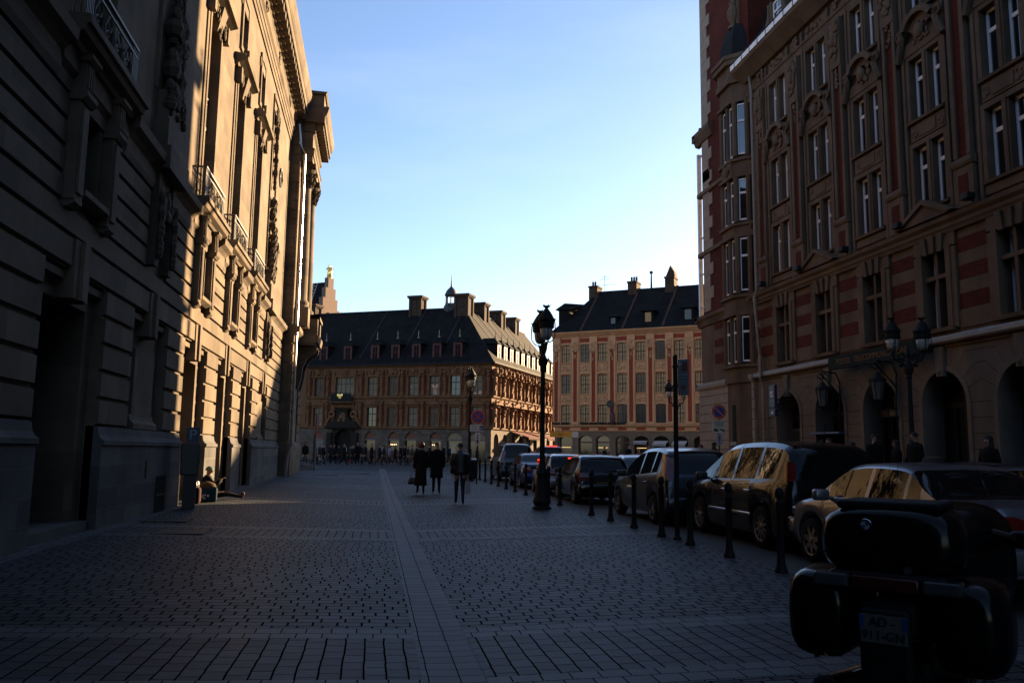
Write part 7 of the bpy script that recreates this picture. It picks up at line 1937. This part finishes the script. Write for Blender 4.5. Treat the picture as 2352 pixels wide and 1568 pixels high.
def carrier(label, p_, m, h=.40, w_=.26, d=.07, rz=0, grp=None):
    t = thing('carrier_bag', label, 'bag', (p_[0], p_[1], p_[2] - .14 - h), rz, grp)
    b = MB(); b.smooth = False
    b.loft([[(a * x, d * y_, z) for x, y_ in ((-1, -1), (-.4, -1.25), (.4, -1.2), (1, -1), (1, 1), (.3, 1.2), (-.4, 1.25), (-1, 1))] for a, z in ((w_ * .42, 0), (w_ * .5, .06), (w_ * .48, h * .6), (w_ * .40, h))])
    b.build('bag_body', m, t)
    s_ = MB()
    for y_ in (-d * .8, d * .8): s_.tube([(-w_ * .2, y_, h), (-w_ * .1, y_ * .4, h + .12), (w_ * .1, y_ * .4, h + .12), (w_ * .2, y_, h)], .007, 4)
    s_.build('handles', m, t)
    return t
plas = mat('white_plastic', (.30, .29, .30), rough=.4, var=.1)
handbag('black leather handbag hanging from the hand of the auburn-haired person', hand_world(o1, J1, 'l', s1) + Vector((-.02, 0, .02)), c_lea, w_=.42, strap=.24)
carrier('pale crumpled plastic bag hanging from the hand of the lone walker', hand_world(o3, J3, 'r', s3) + Vector((.01, 0, .02)), plas, h=.36, w_=.15, d=.06)
# the crowd on the square before the old exchange
K = [('m', False, .30, .28, 'short', 'jacket', None, 0.0), ('w', True, .24, .2, 'long', 'coat', None, 0.0), ('m', False, .08, .08, 'short', 'coat', None, .3), ('w', True, .06, .06, 'long', 'jacket', 'r', 0.0), ('m', False, .24, .25, 'cap', 'jacket', 'l', 0.0)]
crowd = [  # p-pixel x, distance, heading, proto, hair, coat, trousers, height, label
 (709, 64, 160, 3, h_dark, c_black, c_jean, 1.76, 'person with long dark hair and jeans standing right by the opera steps'),
 (732, 70, 95, 1, h_fair, c_black, c_black, 1.74, 'fair-haired person in black just right of the tall barrier pole'),
 (742, 71, -80, 0, h_dark, c_char, c_char, 1.80, 'person in charcoal walking left, second beyond the barrier pole'),
 (750, 70, 80, 4, h_grey, c_black, c_jean, 1.72, 'person in cap and black jacket walking right near the barrier pole'),
 (767, 78, 175, 2, h_dark, c_navy, c_black, 1.70, 'person in navy overcoat standing farther back, left of the dark doorway'),
 (797, 69, 85, 0, h_dark, c_black, c_black, 1.80, 'person with a white strip on the shoulder striding right before the dark doorway'),
 (818, 75, -95, 1, h_fair, c_black, c_jean, 1.66, 'fair-haired person in black coat passing the doorway, left of the tallest walker'),
 (828, 70, 170, 2, h_fair, c_black, c_black, 1.84, 'tall fair person in black overcoat facing the camera by the portal'),
 (812, 76, 90, 4, h_dark, c_char, c_black, 1.64, 'short person in charcoal carrying the red carrier bag'),
 (846, 73, -85, 0, h_grey, c_navy, c_jean, 1.86, 'grey-haired person in navy walking left past the right column of the portal'),
 (860, 72, 88, 2, h_dark, c_black, c_black, 1.76, 'person in black holding a brown paper bag beside a walker with a white shirt front'),
 (878, 70, 88, 0, h_dark, c_char, c_char, 1.82, 'person in dark suit with white shirt taking a long step to the right'),
 (901, 78, -90, 3, h_dark, c_pale, c_jean, 1.72, 'person in a pale blue top standing before the small doorway'),
 (914, 78, 100, 1, h_dark, c_black, c_black, 1.70, 'person in black coat beside the one in pale blue top'),
 (934, 72, 92, 4, h_dark, c_black, c_char, 1.78, 'person in cap and black jacket before the lit shop lamps'),
 (926, 74, -88, 2, h_dark, c_black, c_jean, 1.75, 'person in black overcoat and jeans left of the lit shop window'),
 (952, 75, -92, 0, h_dark, c_grey, c_char, 1.80, 'person in grey jacket striding left before the second lit shop window'),
 (974, 66, 80, 3, h_grey, c_navy, c_navy, 1.70, 'person in navy holding a yellow and white bag, partly hidden by the couple'),
 (992, 80, -90, 2, h_dark, c_black, c_black, 1.82, 'person in black overcoat showing between the heads of the couple'),
 (1012, 79, 90, 1, h_fair, c_brown, c_black, 1.70, 'person in brown coat showing right of the tall overcoat wearer'),
 (1036, 77, 92, 0, h_dark, c_navy, c_char, 1.84, 'person in navy jacket and pale shirt before the cream shop display'),
 (1084, 76, -85, 2, h_grey, c_black, c_black, 1.72, 'grey-haired person in black just left of the litter bin'),
 (1100, 84, 90, 1, h_dark, c_black, c_jean, 1.70, 'person in black coat near the corner doorway of the old exchange'),
 (774, 73, 92, 4, h_dark, c_black, c_black, 1.74, 'person in cap and black jacket passing left of the dark doorway'),
 (786, 80, -90, 1, h_dark, c_black, c_jean, 1.68, 'person in black coat and jeans just inside the dark doorway'),
 (838, 77, 88, 3, h_dark, c_black, c_black, 1.68, 'person with long dark hair right behind the tall fair walker'),
 (888, 74, -92, 1, h_dark, c_char, c_black, 1.70, 'person in charcoal coat crossing behind the long-stepping walker'),
 (943, 78, 90, 3, h_fair, c_brown, c_black, 1.66, 'fair-haired person in brown jacket before the second lit shop window'),
 (963, 70, -85, 4, h_dark, c_black, c_jean, 1.76, 'person in cap and jeans nearest to the left side of the couple'),
 (1024, 72, 90, 2, h_dark, c_black, c_black, 1.80, 'person in black overcoat between the tall overcoat wearer and the lone walker'),
 (1390, 66, 85, 2, h_dark, c_black, c_black, 1.75, 'person in black before the house row arcade, left of the pale awnings'),
 (1445, 52, 80, 0, h_dark, c_black, c_char, 1.78, 'person in black jacket above the pale grey hatchback roof'),
 (1468, 60, -85, 1, h_fair, c_tan, c_black, 1.68, 'fair-haired person in tan coat beside the pale grey hatchback'),
 (1487, 54, 90, 4, h_dark, c_char, c_black, 1.74, 'person in cap and charcoal jacket right of the pale grey hatchback'),
 (1640, 34, 85, 3, h_dark, c_black, c_black, 1.66, 'person with long dark hair passing under the no parking sign'),
 (1610, 37, -85, 1, h_aub, c_brown, c_black, 1.64, 'auburn-haired person in brown coat at the corner of the brick tower'),
]
def pix_ray(px, dist):
    u = (px - 1176) / 1907.0
    a = math.atan(u) + YAW
    d = dist / math.cos(a - YAW)
    return d * math.sin(a), d * math.cos(a)
CR = []
for px_, ds_, hdg, ki, hm, cm_, tm, ht_, lab in crowd:
    x, y = pix_ray(px_, ds_)
    CR.append(person(lab, x, y, hdg, K[ki], hm, cm_, tm, ht_, 'people crossing the square', z=gz(x, y) + (.10 if x > 9.2 and y < 55 else 0)))
def crowd_bag(i, q, label, m, **kw):
    o, J, s_ = CR[i]; hw = hand_world(o, J, q, s_)
    carrier(label, hw, m, rz=o.rotation_euler.z + R(90), grp='shopping bags in the crowd', **kw)
crowd_bag(8, 'l', 'red and white carrier bag held before the dark doorway', mat('red_bag', (.30, .035, .025), rough=.5, var=.15))
crowd_bag(10, 'l', 'brown paper carrier bag held by the person in black', mat('brown_paper', (.20, .12, .065), rough=.8, var=.1))
crowd_bag(17, 'r', 'yellow and white carrier bag held just left of the couple', mat('yellow_white_bag', (.42, .33, .16), rough=.5, var=.35, scale=5))
crowd_bag(3, 'l', 'small white carrier bag held near the barrier pole', plas, h=.3)
# white sash on the shoulder of one walker
MB().tube([(-.08, .16, 1.46), (.02, .19, 1.28), (.12, .17, 1.1)], .022, 5).build('white_strap', c_white, CR[5][0])
MB().tube([(0, .158, 1.46), (0, .178, 1.2)], .03, 5).build('shirt_front', c_white, CR[11][0]); MB().tube([(0, .158, 1.46), (0, .178, 1.2)], .035, 5).build('shirt_front', c_pale, CR[20][0])
# before the post office
for X, Y, hdg, ki, hm, cm_, tm, ht_, lab in (
 (14.3, 24.6, -100, 0, h_dark, c_black, c_char, 1.80, 'person in dark jacket and pale shirt walking away left of the LA POSTE door'),
 (14.9, 24.3, 60, 1, h_dark, c_char, c_black, 1.66, 'person in charcoal coat close behind the walker left of the LA POSTE door'),
 (15.2, 23.6, 170, 2, h_dark, c_black, c_black, 1.84, 'broad person in black overcoat waiting at the LA POSTE door'),
 (14.6, 21.6, -60, 3, h_dark, c_black, c_black, 1.64, 'person with long hair close to the lamp post before the post office'),
 (14.4, 20.5, -90, 2, h_dark, c_black, c_black, 1.84, 'tall person in black overcoat just right of the post office lamp post'),
 (14.2, 17.5, -95, 1, h_dark, c_black, c_black, 1.74, 'person in black coat before the glazed arch right of the lamp post'),
 (13.4, 14.9, -120, 3, h_dark, c_black, c_black, 1.68, 'dark-haired person facing the street beside the blue poster')):
    person(lab, X, Y, hdg, K[ki], hm, cm_, tm, ht_, 'people before the post office', z=gz(X, Y) + .104)
# the seated person by the opera wall
gx, gy = -4.62, 25.5
g0 = gz(gx, gy) + .006
J = {}
J['pel'] = (0, 0, .12); J['spi'] = (0, -.06, .29); J['che'] = (0, -.11, .50); J['nb'] = (.01, -.10, .66); J['ne'] = (.015, -.08, .715); J['hd'] = (.03, -.05, .80); J['ht'] = (.03, -.055, .875); J['hh'] = (.03, -.06, .925)
J['face'] = (.55, .83, -.05)
J['shl'] = (-.17, -.08, .60); J['ell'] = (-.25, .02, .36); J['wrl'] = (-.10, .18, .22); J['shr'] = (.18, -.08, .60); J['elr'] = (.26, .10, .40); J['wrr'] = (.16, .26, .56)
J['curll'] = .5; J['curlr'] = .6; J['pnr'] = (-1, 0, .3); J['pnl'] = (.5, .8, 0)
J['hil'] = (-.09, .02, .115); J['knl'] = (-.08, .45, .20); J['anl'] = (-.05, .86, .075); J['tol'] = (-.05, .90, .23); J['hir'] = (.09, .02, .115); J['knr'] = (.12, .46, .16); J['anr'] = (.14, .88, .075); J['tor'] = (.19, .92, .22)
def bmats(c):
    if c.z > .70 and (Vector((c.x, c.y)) - Vector((.03, -.05))).length < .17: return 0
    for q in 'lr':
        w_, el = Vector(J['wr' + q]), Vector(J['el' + q]); d = (w_ - el).normalized()
        if (c - w_).dot(d) > 0 and (c - w_).length < .24: return 0
    if c.y > .80: return 3
    if c.y > .06 and c.z < .32 and abs(c.x) < .24: return 2
    if c.z < .2: return 2
    return 1
sb_ = person_mesh(J, bmats, 'seated_person_body')
so = link('person', sb_, None, (gx, gy, g0), R(-78)); tag(so, 'person in green woollen hat and black jacket sitting on the ground against the wall', 'person')
set_slots(so, (skin_m, c_black, c_black, mat('dark_red_shoe', (.05, .012, .01), rough=.6, var=.2)))
hb_ = hair_mesh(J, 'cap'); ho = hb_.build('woollen_hat', mat('green_wool', (.012, .085, .06), rough=.95, var=.3, scale=25, bump=.5), so)
MB().lathe([(.106, 0), (.11, .02), (.108, .045), (.10, .05)], (.03, -.055, .855), 16).build('hat_band', mat('pale_stripe', (.16, .20, .16), rough=.95, var=.2), ho)
jk = MB(); jk.smooth = True
jk.loft([[(hw * math.cos(t) + cx_, hd * math.sin(t) + cy_, z) for t in [2 * math.pi * k / 18 for k in range(18)]] for z, hw, hd, cx_, cy_ in ((.70, .07, .075, .01, -.095), (.655, .14, .11, .005, -.10), (.60, .20, .14, 0, -.105), (.5, .215, .155, 0, -.105), (.35, .20, .155, 0, -.07), (.18, .205, .16, 0, -.02), (.08, .21, .17, 0, 0))])
for q in 'lr': sleeve(jk, J, q)
jk.build('jacket', c_black, so)
ey = MB(); f = Vector(J['face']).normalized(); rt = Vector((f.y, -f.x, 0))
for sg in (-1, 1): ey.ell(Vector(J['hd']) + f * .086 + rt * sg * .03 + Vector((0, 0, .028)), (.010, .010, .007), 8, 5)
ey.build('eyes', eye_m, so)
MB().tube([Vector(J['hd']) + f * .086 - rt * .022 + Vector((0, 0, -.038)), Vector(J['hd']) + f * .092 + Vector((0, 0, -.040)), Vector(J['hd']) + f * .086 + rt * .022 + Vector((0, 0, -.038))], .006, 5).build('mouth', mat('lips', (.18, .07, .055), rough=.5, var=0), so)
bg_ = thing('shoulder_bag', 'blue and teal patterned bag with a brown bundle on top beside the seated person', 'bag', (-4.50, 24.45, gz(-4.5, 24.5) + .006), R(12))
b = MB(); b.rbox(-.25, .25, -.16, .16, 0, .42, .07); b.build('bag_body', mat('teal_bag', (.007, .030, .042), rough=.8, var=.4, scale=6, bump=.3), bg_, auto=50)
b = MB(); b.ell((-.03, 0, .42), (.25, .17, .14), 14, 8); b.build('bundle', mat('brown_bundle', (.075, .046, .024), rough=.9, var=.3, scale=8, bump=.4), bg_, auto=60)
pt = MB(); carve(pt, -.14, .02, .08, .24, -.162, 7, .035, 9, .15); pt.build('pale_print', plas, bg_)
b2 = thing('red_bag', 'dark red bag with white plastic on top behind the parking meter', 'bag', (-4.72, 23.6, gz(-4.7, 23.4) + .006), R(5))
b = MB(); b.rbox(-.2, .2, -.2, .2, 0, .44, .08); b.build('bag_body', cloth('dark_red', (.022, .004, .004)), b2, auto=50)
b = MB(); carve(b, -.12, .14, .44, .58, 0, 14, .085, 12, 1.0); b.build('plastic', mat('dull_plastic', (.10, .10, .11), rough=.5, var=.1), b2)
